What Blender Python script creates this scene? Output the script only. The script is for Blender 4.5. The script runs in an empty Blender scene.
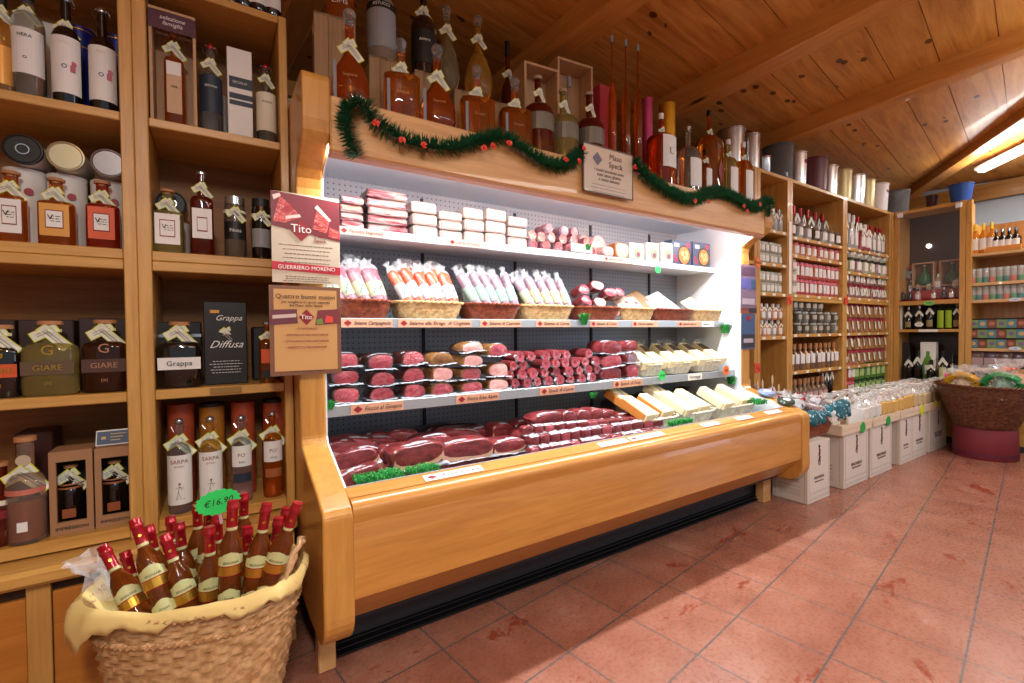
import bpy, math, random
from mathutils import Vector, Matrix, noise
R = random.Random(7)
PI = math.pi
S = bpy.context.scene
COL = S.collection
# ---------------- camera, world, lights, exposure ----------------
FPX, YAW, PIT, ROL, CH = 459.34, .9979, -.0199, .0096, 1.2
_F = Vector((math.cos(YAW), math.sin(YAW), 0)); _R = Vector((math.sin(YAW), -math.cos(YAW), 0)); _Z = Vector((0, 0, 1))
FW = _F*math.cos(PIT) + _Z*math.sin(PIT); UP = _Z*math.cos(PIT) - _F*math.sin(PIT)
CX = _R*math.cos(ROL) - UP*math.sin(ROL); CY = _R*math.sin(ROL) + UP*math.cos(ROL)
def ray(px, py):
    return FW + CX*((px-512)/FPX) - CY*((py-341.5)/FPX)
def at(px, py, Y):                      # point of the vertical plane at depth Y seen at a pixel of the photograph
    r = ray(px, py); t = Y/r.y
    return Vector((t*r.x, Y, CH+t*r.z))
def atx(px, py, X):
    r = ray(px, py); t = X/r.x
    return Vector((X, t*r.y, CH+t*r.z))
cam = bpy.data.cameras.new('camera'); co = bpy.data.objects.new('camera', cam); COL.objects.link(co)
cam.lens = FPX*36/1024; cam.sensor_width = 36; cam.clip_start = .05
co.matrix_world = Matrix((( CX.x, CY.x, -FW.x, 0), (CX.y, CY.y, -FW.y, 0), (CX.z, CY.z, -FW.z, CH), (0, 0, 0, 1)))
S.camera = co
S.view_settings.view_transform = 'Standard'; S.view_settings.look = 'None'
S.view_settings.exposure = 0.08; S.view_settings.gamma = 1; S.view_settings.use_curve_mapping = False
W = bpy.data.worlds.new('world'); S.world = W; W.use_nodes = True
W.node_tree.nodes['Background'].inputs[0].default_value = (.86, .92, 1, 1)
W.node_tree.nodes['Background'].inputs[1].default_value = .46
def area(name, loc, rot, sx, sy, power, col):
    l = bpy.data.lights.new(name, 'AREA'); l.shape = 'RECTANGLE'; l.size = sx; l.size_y = sy; l.energy = power; l.color = col
    o = bpy.data.objects.new(name, l); COL.objects.link(o); o.location = loc; o.rotation_euler = rot
    return o
area('case_tube_light', (1.775, 1.80, 1.862), (-.5, 0, 0), 2.8, .05, 68, (.9, .95, 1))
for nm, loc, rz, L, pw, col in (('ceiling_tube_light', (6.75, .9, 2.93), 1.0, 1.5, 26, (1, .985, .96)), ('shop_tube_light', (2.2, -.9, 2.85), .14, 3.0, 38, (1, .98, .94)), ('shop_tube_light', (-.1, -1.2, 2.75), 1.71, 1.5, 86, (1, .98, .94)), ('shop_tube_light', (4.9, .1, 2.95), .14, 1.5, 36, (1, .985, .95))):
    area(nm, loc, (0, 0, rz), L, .12, pw, col)
    area(nm+'_upward', (loc[0], loc[1], loc[2]-.06), (PI, 0, rz), L, .12, pw*.75, col)          # a bare tube also lights the boards above it
area('window_daylight', (8.0, -2.6, 1.5), (PI/2, 0, 1.15), 2.0, 1.6, 45, (.62, .74, 1))

# ---------------- mesh helpers ----------------
def hx(h):
    c = [int(h[i:i+2], 16)/255 for i in (0, 2, 4)]
    return tuple((x/12.92 if x <= .04045 else ((x+.055)/1.055)**2.4) for x in c) + (1,)
class MB:
    def __init__(s): s.v = []; s.f = []; s.m = []; s.k = 0
    def add(s, vs, fs):
        n = len(s.v); s.v += [tuple(p) for p in vs]
        for f in fs: s.f.append([i+n for i in f]); s.m.append(s.k)
        return n
    def box(s, x0, y0, z0, x1, y1, z1, M=None):
        vs = [Vector((x, y, z)) for z in (z0, z1) for x, y in ((x0, y0), (x1, y0), (x1, y1), (x0, y1))]
        if M: vs = [M @ p for p in vs]
        s.add(vs, [(3, 2, 1, 0), (4, 5, 6, 7), (0, 1, 5, 4), (1, 2, 6, 5), (2, 3, 7, 6), (3, 0, 4, 7)]); return s
    def quad(s, a, b, c, d): s.add([a, b, c, d], [(0, 1, 2, 3)]); return s
    def lathe(s, prof, n=16, M=None, sec=None, caps=True, a0=0, a1=2*PI):
        full = abs(a1-a0-2*PI) < 1e-6; cnt = n if full else n+1; vs = []
        for r, z in prof:
            for i in range(cnt):
                a = a0+(a1-a0)*i/n; cx, cy = math.cos(a), math.sin(a)
                if sec:
                    e, ax, ay = sec; q = (abs(cx)**e+abs(cy)**e)**(-1/e); p = Vector((r*ax*cx*q, r*ay*cy*q, z))
                else: p = Vector((r*cx, r*cy, z))
                vs.append(M @ p if M else p)
        fs = []
        for j in range(len(prof)-1):
            for i in range(n):
                k = (i+1) % cnt
                fs.append((j*cnt+i, j*cnt+k, (j+1)*cnt+k, (j+1)*cnt+i))
        if caps and full:
            if prof[0][0] > 1e-5: fs.append(tuple(range(cnt))[::-1])
            if prof[-1][0] > 1e-5: fs.append(tuple((len(prof)-1)*cnt+i for i in range(cnt)))
        s.add(vs, fs); return s
    def prism(s, poly, a, b, ax='x'):                       # poly in the two other axes, extruded from a to b
        def P(u, v, w): return {'x': (w, u, v), 'y': (u, w, v), 'z': (u, v, w)}[ax]
        n = len(poly); vs = [P(u, v, a) for u, v in poly] + [P(u, v, b) for u, v in poly]
        fs = [(i, (i+1) % n, (i+1) % n+n, i+n) for i in range(n)] + [tuple(range(n))[::-1], tuple(range(n, 2*n))]
        s.add(vs, fs); return s
    def tube(s, path, r, n=6, close=False):
        P = [Vector(p) for p in path]; m = len(P); vs = []
        for i, p in enumerate(P):
            d = (P[(i+1) % m]-P[i-1]) if close else (P[min(i+1, m-1)]-P[max(i-1, 0)])
            d.normalize(); a = d.cross(Vector((.13, .31, .94))).normalized(); b = d.cross(a); rr = r[i] if isinstance(r, (list, tuple)) else r
            for j in range(n): t = 2*PI*j/n; vs.append(p+(a*math.cos(t)+b*math.sin(t))*rr)
        fs = [(i*n+j, i*n+(j+1) % n, ((i+1) % m)*n+(j+1) % n, ((i+1) % m)*n+j) for i in range(m if close else m-1) for j in range(n)]
        if not close: fs += [tuple(range(n))[::-1], tuple((m-1)*n+j for j in range(n))]
        s.add(vs, fs); return s
    def ball(s, c, r, n=8, M=None):
        pr = [(max(1e-6, math.sin(PI*i/n))*r, -math.cos(PI*i/n)*r) for i in range(n+1)]
        return s.lathe(pr, n+2, Matrix.Translation(c) @ (M or Matrix()))
    def mesh(s, name, mats, flat=False, ang=.7):
        me = bpy.data.meshes.new(name); me.from_pydata(s.v, [], s.f)
        if not isinstance(mats, (list, tuple)): mats = [mats]
        for m in mats: me.materials.append(m)
        me.polygons.foreach_set('material_index', s.m)
        if not flat:
            me.polygons.foreach_set('use_smooth', [True]*len(s.f)); me.update(); me.set_sharp_from_angle(angle=ang)
        me.update(); return me
def rbox(mb, x0, y0, z0, x1, y1, z1, b=.006, M=None):       # box with chamfered edges
    xs, ys, zs = (x0, x1), (y0, y1), (z0, z1); V = {}; vs = []
    for i in (0, 1):
        for j in (0, 1):
            for k in (0, 1):
                c = (xs[i], ys[j], zs[k]); g = (1 if i == 0 else -1, 1 if j == 0 else -1, 1 if k == 0 else -1)
                for a in range(3):
                    p = Vector(c)
                    for q in range(3):
                        if q != a: p[q] += g[q]*b
                    V[i, j, k, a] = len(vs); vs.append(M @ p if M else p)
    f = []
    for a in range(3):
        for s_ in (0, 1):
            o = [q for q in range(3) if q != a]; L = []
            for u, v in ((0, 0), (1, 0), (1, 1), (0, 1)):
                id_ = [0, 0, 0]; id_[a] = s_; id_[o[0]] = u; id_[o[1]] = v; L.append(V[id_[0], id_[1], id_[2], a])
            if (s_ == 0) != (a == 1): L = L[::-1]
            f.append(tuple(L))
    for a in range(3):                                      # edges along a
        o = [q for q in range(3) if q != a]
        for u in (0, 1):
            for v in (0, 1):
                def K(t, axis):
                    i_ = [0, 0, 0]; i_[a] = t; i_[o[0]] = u; i_[o[1]] = v; return V[i_[0], i_[1], i_[2], axis]
                f.append((K(0, o[0]), K(1, o[0]), K(1, o[1]), K(0, o[1])))
    for i in (0, 1):
        for j in (0, 1):
            for k in (0, 1): f.append((V[i, j, k, 0], V[i, j, k, 1], V[i, j, k, 2]))
    mb.add(vs, f); return mb
def fixn(me):
    import bmesh
    b = bmesh.new(); b.from_mesh(me); bmesh.ops.recalc_face_normals(b, faces=b.faces); b.to_mesh(me); b.free(); return me
def ob(name, me, parent=None, loc=None, rot=None, label=None):
    o = bpy.data.objects.new(name, me); COL.objects.link(o)
    if parent: o.parent = parent
    if loc is not None: o.location = loc
    if rot is not None: o.rotation_euler = rot
    if label: o['label'] = label
    return o
DROP = [' with red cloth lid', ' and tag', ' vacuum packed', ' small', ' wicker', ' white labelled', ' with clear lid', ' with price tag', ' black', ' long', ' on top of case', ' thin', ' square', ' pale', ' cut']
def tag(o, label, cat, group=None):
    label = label.replace(' from the ', ' from ')
    for w_ in (' the ', ' of the ', ' a '):
        while len(label.split()) > 16 and w_ in label[8:]: i_ = label.rindex(w_); label = label[:i_]+(' of ' if w_ == ' of the ' else ' ')+label[i_+len(w_):]
    for w_ in DROP:
        if len(label.split()) > 16: label = label.replace(w_, '')
    for w_ in (' in the lower tier', ' in lower tier', ' in upper tier'):
        if len(label.split()) > 16: label = label.replace(w_, w_.replace(' in the ', ', ').replace(' in ', ', '))
    if len(label.split()) > 16: label = label.replace(' shelf of narrow right bay', ' shelf, narrow bay').replace(' with pink cloth lid', ' with cloth lid').replace(' on third shelf, middle bay', ' on middle bay third shelf')
    label = label.replace(' shelf, middle bay', ' shelf').replace(' in the third tier of fourth shelf', ', third tier') if len(label.split()) > 16 else label
    o['label'] = label; o['category'] = cat
    if group: o['group'] = group
    return o
def empty(name, loc, label, cat, group=None, rz=0):
    o = bpy.data.objects.new(name, None); COL.objects.link(o); o.location = loc; o.rotation_euler = (0, 0, rz); o.empty_display_size = .05
    return tag(o, label, cat, group)
def struct(name, me, loc=None): o = ob(name, me, None, loc); o['kind'] = 'structure'; return o
# a kit is a list of (part name, mesh, [sub-parts], (x,y,z)); place() makes a thing of it with its own objects sharing meshes
def place(kit, name, label, cat, group=None, loc=(0, 0, 0), rot=(0, 0, 0), sc=1):
    if len(kit) == 1:
        o = tag(ob(name, kit[0][1], None, loc, rot), label, cat, group); o.scale = (sc,)*3 if not isinstance(sc, tuple) else sc; r = o; sub = kit[0][2] if len(kit[0]) > 2 else []
    else:
        r = empty(name, loc, label, cat, group); r.rotation_euler = rot; r.scale = (sc,)*3 if not isinstance(sc, tuple) else sc; sub = kit
    for p in sub:
        c = ob(p[0], p[1], r)
        for q in (p[2] if len(p) > 2 else []): ob(q[0], q[1], c)
    return r
ORD = 'zeroth first second third fourth fifth sixth seventh eighth ninth tenth eleventh twelfth thirteenth fourteenth fifteenth sixteenth seventeenth eighteenth nineteenth twentieth'.split()
def nth(i, n, side='left'):
    if n == 1: return ''
    if i == 0: return 'leftmost'
    if i == n-1: return 'rightmost'
    if i < n/2: return ORD[i+1]+' from the left'
    return ORD[n-i]+' from the right'
# ---------------- materials ----------------
def mat(name, col, rough=.5, metal=0, trans=0, ior=1.45, coat=0, emit=None, es=0, alpha=1, spec=.5):
    if name in bpy.data.materials: return bpy.data.materials[name]
    m = bpy.data.materials.new(name); m.use_nodes = True; b = m.node_tree.nodes['Principled BSDF']
    if isinstance(col, str): col = hx(col)
    b.inputs['Base Color'].default_value = col; b.inputs['Roughness'].default_value = rough; b.inputs['Metallic'].default_value = metal
    b.inputs['Transmission Weight'].default_value = trans; b.inputs['IOR'].default_value = ior; b.inputs['Coat Weight'].default_value = coat
    b.inputs['Specular IOR Level'].default_value = spec; b.inputs['Alpha'].default_value = alpha
    if emit: b.inputs['Emission Color'].default_value = hx(emit); b.inputs['Emission Strength'].default_value = es
    return m
class NT:
    def __init__(s, m): s.t = m.node_tree; s.b = s.t.nodes['Principled BSDF']; s.l = s.t.links
    def n(s, typ, **kw):
        x = s.t.nodes.new(typ)
        for k, v in kw.items():
            if k.startswith('i_'):
                key = k[2:]; key = int(key) if key.isdigit() else key.replace('_', ' '); x.inputs[key].default_value = v
            else: setattr(x, k, v)
        return x
    def c(s, a, b): s.l.new(a, b)
    def math(s, op, a, b=None, c=None):
        x = s.t.nodes.new('ShaderNodeMath'); x.operation = op
        for i, v in enumerate((a, b, c)):
            if v is None: continue
            if isinstance(v, (int, float)): x.inputs[i].default_value = v
            else: s.c(v, x.inputs[i])
        return x.outputs[0]
    def ramp(s, fac, stops):
        r = s.t.nodes.new('ShaderNodeValToRGB'); e = r.color_ramp.elements
        while len(e) < len(stops): e.new(.5)
        for el, (p, c) in zip(e, stops): el.position = p; el.color = hx(c) if isinstance(c, str) else c
        s.c(fac, r.inputs[0]); return r.outputs[0]
    def mix(s, fac, a, b, mode='MIX'):
        x = s.t.nodes.new('ShaderNodeMix'); x.data_type = 'RGBA'; x.blend_type = mode
        for sock, v in ((x.inputs[0], fac), (x.inputs[6], a), (x.inputs[7], b)):
            if isinstance(v, (int, float)): sock.default_value = v
            elif isinstance(v, str): sock.default_value = hx(v)
            elif isinstance(v, tuple): sock.default_value = v
            else: s.c(v, sock)
        return x.outputs[2]
    def co(s, scale=(1, 1, 1), rot=(0, 0, 0)):
        t = s.n('ShaderNodeTexCoord'); m = s.n('ShaderNodeMapping'); m.inputs['Scale'].default_value = scale; m.inputs['Rotation'].default_value = rot
        s.c(t.outputs['Object'], m.inputs[0]); return m.outputs[0]
    def noise(s, vec, scale, detail=4, rough=.6, dist=0):
        x = s.n('ShaderNodeTexNoise'); s.c(vec, x.inputs['Vector']); x.inputs['Scale'].default_value = scale; x.inputs['Detail'].default_value = detail
        x.inputs['Roughness'].default_value = rough; x.inputs['Distortion'].default_value = dist; return x.outputs['Fac']
    def bump(s, h, st=.3, d=.01):
        x = s.n('ShaderNodeBump'); x.inputs['Strength'].default_value = st; x.inputs['Distance'].default_value = d; s.c(h, x.inputs['Height']); s.c(x.outputs[0], s.b.inputs['Normal'])
def wood(name, c1, c2, ax='x', rough=.38, knots=False, gs=1, coat=.15):
    m = mat(name, c1, rough, coat=coat); t = NT(m)
    sc = {'x': (1, 14, 14), 'z': (14, 14, 1), 'y': (14, 1, 14)}[ax]
    v = t.co(sc); n1 = t.noise(v, 2.2*gs, 5, .65, .4); n2 = t.noise(v, 9*gs, 3, .6)
    f = t.math('ADD', t.math('MULTIPLY', n1, .75), t.math('MULTIPLY', n2, .25))
    c = t.ramp(f, [(.3, c2), (.68, c1)])
    if knots:
        vv = t.co({'x': (1.3, 4, 4), 'z': (4, 4, 1.3), 'y': (4, 1.3, 4)}[ax]); vo = t.n('ShaderNodeTexVoronoi'); t.c(vv, vo.inputs['Vector']); vo.inputs['Scale'].default_value = knots
        k = t.ramp(vo.outputs['Distance'], [(.035, (1, 1, 1, 1)), (.085, (0, 0, 0, 1))]); c = t.mix(k, c, '3a1604')
    t.c(c, t.b.inputs['Base Color']); t.bump(f, .12, .004); return m
OAK_X = wood('oak_along_x', 'd0a056', 'ae7c38', 'x'); OAK_Z = wood('oak_upright', 'd0a058', 'ac7a3a', 'z'); OAK_Y = wood('oak_along_y', 'cc9c54', 'aa7838', 'y')
CASE_X = wood('case_wood_x', 'c88c42', 'ac702e', 'x', .3, coat=.3); CASE_Z = wood('case_wood_z', 'cc9448', 'b07834', 'z', .3, coat=.3)
PALE_X = wood('pale_oak_x', 'dcab72', 'c08a50', 'x'); BACKW = wood('shelf_back_wood', 'a06a30', '7c4c1c', 'x', .55, coat=0)
PINE_X = wood('pine_panel', 'c07c30', 'a8641f', 'x', .4, knots=1.6)
BEAM = wood('rafter_wood', 'd29248', 'b87632', 'y', .35, knots=.7); CRATE = wood('crate_wood', 'a88660', '8a6844', 'z', .6, coat=0); CRATEL = wood('light_crate_wood', 'c9a27a', 'ae855c', 'z', .6, coat=0)
def ceil_mat():
    m = mat('ceiling_pine', 'b4702c', .42, coat=.06); t = NT(m)
    tc = t.n('ShaderNodeTexCoord'); sp = t.n('ShaderNodeSeparateXYZ'); t.c(tc.outputs['Object'], sp.inputs[0])
    at_ = t.n('ShaderNodeAttribute'); at_.attribute_name = 'board'
    cb = t.n('ShaderNodeCombineXYZ'); t.c(t.math('ADD', sp.outputs[0], t.math('MULTIPLY', at_.outputs['Fac'], 7.3)), cb.inputs[0]); t.c(t.math('MULTIPLY', sp.outputs[1], 11), cb.inputs[1]); t.c(t.math('MULTIPLY', at_.outputs['Fac'], 3.1), cb.inputs[2])
    n1 = t.noise(cb.outputs[0], 1.3, 4, .6, 1.1); n2 = t.noise(cb.outputs[0], 7, 3)
    f = t.math('ADD', t.math('MULTIPLY', n1, .8), t.math('MULTIPLY', n2, .2))
    c = t.ramp(f, [(.32, 'ac6c28'), (.5, 'd08e40'), (.68, 'e2a454')])
    tone = t.math('FRACT', t.math('MULTIPLY', at_.outputs['Fac'], 5.77))
    c = t.mix(t.math('MULTIPLY', tone, .35), c, '8a4c1c')
    # knots come in short rows across a board
    cb2 = t.n('ShaderNodeCombineXYZ'); t.c(t.math('ADD', t.math('MULTIPLY', sp.outputs[0], 5), t.math('MULTIPLY', at_.outputs['Fac'], 2.7)), cb2.inputs[0]); t.c(t.math('MULTIPLY', sp.outputs[1], 9), cb2.inputs[1])
    vo = t.n('ShaderNodeTexVoronoi'); vo.voronoi_dimensions = '2D'; t.c(cb2.outputs[0], vo.inputs['Vector']); vo.inputs['Scale'].default_value = 1.0; vo.inputs['Randomness'].default_value = .75
    vr = t.n('ShaderNodeTexVoronoi'); vr.voronoi_dimensions = '2D'; t.c(cb2.outputs[0], vr.inputs['Vector']); vr.inputs['Scale'].default_value = .23
    k = t.math('MULTIPLY', t.math('LESS_THAN', vo.outputs['Distance'], .17), t.math('GREATER_THAN', t.noise(cb2.outputs[0], .35, 1), .60))
    c = t.mix(t.math('MULTIPLY', k, .85), c, '381402')
    t.c(c, t.b.inputs['Base Color']); t.bump(f, .08, .003); return m
CEIL = ceil_mat()
def tile_mat():
    m = mat('terracotta_tiles', 'a8583c', .28, coat=.1); t = NT(m)
    tc = t.n('ShaderNodeTexCoord'); sp = t.n('ShaderNodeSeparateXYZ'); t.c(tc.outputs['Object'], sp.inputs[0])
    u = t.math('DIVIDE', t.math('SUBTRACT', sp.outputs[0], .244), .3425); v = t.math('DIVIDE', t.math('SUBTRACT', sp.outputs[1], .157), .3285)
    fu = t.math('ABSOLUTE', t.math('SUBTRACT', t.math('FRACT', u), .5)); fv = t.math('ABSOLUTE', t.math('SUBTRACT', t.math('FRACT', v), .5))
    g = t.math('MAXIMUM', t.math('GREATER_THAN', fu, .4905), t.math('GREATER_THAN', fv, .4895))
    wn = t.n('ShaderNodeTexWhiteNoise'); cb = t.n('ShaderNodeCombineXYZ'); t.c(t.math('FLOOR', u), cb.inputs[0]); t.c(t.math('FLOOR', v), cb.inputs[1]); t.c(cb.outputs[0], wn.inputs[0])
    n = t.noise(tc.outputs['Object'], 5, 6, .65); n2 = t.noise(tc.outputs['Object'], 60, 3, .7)
    c = t.ramp(t.math('ADD', t.math('MULTIPLY', n, .7), t.math('MULTIPLY', n2, .3)), [(.3, '7e4836'), (.55, '9c6854'), (.75, 'ae8272')])
    c = t.mix(t.math('MULTIPLY', wn.outputs[0], .3), c, '86503f')
    st = t.math('MULTIPLY', t.math('GREATER_THAN', t.noise(t.co((1, 2.2, 1)), 2.6, 8, .75, .6), .61), .78)      # worn stains
    c = t.mix(st, c, '7e2c12')
    c = t.mix(g, c, '57504e')
    t.c(c, t.b.inputs['Base Color']); t.c(t.math('ADD', t.math('MULTIPLY', n2, .25), .16), t.b.inputs['Roughness'])
    t.bump(t.math('ADD', t.math('MULTIPLY', g, -1), t.math('MULTIPLY', n2, .12)), .35, .003); return m
TILE = tile_mat()
def perf_mat():
    m = mat('perforated_steel', 'aab2bd', .4, .1); t = NT(m); tc = t.n('ShaderNodeTexCoord'); sp = t.n('ShaderNodeSeparateXYZ'); t.c(tc.outputs['Object'], sp.inputs[0])
    q = []
    for ax in (0, 2): q.append(t.math('POWER', t.math('SUBTRACT', t.math('FRACT', t.math('MULTIPLY', sp.outputs[ax], 36)), .5), 2))
    h = t.math('LESS_THAN', t.math('ADD', q[0], q[1]), .025); t.c(t.mix(h, 'a2a7af', '5c6068'), t.b.inputs['Base Color']); return m
PERF = perf_mat()
WHITE = mat('white_enamel', 'e4e9ee', .35); GREYM = mat('grey_enamel', 'aeb4b8', .35, .2); RAIL = mat('rail_aluminium', 'a9aeb0', .35, .5); DARK = mat('dark_kick_plate', '2c2a2e', .6); BLACK = mat('black_rubber', '0c0c0d', .5)
PAPER = mat('cream_paper', 'd8cdb4', .7); WPAPER = mat('white_paper', 'e8e6df', .65); INK = mat('dark_ink', '2a1a16', .7); RED_INK = mat('dark_red_ink', '7c1820', .6); YEL = mat('yellow_edge', 'd6da3c', .6)
def liquid(name, c, tr=.82, ro=.04): return mat(name, c, ro, trans=tr, ior=1.38)
AMBER = liquid('amber_spirit', 'dc7822', .86, .02); GOLD = liquid('golden_spirit', 'e6ae4a', .82, .02); CLEAR = liquid('clear_glass', 'e6ecea', .95); DKRED = liquid('dark_red_spirit', '7a2412', .7); BROWN = liquid('brown_glass', '4a2410', .6)
DKGLASS = mat('near_black_glass', '120c0b', .06, coat=.5); REDLIQ = liquid('red_spirit', 'c23a14', .75); OLIVE = liquid('pale_gold_spirit', 'c8b46a'); GREENL = liquid('green_spirit', '1f6a3c', .5)
CORK = mat('cork', 'b07a50', .7); STOP = liquid('crystal_stopper', 'dfe4e6', .9); SILV = mat('silver_foil', 'b8bcc0', .22, .9); GOLDF = mat('gold_foil', 'c79a3c', .28, .85); REDCAP = mat('red_foil', 'a01420', .25, .35, coat=.4); MAROON = mat('maroon_foil', '6e1420', .35, .3)
CREAMLAB = mat('cream_label', 'd9d3bd', .6); WLAB = mat('white_label', 'e0deda', .6); GREYLAB = mat('frosted_grey_label', '8d8f92', .5); ORLAB = mat('orange_label', 'd0562a', .5); GOLDLAB = mat('gold_label', 'c58a3e', .4, .4); NAVYLAB = mat('navy_label', '24303f', .5); BLKLAB = mat('black_label', '15130f', .5)
BLUETIN = mat('blue_tin', '1b2c86', .3, .3); PINKTIN = mat('pink_tin', 'c04a7a', .3, .5); GOLDTIN = mat('gold_tin', 'd9a62a', .28, .7); ORTUBE = mat('orange_tube', 'a8452a', .4); OCTUBE = mat('ochre_tube', 'a86a22', .4)
DKBOX = mat('dark_brown_card', '3a2620', .55); BLKBOX = mat('black_card', '1a1716', .5); KRAFT = mat('kraft_card', '9c7350', .65); NAVYC = mat('navy_card', '3c4a66', .5); WCARD = mat('white_card', 'e2e0da', .55)
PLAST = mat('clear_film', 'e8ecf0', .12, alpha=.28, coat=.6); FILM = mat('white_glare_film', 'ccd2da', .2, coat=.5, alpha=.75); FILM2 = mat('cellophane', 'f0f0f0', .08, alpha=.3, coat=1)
GREEN = mat('plastic_grass', '2c9440', .5); DKGREEN = mat('garland_needles', '1d5e3a', .55); BERRY = mat('red_bow', 'd8321a', .4)
STICK_G = mat('green_price_card', '2fd062', .5); STICK_O = mat('orange_price_card', 'f0742a', .5); STICK_R = mat('red_price_card', 'e04428', .5); STICK_Y = mat('yellow_price_card', 'd8e030', .5)
STEEL = mat('brushed_steel', 'c9ccd0', .25, .95); BURG = mat('burgundy_plastic', '5c1c26', .35); BLUEP = mat('blue_plastic', '1f4da0', .4); TEAL = mat('teal_fabric', '1b5a66', .8); YCLOTH = mat('yellow_cloth', 'e6cc84', .85)
def meat(name, a, b, fat, fs=.6, rough=.3):
    m = mat(name, a, rough, coat=.45); t = NT(m); v = t.co((1, 1, 2.2)); oi = t.n('ShaderNodeObjectInfo')
    add = t.n('ShaderNodeVectorMath'); add.operation = 'ADD'; t.c(v, add.inputs[0]); cb = t.n('ShaderNodeCombineXYZ'); t.c(t.math('MULTIPLY', oi.outputs['Random'], 9), cb.inputs[0]); t.c(cb.outputs[0], add.inputs[1])
    n = t.noise(add.outputs[0], 14, 4, .6, .8); c = t.ramp(n, [(.35, a), (.62, b)])
    w = t.noise(add.outputs[0], 20, 3, .55, 1.6); k = t.ramp(t.math('ABSOLUTE', t.math('SUBTRACT', w, .5)), [(.008, (fs, fs, fs, 1)), (.03, (0, 0, 0, 1))])
    c = t.mix(k, c, fat); c = t.mix(t.math('MULTIPLY', oi.outputs['Random'], .22), c, a); t.c(c, t.b.inputs['Base Color']); t.bump(n, .4, .006); return m
SPECK = meat('speck_meat', '5c1c20', '8c3436', 'b87470', .25); FIOC = meat('fiocco_meat', '8c2c3a', 'b4505c', 'dca0a0', .4); SALC = meat('salami_cut', '9c2c3c', 'be5660', 'e8c4c0', .7); SPICE = meat('spiced_crust', '6a4626', '97683c', '4a2a14', .5); CASING = meat('salami_casing', '8c4c5a', 'b07480', 'd8bcc0', .3, .4); ORCAS = meat('orange_casing', 'b84420', 'd0623a', 'dc8c68', .3, .4); SMOKE = meat('smoked_crust', '3c1a16', '5e2c24', '2a1210', .5); HAM = meat('pink_ham', 'd8908c', 'e6b4ae', 'f4e0da', .6)
def streak(name):
    m = mat(name, 'f0e2dc', .25, coat=.6); t = NT(m); oi = t.n('ShaderNodeObjectInfo'); v = t.co((2.5, 1, 22)); ad = t.n('ShaderNodeVectorMath'); t.c(v, ad.inputs[0]); cb = t.n('ShaderNodeCombineXYZ'); t.c(t.math('MULTIPLY', oi.outputs['Random'], 20), cb.inputs[2]); t.c(cb.outputs[0], ad.inputs[1])
    n = t.noise(ad.outputs[0], 2.2, 3, .5, .5); t.c(t.ramp(n, [(.40, 'dcc8c0'), (.5, 'c4868a'), (.60, '9c4454')]), t.b.inputs['Base Color']); return m
PANC = streak('streaky_bacon'); LARDO = mat('lardo_fat', 'd8c8c0', .25, coat=.6)
FATM = mat('fat_rim', 'd3a488', .35, coat=.5); CHEESE = mat('cheese_paste', 'ecdcae', .45); RIND = mat('cheese_rind', 'c07a34', .5)
def wick(name, a, b):
    m = mat(name, a, .5); t = NT(m); n = t.noise(t.co((1, 1, 1)), 40, 3); t.c(t.ramp(n, [(.35, b), (.65, a)]), t.b.inputs['Base Color']); return m
W_LT = wick('light_wicker', 'dcb884', 'b48a54'); W_RD = wick('red_brown_wicker', '94492a', '6a2c16'); W_DK = wick('dark_brown_wicker', '6e4026', '452210'); W_WH = wick('white_wicker', 'dcd3bc', 'b8ab90'); W_BG = wick('tan_wicker', 'd2a878', 'a67a4c')
# ---------------- lettering ----------------
_tc = {}
def text(s, size, m, wrap=0, align='CENTER', thick=.0004, shear=0):
    key = (s, round(size, 4), m.name, wrap, align)
    if key in _tc: return _tc[key]
    c = bpy.data.curves.new('lettering', 'FONT'); c.body = s; c.size = size; c.align_x = align; c.align_y = 'CENTER'; c.extrude = thick; c.resolution_u = 2; c.shear = shear; c.space_line = .95
    o = bpy.data.objects.new('lettering', c); COL.objects.link(o); bpy.context.view_layer.update()
    me = bpy.data.meshes.new_from_object(o); bpy.data.objects.remove(o)
    for v in me.vertices:
        x, y, z = v.co
        if wrap: a = x/wrap; v.co = (math.sin(a)*(wrap+z), -math.cos(a)*(wrap+z), y)
        else: v.co = (x, -z, y)
    me.materials.clear(); me.materials.append(m); me.update(); _tc[key] = me; return me
def shift(me, d):
    m = me.copy(); m.transform(Matrix.Translation(d)); return m
def lines(n, w, m, gap=.006, seed=0):                       # small unreadable print: ragged rows of ink
    r = random.Random(seed); b = MB()
    for i in range(n):
        x = -w*r.uniform(.75, 1)/2; e = -x
        while x < e:
            l = r.uniform(.004, .012); b.box(x, -.0005, -i*gap-.001, min(x+l, e), 0, -i*gap+.001); x += l+.003
    return b.mesh('small_print', m, True)
# ---------------- the room ----------------
TH = .1477; ct, st = math.cos(TH), math.sin(TH)
def uv2(u, v): return (ct*u-st*v, st*u+ct*v)
b = MB(); b.add([(-4, -6, -.02), (12, -6, -.02), (12, 5, -.02), (-4, 5, -.02), (-4, -6, 0), (12, -6, 0), (12, 5, 0), (-4, 5, 0)], [(3, 2, 1, 0), (4, 5, 6, 7), (0, 1, 5, 4), (1, 2, 6, 5), (2, 3, 7, 6), (3, 0, 4, 7)])
o = struct('floor', b.mesh('floor', TILE, True)); o.rotation_euler = (0, 0, TH)
WALLM = mat('warm_wall', 'b89870', .8); WALLB = mat('pale_blue_wall', 'bccad6', .7)
b = MB().box(-2.6, 3.7, 0, 8.1, 3.8, 3.3); struct('wall_back', b.mesh('wall', WALLM, True))
b = MB().box(-2.7, -5, 0, -2.61, 3.79, 3.4); struct('wall_left', b.mesh('wall', WALLM, True))
b = MB().box(8.12, -5, 0, 8.22, 3.79, 3.3); struct('wall_right', b.mesh('wall', WALLB, True))
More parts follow.
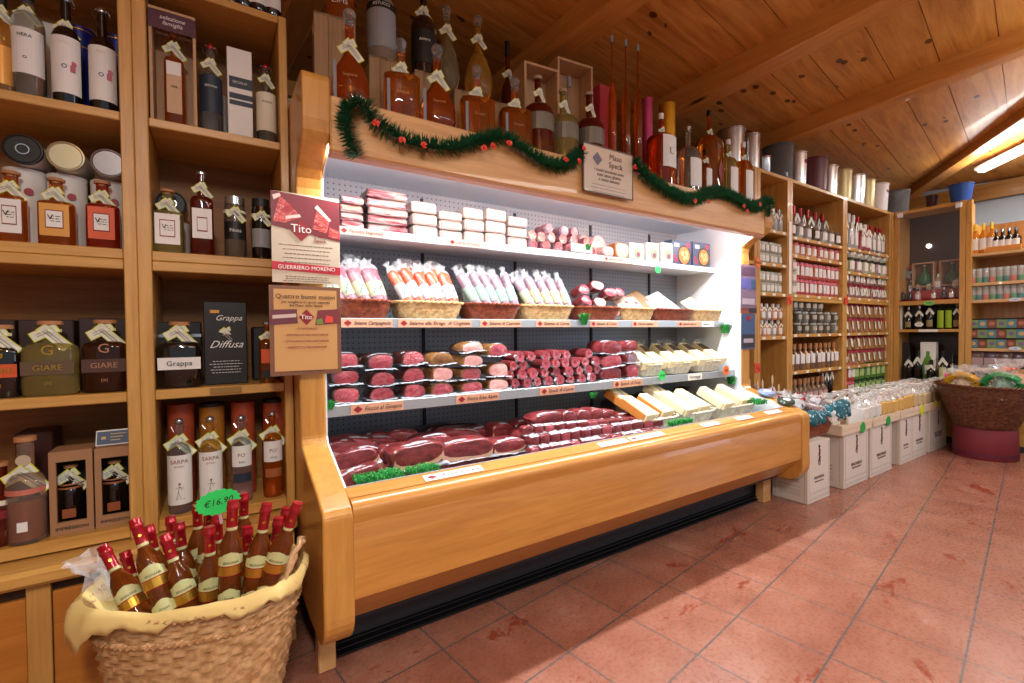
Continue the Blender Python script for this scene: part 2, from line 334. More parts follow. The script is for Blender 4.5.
b = MB().box(8.04, -5, 2.79, 8.118, 3.69, 2.985); o = struct('trim_1', b.mesh('trim', OAK_Y, True))
# ceiling plane 1: z = Z0 + k (W0 - w), boards run along u
KC, Z0, W0 = .114, 2.98, 1.95
def zc(w): return Z0+KC*(W0-w)
seams = [-1.4, -1.1, -.82, -.55, -.3, -.06, .18, .475, .73, 1.04, 1.28, 1.585, 1.83, 2.13, 2.4, 2.7, 3.0, 3.3]
# hip: boards stop at the line from C (far corner) to D, beyond it a second plane falls to the right wall
Cp = Vector((8.121, 2.436, 3.064)); Dp = Vector((6.323, 1.026, 3.193))
uC, wC = ct*Cp.x+st*Cp.y, -st*Cp.x+ct*Cp.y; uD, wD = ct*Dp.x+st*Dp.y, -st*Dp.x+ct*Dp.y
def uhip(w): return uC+(uD-uC)*(w-wC)/(wD-wC)
b = MB(); att = []
for i in range(len(seams)-1):
    w0, w1 = seams[i]+.0025, seams[i+1]-.0025
    u00, u01 = min(uhip(w0), 9.5), min(uhip(w1), 9.5)
    V = [(-4, w0, zc(w0)), (u00, w0, zc(w0)), (u01, w1, zc(w1)), (-4, w1, zc(w1))]; V += [(x, y, z+.02) for x, y, z in V]
    # bevelled groove: the edges step up
    b.add(V, [(0, 1, 2, 3), (7, 6, 5, 4), (0, 4, 5, 1), (1, 5, 6, 2), (2, 6, 7, 3), (3, 7, 4, 0)]); att += [i*1.37+.21]*8
bk = len(b.v); b.add([(-4, -1.5, zc(-1.5)+.015), (10, -1.5, zc(-1.5)+.015), (10, 3.4, zc(3.4)+.015), (-4, 3.4, zc(3.4)+.015)], [(0, 1, 2, 3)]); att += [3.3]*4
me = b.mesh('ceiling', CEIL, True); a = me.attributes.new('board', 'FLOAT', 'POINT'); a.data.foreach_set('value', att)
o = struct('ceiling', me); o.rotation_euler = (0, 0, TH)
# second slope towards the right wall
nrm = Vector((.1222, -.0652, .9904)).normalized()
def z2(x, y): return Cp.z-(nrm.x*(x-Cp.x)+nrm.y*(y-Cp.y))/nrm.z
b = MB(); att = []
E2 = Dp+(Dp-Cp)*1.4
n = 9
for i in range(n):
    t0, t1 = i/n+.001, (i+1)/n-.001
    def P(t, side):
        a_ = Cp.lerp(E2, t)
        if side == 0: return Vector((a_.x, a_.y, z2(a_.x, a_.y)+.004))
        x = 8.14; y = Cp.y-.02-(Cp.y-(-2.2))*t; return Vector((x, y, z2(x, y)))
    V = [P(t0, 0), P(t0, 1), P(t1, 1), P(t1, 0)]; V += [p+Vector((0, 0, .02)) for p in V]
    b.add(V, [(0, 1, 2, 3), (7, 6, 5, 4), (0, 4, 5, 1), (1, 5, 6, 2), (2, 6, 7, 3), (3, 7, 4, 0)]); att += [i*1.9+.5]*8
me = b.mesh('ceiling_slope', CEIL, True); a = me.attributes.new('board', 'FLOAT', 'POINT'); a.data.foreach_set('value', att); struct('ceiling_slope', me)
def rafter(u0, wdt, hgt, wa=-1.4, wb=3.3):
    b = MB(); poly = [(wa, zc(wa)), (wb, zc(wb)), (wb, zc(wb)-hgt), (wa, zc(wa)-hgt)]; c = .012
    b.add([(u0, wa, zc(wa)), (u0, wb, zc(wb)), (u0, wb, zc(wb)-hgt+c), (u0, wa, zc(wa)-hgt+c), (u0+c, wa, zc(wa)-hgt), (u0+c, wb, zc(wb)-hgt), (u0+wdt-c, wb, zc(wb)-hgt), (u0+wdt-c, wa, zc(wa)-hgt), (u0+wdt, wa, zc(wa)-hgt+c), (u0+wdt, wb, zc(wb)-hgt+c), (u0+wdt, wb, zc(wb)), (u0+wdt, wa, zc(wa))],
          [(0, 1, 2, 3), (3, 2, 5, 4), (4, 5, 6, 7), (7, 6, 9, 8), (8, 9, 10, 11), (0, 3, 4, 7, 8, 11), (1, 10, 9, 6, 5, 2)])
    return fixn(b.mesh('rafter', BEAM, True))
for i, (u, wd, h) in enumerate([(.68, .15, .13), (1.98, .17, .14), (3.22, .17, .15), (4.60, .15, .14)]):
    o = ob('ceiling_beam', rafter(u, wd, h)); o['kind'] = 'structure'; o.rotation_euler = (0, 0, TH)
b = MB(); hd = (Cp-Dp).normalized(); sd = Vector((-hd.y, hd.x, 0)).normalized()*.07
A0, A1 = Cp+hd*.1, Cp-hd*4.5
vs = []
for q in (A0, A1):
    for s_, dz in ((-1, .02), (1, .02), (1, -.1), (-1, -.1)): vs.append(q+sd*s_+Vector((0, 0, dz)))
b.add(vs, [(0, 1, 2, 3), (7, 6, 5, 4), (0, 4, 5, 1), (1, 5, 6, 2), (2, 6, 7, 3), (3, 7, 4, 0)]); o = ob('ceiling_beam', fixn(b.mesh('hip_rafter', BEAM, True))); o['kind'] = 'structure'
# tube lamp
ta, tb = Vector((7.40, 1.55, 3.00)), Vector((6.30, .38, 3.09)); d = (tb-ta).normalized(); L = (tb-ta).length
M = Matrix.Translation(ta) @ d.to_track_quat('X', 'Z').to_matrix().to_4x4()
t = empty('tube_lamp', (0, 0, 0), 'long white fluorescent tube lamp fixed under the sloping wooden ceiling at right', 'lamp')
ob('housing', rbox(MB(), 0, -.05, 0, L, .05, .045, .01, M).mesh('housing', WHITE, True), t)
ob('diffuser', rbox(MB(), .03, -.042, -.03, L-.03, .042, -.001, .012, M).mesh('diffuser', mat('tube_glow', 'ffffff', .5, emit='fff6ea', es=6), True), t)

# ---------------- left wall shelving ----------------
YS = 2.03; YB = 2.41
def shelf_unit(name, label, x0, x1, z0, z1, boards, post=(.035, .035), back=True, ybk=YB, yf=YS, top=True, group=None):
    t = empty(name, (x0, yf, z0), label, 'shelving', group)
    def P(nm, me): c = ob(nm, me, t); c.location = (-x0, -yf, -z0); return c
    P('side_panel', rbox(MB(), x0, yf, z0, x0+post[0], ybk, z1, .003).mesh('side', OAK_Z, True))
    P('side_panel', rbox(MB(), x1-post[1], yf, z0, x1, ybk, z1, .003).mesh('side', OAK_Z, True))
    for z, th in boards: P('shelf_board', rbox(MB(), x0+post[0]+.0005, yf+.004, z-th, x1-post[1]-.0005, ybk-.012, z, .003).mesh('board', OAK_X, True))
    if top: P('top_board', rbox(MB(), x0+post[0]+.0005, yf+.002, z1-.03, x1-post[1]-.0005, ybk-.012, z1-.001, .003).mesh('board', OAK_X, True))
    if back: P('back_panel', MB().box(x0+post[0]+.0005, ybk-.011, z0, x1-post[1]-.0005, ybk, z1-.001).mesh('back', BACKW, True))
    return t
BL = [(1.96, .03), (1.497, .034), (1.008, .034), (.545, .04)]
shelf_unit('wall_shelving', 'tall oak shelving bay at far left full of spirit bottles', -.98, -.2222, .5, 2.455, BL+[(1.462, .034)], (.035, .036))
shelf_unit('wall_shelving', 'narrow oak shelving bay between the left bay and the meat display case', -.2215, .259, .5, 2.455, BL+[(1.462, .034)], (.039, .030))
t = empty('base_cabinet', (-.98, 1.93, 0), 'oak base cabinet with pine doors under the left bottle shelves', 'cabinet')
def P(nm, me, t=t, o=(-.98, 1.93, 0)): c = ob(nm, me, t); c.location = (-o[0], -o[1], -o[2]); return c
P('counter_top', rbox(MB(), -.98, 1.925, .447, .252, 2.40, .4985, .012).mesh('counter', OAK_X, True))
P('carcass', MB().box(-.97, 1.99, .0, .245, 2.4, .446).mesh('carcass', mat('dark_gap', '3a2414', .7), True))
for x in (-.97, -.50, -.30, .19): P('stile', rbox(MB(), x, 1.965, 0, x+.055, 1.99, .446, .002).mesh('stile', OAK_Z, True))
P('pine_panel', rbox(MB(), -.91, 1.972, .0, -.502, 1.989, .40, .002).mesh('panel', PINE_X, True))
P('pine_panel', rbox(MB(), -.443, 1.972, .0, -.302, 1.989, .405, .002).mesh('panel', PINE_X, True))
P('pine_panel', rbox(MB(), -.243, 1.972, .0, .188, 1.989, .405, .002).mesh('panel', PINE_X, True))

# ---------------- the refrigerated case ----------------
case = empty('refrigerated_case', (.262, 1.479, 0), 'long wood-clad open refrigerated display case filled with cured meat and cheese', 'display case')
def PC(nm, me, parent=case, label=None):
    c = ob(nm, me, parent, label=label)
    if parent is case: c.location = (-.262, -1.479, 0)
    return c
def arc(cx, cy, r, a0, a1, n=6): return [(cx+r*math.cos(math.radians(a0+(a1-a0)*i/n)), cy+r*math.sin(math.radians(a0+(a1-a0)*i/n))) for i in range(n+1)]
prof = [(2.47, .19), (1.72, .19)] + arc(1.60, .32, .125, 250, 182, 6) + [(1.479, .42)] + arc(1.524, .615, .045, 180, 115, 5) + [(1.56, .678), (1.845, .770)] + arc(1.848, .812, .04, -70, 0, 4) + [(1.888, 1.70), (1.894, 1.755), (1.886, 1.79), (1.86, 1.82), (1.80, 1.852), (1.75, 1.882), (1.726, 1.91), (1.717, 1.95)] + arc(1.746, 2.085, .03, 180, 90, 4) + [(2.47, 2.115)]
for x0, x1 in ((.262, .355), (3.194, 3.296)):
    me = fixn(MB().prism(prof, x0, x1).mesh('end_panel', CASE_Z, True)); o = PC('end_panel', me); m = o.modifiers.new('b', 'BEVEL'); m.width = .008; m.segments = 3; m.limit_method = 'ANGLE'; m.angle_limit = 1.0
for x0, x1 in ((.283, .342), (3.17, 3.262)):
    PC('leg', rbox(MB(), x0, 1.715, 0, x1, 1.775, .192, .004).mesh('leg', PALE_X, True))
    PC('leg', rbox(MB(), x0, 2.36, 0, x1, 2.42, .192, .004).mesh('leg', PALE_X, True))
XA, XB = .3555, 3.1935
fp = [(1.487, .355), (1.487, .592), (1.489, .596), (1.489, .60)] + arc(1.525, .625, .040, 190, 95, 6) + [(1.532, .664), (1.533, .660), (1.536, .660), (1.537, .666), (1.585, .681), (1.60, .68), (1.60, .64), (1.63, .36), (1.64, .235), (1.60, .235)]
o = PC('front_panel', fixn(MB().prism(fp, XA, XB).mesh('front_panel', CASE_X, ang=.5)))
PC('kick_plate', MB().box(XA, 1.79, .02, XB, 1.80, .30).mesh('kick', DARK, True))
b = MB()
for k in range(3): b.box(XA, 1.776-.012*k, .012+.016*(2-k), XB, 1.789, .018+.016*(2-k))
PC('plinth_strip', b.mesh('plinth', BLACK, True))
PC('tank', MB().box(XA, 1.64, .20, XB, 2.44, .40).mesh('tank', DARK, True))
PC('basin_floor', fixn(MB().prism([(1.605, .56), (2.44, .63), (2.44, .60), (1.605, .53)], XA, XB).mesh('basin', GREYM, True)))
PC('basin_front', MB().box(XA, 1.6005, .53, XB, 1.606, .682).mesh('basin_front', GREYM, True))
PC('back_wall', MB().box(XA, 2.44, .5, XB, 2.46, 1.985).mesh('back', PERF, True))
cp = [(2.44, 1.985), (2.08, 1.978), (1.78, 1.892), (1.765, 1.892), (1.765, 1.91), (2.08, 2.0), (2.44, 2.0)]
PC('canopy', fixn(MB().prism(cp, XA, XB).mesh('canopy', mat('canopy_enamel', 'd2dae4', .4), True)))
PC('side_liner', fixn(MB().prism([(1.60, .5), (1.60, .683), (1.87, .775), (1.893, .80), (1.895, 1.75), (1.89, 1.80), (1.78, 1.87), (1.78, 1.892), (2.08, 1.978), (2.44, 1.985), (2.44, .5)], 3.188, 3.1938).mesh('liner', WHITE, True)))
PC('side_liner', fixn(MB().prism([(1.60, .5), (1.60, .683), (1.87, .775), (1.893, .80), (1.895, 1.75), (1.89, 1.80), (1.78, 1.87), (1.78, 1.892), (2.08, 1.978), (2.44, 1.985), (2.44, .5)], .3552, .361).mesh('liner', WHITE, True)))
o = PC('header_board', rbox(MB(), XA, 1.724, 1.852, XB, 1.76, 2.048, .006).mesh('header', PALE_X, True))
PC('header_trim', rbox(MB(), XA, 1.728, 1.842, XB, 1.775, 1.8515, .003).mesh('trim', mat('rosy_trim', 'b8866c', .4), True))
PC('lamp_tube', MB().lathe([(.011, .38), (.011, 3.17)], 10, Matrix.Translation((0, 1.80, 1.880)) @ Matrix.Rotation(PI/2, 4, 'Y')).mesh('tube', mat('case_tube_glow', 'ffffff', .5, emit='e6f0ff', es=26)))
PC('top_deck', MB().box(XA, 1.7605, 2.02, XB, 2.47, 2.036).mesh('deck', OAK_X, True))
b = MB()
for x in (.98, 1.60, 2.24, 2.85): b.box(x-.008, 2.43, .66, x+.008, 2.4398, 1.95)
PC('upright_rail', b.mesh('upright', DARK, True))
SH = {'top': (2.095, 1.635, 1.672), 'middle': (2.02, 1.225, 1.268), 'bottom': (1.935, .865, .912)}
shelfobj = {}
for nm, (y, z0, z1) in SH.items():
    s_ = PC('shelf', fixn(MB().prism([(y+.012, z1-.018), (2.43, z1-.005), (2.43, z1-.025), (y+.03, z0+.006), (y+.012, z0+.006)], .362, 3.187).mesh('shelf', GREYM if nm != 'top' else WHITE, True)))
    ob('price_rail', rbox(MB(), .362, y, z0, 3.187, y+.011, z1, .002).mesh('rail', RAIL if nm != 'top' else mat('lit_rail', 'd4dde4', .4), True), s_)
PEACH = mat('peach_shelf_card', 'd09a7c', .6); PEACH2 = mat('rosy_shelf_card', 'd8b0a2', .6); DIA = mat('dark_red_diamond', '8c1c22', .5)
def rail_card(shelf, px0, px1, s, m=PEACH, label=None, cat='shelf label', logo=True):
    y, z0, z1 = SH[shelf]; y -= .003
    x0, x1 = at(px0, 300, y).x, at(px1, 300, y).x; h = z1-z0-.006; zc_ = (z0+z1)/2; w = x1-x0
    t = empty('price_rail_card', (x0, y, zc_), label or ('peach card reading %s clipped on the %s rail of the case' % (s, shelf)), 'label')
    ob('card', MB().box(0, 0, -h/2, w, .0015, h/2).mesh('card', m, True), t)
    if logo: ob('logo', (lambda q: (q.add([(0, -.001, -h*.36), (h*.46, -.001, 0), (0, -.001, h*.36), (-h*.46, -.001, 0)], [(0, 1, 2, 3)]), q.mesh('diamond', DIA, True))[1])(MB()), t, (h*.7, 0, 0))
    if s:
        me = text(s, h*.62, INK, align='LEFT', shear=.3); wd = max(v.co.x for v in me.vertices) or 1; o = ob('lettering', me, t, (h*1.35 if logo else h*.3, -.001, 0)); o.scale = (min(1.25, (w-h*(1.55 if logo else .6))/wd), 1, 1)
    return t
for a in [('top', 340, 385, 'Pancetta Stagionata', PEACH2), ('top', 449, 490, 'Lardo Erolese', PEACH2), ('top', 604, 633, 'Speck Cotto', PEACH2),
          ('middle', 341, 392, 'Salame Campagnolo'), ('middle', 398, 471, 'Salame alla Strega  di Cinghiale'), ('middle', 480, 521, 'Salame di Capriolo'), ('middle', 536, 570, 'Salame di Cervo'), ('middle', 590, 618, 'Speck di Cosa'), ('middle', 632, 658, 'Carne salata'), ('middle', 678, 701, 'Speck intero'),
          ('bottom', 349, 402, 'Fiocco al Ginepro'), ('bottom', 455, 498, 'Fiocco Erbe Alpine'), ('bottom', 539, 574, 'Speck di Cuore'), ('bottom', 613, 642, 'Speck di Fesa')]: rail_card(*a)
rail_card('middle', 702, 714, 'Salumi', WPAPER, 'small white card at the right end of the middle rail', logo=False)
rail_card('bottom', 688, 702, 'Formaggi', WPAPER, 'small white card on the bottom rail below the cheese trays', logo=False)
def ledge_card(px0, px1, s, m, label, logo=True):
    Yc = 1.558; x0, x1 = at(px0, 470, Yc).x, at(px1, 470, Yc).x; w = x1-x0
    t = empty('ledge_card', (x0, Yc, .6745), label, 'label'); t.rotation_euler = (math.atan(.31), 0, 0)
    ob('card', MB().box(0, -.018, 0, w, .018, .0012).mesh('card', m, True), t)
    if logo: ob('logo', (lambda q: (q.add([(.03, -.012, .002), (.05, 0, .002), (.03, .012, .002), (.01, 0, .002)], [(0, 1, 2, 3)]), q.mesh('diamond', DIA, True))[1])(MB()), t)
    if s:
        me = text(s, .022, RED_INK, align='LEFT', shear=.2).copy(); me.transform(Matrix.Rotation(-PI/2, 4, 'X')); wd = max(v.co.x for v in me.vertices); o = ob('lettering', me, t, (.07, 0, .002)); o.scale = ((w-.08)/wd, 1, 1)
ledge_card(424, 482, 'Punta di Speck', WPAPER, 'white card with red diamond on the wooden ledge below the big speck pieces')
ledge_card(630, 663, 'Filetti', WPAPER, 'white card with red mark on the ledge right of the blank card')
for px0, px1, l in ((599, 627, 'blank white card on the ledge below the small speck blocks'), (702, 718, 'small pale card on the ledge below the middle cheese tray'), (736, 751, 'small pale card on the ledge below the right cheese tray'), (766, 780, 'pale card at the right end of the wooden ledge')): ledge_card(px0, px1, '', mat('pale_blue_card', 'ccd6dc', .6) if px0 > 1 else WPAPER, l, False)
# ---------------- bottle making ----------------
def bprof(r, h, rn, shoulder=.55, neck=.72, kind='round'):
    """outline from foot to lip; shoulder and neck are fractions of the height"""
    P = [(r*.9, 0), (r, .006), (r, h*shoulder)]
    if kind == 'tear': P = [(r*.55, 0), (r*.8, h*.06), (r, h*.2), (r*.96, h*.36), (r*.72, h*.52)] + [(rn+(r*.72-rn)*(1-t)**1.5, h*(.52+(neck-.52)*t)) for t in (.33, .66, 1)]
    else:
        for i in range(1, 6):
            t = i/5*PI/2; P.append((rn+(r-rn)*math.cos(t)**(1.0 if kind == 'square' else 1.25), h*(shoulder+(neck-shoulder)*math.sin(t)**(.8 if kind == 'square' else 1))))
    return P+[(rn, h)]
def wrap_label(r, z0, z1, m, half=62, sec=None, n=12, off=.0012):
    b = MB(); b.lathe([(r+off, z0), (r+off, z1)], n, None, sec, False, math.radians(270-half), math.radians(270+half)); return b.mesh('paper_label', m, True)
def flat_label(x0, x1, z0, z1, y, m, th=.001): return MB().box(x0, y-th, z0, x1, y, z1).mesh('paper_label', m, True)
def scallop_label(r, z0, z1, m, half=60, n=14):
    vs = []; fs = []
    for i in range(n+1):
        a = math.radians(270-half+2*half*i/n); q = abs(i/n-.5)*2; zt = z1-(z1-z0)*.45*min(1, q**1.3+(.12 if .45 < q < .6 else 0))
        for z in (z0, zt): vs.append(((r+.0014)*math.cos(a), (r+.0014)*math.sin(a), z))
    for i in range(n): fs.append((2*i, 2*i+2, 2*i+3, 2*i+1))
    b = MB(); b.add(vs, fs); return b.mesh('paper_label', m, True)
def neck_tag(r, z, s=1, seed=0):
    """folded paper price tag tied round the neck: two crossing strips with a yellow edge, and print"""
    q = random.Random(seed); out = []
    b = MB()
    for k, (x0, z0, x1, z1) in enumerate(((-.026, -.014, .012, .008), (-.010, .008, .028, -.036))):
        A, B = Vector((x0*s, 0, z0*s)), Vector((x1*s, 0, z1*s)); d = (B-A).normalized(); n = Vector((-d.z, 0, d.x))*.011*s
        y = -(r+.004)-.002*k
        for e, (g, dy) in enumerate(((1.0, 0), (.86, -.0006))):
            b.k = 1-e; a, c = A-d*.003*s*(g-.8)*5, B+d*.003*s*(g-.8)*5
            v = [a-n*g, c-n*g, c+n*g, a+n*g]; b.quad(*[Vector((p.x, y+dy+abs(p.x)*.35, p.z+z)) for p in v])
        b.k = 2
        for l in (-.35, .1): 
            v = [A+d*.008*s+n*l, B-d*.004*s+n*l, B-d*.004*s+n*(l+.16), A+d*.008*s+n*(l+.16)]; b.quad(*[Vector((p.x, y-.0012+abs(p.x)*.35, p.z+z)) for p in v])
    b.k = 0; b.lathe([(r+.0015, z-.004), (r+.0015, z+.006)], 10, None, None, False)
    return b.mesh('paper_tag', [mat_tag, YEL, mat_print], True)
mat_tag = mat('tag_paper', 'dfe0cf', .6); mat_print = mat('faint_print', '9c9c90', .6)
def bottle(r, h, rn, glass, cap='cork', capc=None, kind='round', shoulder=.55, neck=.72, sec=None, labels=(), tagz=None, caph=None, txt=None, n=20, tags=1, seed=0, liquid_top=None):
    caph = caph or h*.1; hb = h-(caph*.55 if cap in ('cork', 'ball', 'swing') else caph*.15)
    P = bprof(r, hb, rn, shoulder, neck, kind); K = [('glass_body', MB().lathe(P, n, None, sec).mesh('glass', glass))]
    if cap == 'cork': K.append(('stopper', MB().lathe([(rn*.8, hb-caph*.3), (rn*.85, hb), (rn*1.35, hb+.001), (rn*1.35, h-.002), (rn*1.1, h)], 12).mesh('cork', capc or CORK)))
    elif cap == 'foil':
        K.append(('foil_cap', MB().lathe([(rn+.0012, h*neck+.3*(h-h*neck)), (rn+.0012, h-.022), (rn+.0025, h-.02), (rn+.0025, h-.012), (rn+.001, h-.010), (rn+.001, h), (rn*.6, h+.001)], 14).mesh('foil', capc or REDCAP)))
    elif cap == 'ball':
        b = MB(); b.lathe([(rn*.8, hb-.012), (rn*1.1, hb), (rn*1.2, hb+.006), (rn*.8, hb+.012)], 12); b.ball((0, 0, hb+.012+caph*.5), caph*.55, 9); K.append(('ball_stopper', b.mesh('stopper', STOP)))
    elif cap == 'swing':
        b = MB(); b.ball((0, 0, hb+.006), rn*1.1, 7); K.append(('swing_stopper', b.mesh('stopper', capc or SILV)))
        w = MB(); w.tube([(-rn*1.2, -rn, hb-.028), (-rn*1.9, -rn*.5, hb-.012), (-rn*1.3, 0, hb+.01), (0, 0, hb+.016), (rn*1.3, 0, hb+.01), (rn*1.9, -rn*.5, hb-.012), (rn*1.2, -rn, hb-.028)], .0013, 5); K.append(('wire_clasp', w.mesh('wire', SILV)))
    elif cap == 'plain': K.append(('cap', MB().lathe([(rn+.002, h-caph), (rn+.002, h), (rn*.7, h+.001)], 12).mesh('cap', capc or DKGLASS)))
    for iL, L in enumerate(labels):
        ty, z0, z1, m = L[:4]; half = L[4] if len(L) > 4 else 58
        if ty == 'w': me = wrap_label(r+.0003*iL, z0*h, z1*h, m, half, sec)
        elif ty == 'f': me = flat_label(-r*half, r*half, z0*h, z1*h, -(r*(sec[2] if sec else 1))-.0008-.0008*iL, m)
        elif ty == 's': me = scallop_label(r, z0*h, z1*h, m, half)
        elif ty == 'n': me = wrap_label(rn+.0012, z0*h, z1*h, m, 179)
        K.append(('paper_label', me))
    for T in (txt or ()):
        s, z, size, m = T[:4]; me = text(s, size, m, 0 if sec else r+.002)
        K.append(('lettering', shift(me, (0, -(r*sec[2])-.0034 if sec else 0, z*h))))
    if tagz: K.append(('paper_tag', neck_tag(rn+.002, tagz*h, tags, seed)))
    return K
SQ = (4, 1, .62)                                       # flask section: superellipse, shallow
def onshelf(kit, name, label, px, Y, z, cat='bottle', group=None, rz=0, sc=1, py=None):
    x = at(px, py or 300, Y).x; return place(kit, name, label, cat, group, (x, Y, z+.0008), (0, 0, rz), sc)
ZA, ZB, ZC, ZD = 1.96, 1.497, 1.008, .545
def H(px, py, Y, z): return at(px, py, Y).z-z           # height of a thing whose top shows at a pixel
YI = 2.12
def wpx(x0, x1, Y, py=300): return at(x1, py, Y).x-at(x0, py, Y).x
# --- row A (uppermost shown) ---
grp = 'spirits on the upper shelf of the left bay'
k = bottle(.038, .34, .014, GOLD, 'foil', BLKLAB, shoulder=.6, labels=[('w', .1, .45, GOLDLAB)], tagz=.8)
onshelf(k, 'spirit_bottle', 'golden spirit bottle cut off by the left edge of the picture on the upper shelf', 2, YI, ZA, group=grp, py=60)
k = bottle(.041, .40, .0155, CLEAR, 'foil', BLKLAB, shoulder=.62, neck=.74, labels=[('w', .20, .56, WLAB, 70)], txt=[('NERA', .50, .014, INK), ('o', .33, .02, RED_INK)], tagz=.72, seed=1)
onshelf(k, 'spirit_bottle', 'clear bottle with white label and black cap on the upper left shelf', 29, YI, ZA, group=grp, py=60)
for i, (px, lb) in enumerate(((67, 'left of the pair of dark swing-top bottles with white labels on the upper shelf'), (103, 'right of the pair of dark swing-top bottles with white labels, against the oak post'))):
    k = bottle(.037, .37 if i == 0 else .365, .013, DKGLASS, 'swing', shoulder=.62, neck=.76, labels=[('w', .10, .60, WLAB, 72)], txt=[('POLI', .54, .013, PAPER), ('o', .34, .03, mat('violet_seal', '4a4c8a', .6))], tagz=.72 if i == 0 else None, seed=2)
    b = MB(); b.lathe([(0.0001, 0), (.009, 0)], 12, Matrix.Translation((.021, -.034, .135)) @ Matrix.Rotation(PI/2, 4, 'X') , None, False); b.box(.014, -.0355, .108, .027, -.0345, .13); k.append(('medal_seal', b.mesh('seal', mat('pink_seal', 'b25a6c', .5))))
    onshelf(k, 'spirit_bottle', lb, px, YI-.02, ZA, group=grp, py=60)
def tube_box(r, h, m, lid=None, band=None, lying=False):
    K = [('tube', MB().lathe([(r, 0), (r, h-.01)], 24).mesh('tube', m))]
    K.append(('lid', MB().lathe([(r+.001, h-.014), (r+.001, h-.001), (r-.003, h), (r-.006, h-.003), (.001, h-.003)], 24, None, None, True).mesh('lid', lid or m)))
    for z, bm in (band or ()): K.append(('band', MB().lathe([(r+.0012, z), (r+.0012, z+.004)], 24, None, None, False).mesh('band', bm)))
    return K
for px, lb in ((80, 'blue gift tube with gold rings behind the left dark bottle'), (117, 'blue gift tube with gold rings behind the bottle at the oak post')):
    onshelf(tube_box(.045, .335, BLUETIN, BLUETIN, [(.26, GOLDF), (.32, GOLDF), (.05, GOLDF)]), 'gift_tube', lb, px, 2.24, ZA, 'tube', 'blue gift tubes on the upper shelf', py=60)
onshelf([('carton', rbox(MB(), -.045, -.04, 0, .045, .04, .33).mesh('carton', WCARD, True))], 'bottle_carton', 'pale carton standing behind the clear bottle', 46, 2.26, ZA, 'carton', py=60)
# wooden crate with bottle inside
def open_crate(w, d, h, m=CRATEL, band=None, lid=None, th=.009):
    K = []
    for s_ in (-1, 1): K.append(('side_board', MB().box(s_*w/2-(th if s_ > 0 else 0), -d/2, 0, s_*w/2+(th if s_ < 0 else 0), d/2, h).mesh('board', m, True)))
    K += [('back_board', MB().box(-w/2+th, d/2-th, 0, w/2-th, d/2, h).mesh('board', m, True)), ('bottom_board', MB().box(-w/2+th, -d/2, 0, w/2-th, d/2-th, th).mesh('board', m, True)), ('top_board', MB().box(-w/2+th, -d/2, h-th, w/2-th, d/2-th, h).mesh('board', m, True))]
    if band: K.append(('printed_band', MB().box(-w/2-.001, -d/2-.002, h-band[1], w/2+.001, -d/2-.0005, h-band[0]).mesh('band', band[2], True)))
    return K
x0 = at(149, 60, 2.06).x; x1 = at(196, 60, 2.06).x; xc = (x0+x1)/2; w = x1-x0; hh = H(170, 10, 2.06, ZA)
k = open_crate(w, .13, hh, CRATEL, (.012, .075, mat('plum_card', '4a1a30', .5))); k.append(('lettering', shift(text('selezione\nfamiglia', .02, WLAB, shear=.3), (0, -.0685, hh-.042))))
place(k, 'wooden_bottle_crate', 'open pale wooden crate with plum printed band holding an amber bottle', 'crate', None, (xc, 2.13, ZA+.001))
k = bottle(.031, H(172, 33, 2.115, ZA)-.01, .011, AMBER, 'cork', kind='square', sec=(4, 1, .8), shoulder=.68, neck=.78, labels=[('f', .12, .66, mat('tan_label', 'c9a684', .6), .72), ('f', .52, .66, WLAB, .7)], txt=[('vita', .4, .014, INK)], tagz=.84, tags=1.1, seed=5)
place(k, 'spirit_bottle', 'slim amber bottle standing inside the crate with the plum band', 'bottle', None, (xc, 2.115, ZA+.011))
k = bottle(.036, H(211, 45, 2.1, ZA), .013, CLEAR, 'swing', REDCAP, shoulder=.6, labels=[('w', .22, .62, NAVYLAB, 80)], txt=[('SECOLO', .5, .011, WLAB)], tagz=.78, seed=6); onshelf(k, 'spirit_bottle', 'clear swing-top bottle with navy label beside the wooden crate', 211, 2.10, ZA, py=90)
onshelf([('carton', rbox(MB(), -.035, -.02, 0, .035, .035, .20).mesh('carton', mat('grey_card', 'a8a49c', .6), True))], 'bottle_carton', 'grey carton behind the swing-top bottle with navy label', 216, 2.2, ZA, 'carton', py=90)
hh = H(240, 48, 2.07, ZA); w = wpx(227, 252, 2.07, 90); 
k = [('carton', rbox(MB(), -w/2, 0, 0, w/2, .07, hh, .002).mesh('carton', WCARD, True))]
for z0, z1 in ((.56, .68), (.44, .50), (.37, .42)): k.append(('printed_band', MB().box(-w/2+.006, -.0015, z0*hh, w/2+.0008, -.0003, z1*hh).mesh('band', NAVYLAB, True)))
k.append(('lettering', shift(text('SECOLO', .013, WLAB), (0, -.003, .62*hh)))); onshelf(k, 'bottle_carton', 'tall white carton with dark navy bands on the upper shelf', 240, 2.08, ZA, 'carton', py=90)
k = bottle(.035, H(264, 65, 2.1, ZA), .013, CLEAR, 'swing', REDCAP, shoulder=.62, labels=[('w', .15, .62, CREAMLAB, 85)], txt=[('MUSICA', .5, .010, INK)], tagz=.82, tags=.9, seed=7); onshelf(k, 'spirit_bottle', 'small clear swing-top bottle with cream label next to the white carton', 266, 2.10, ZA, py=100)
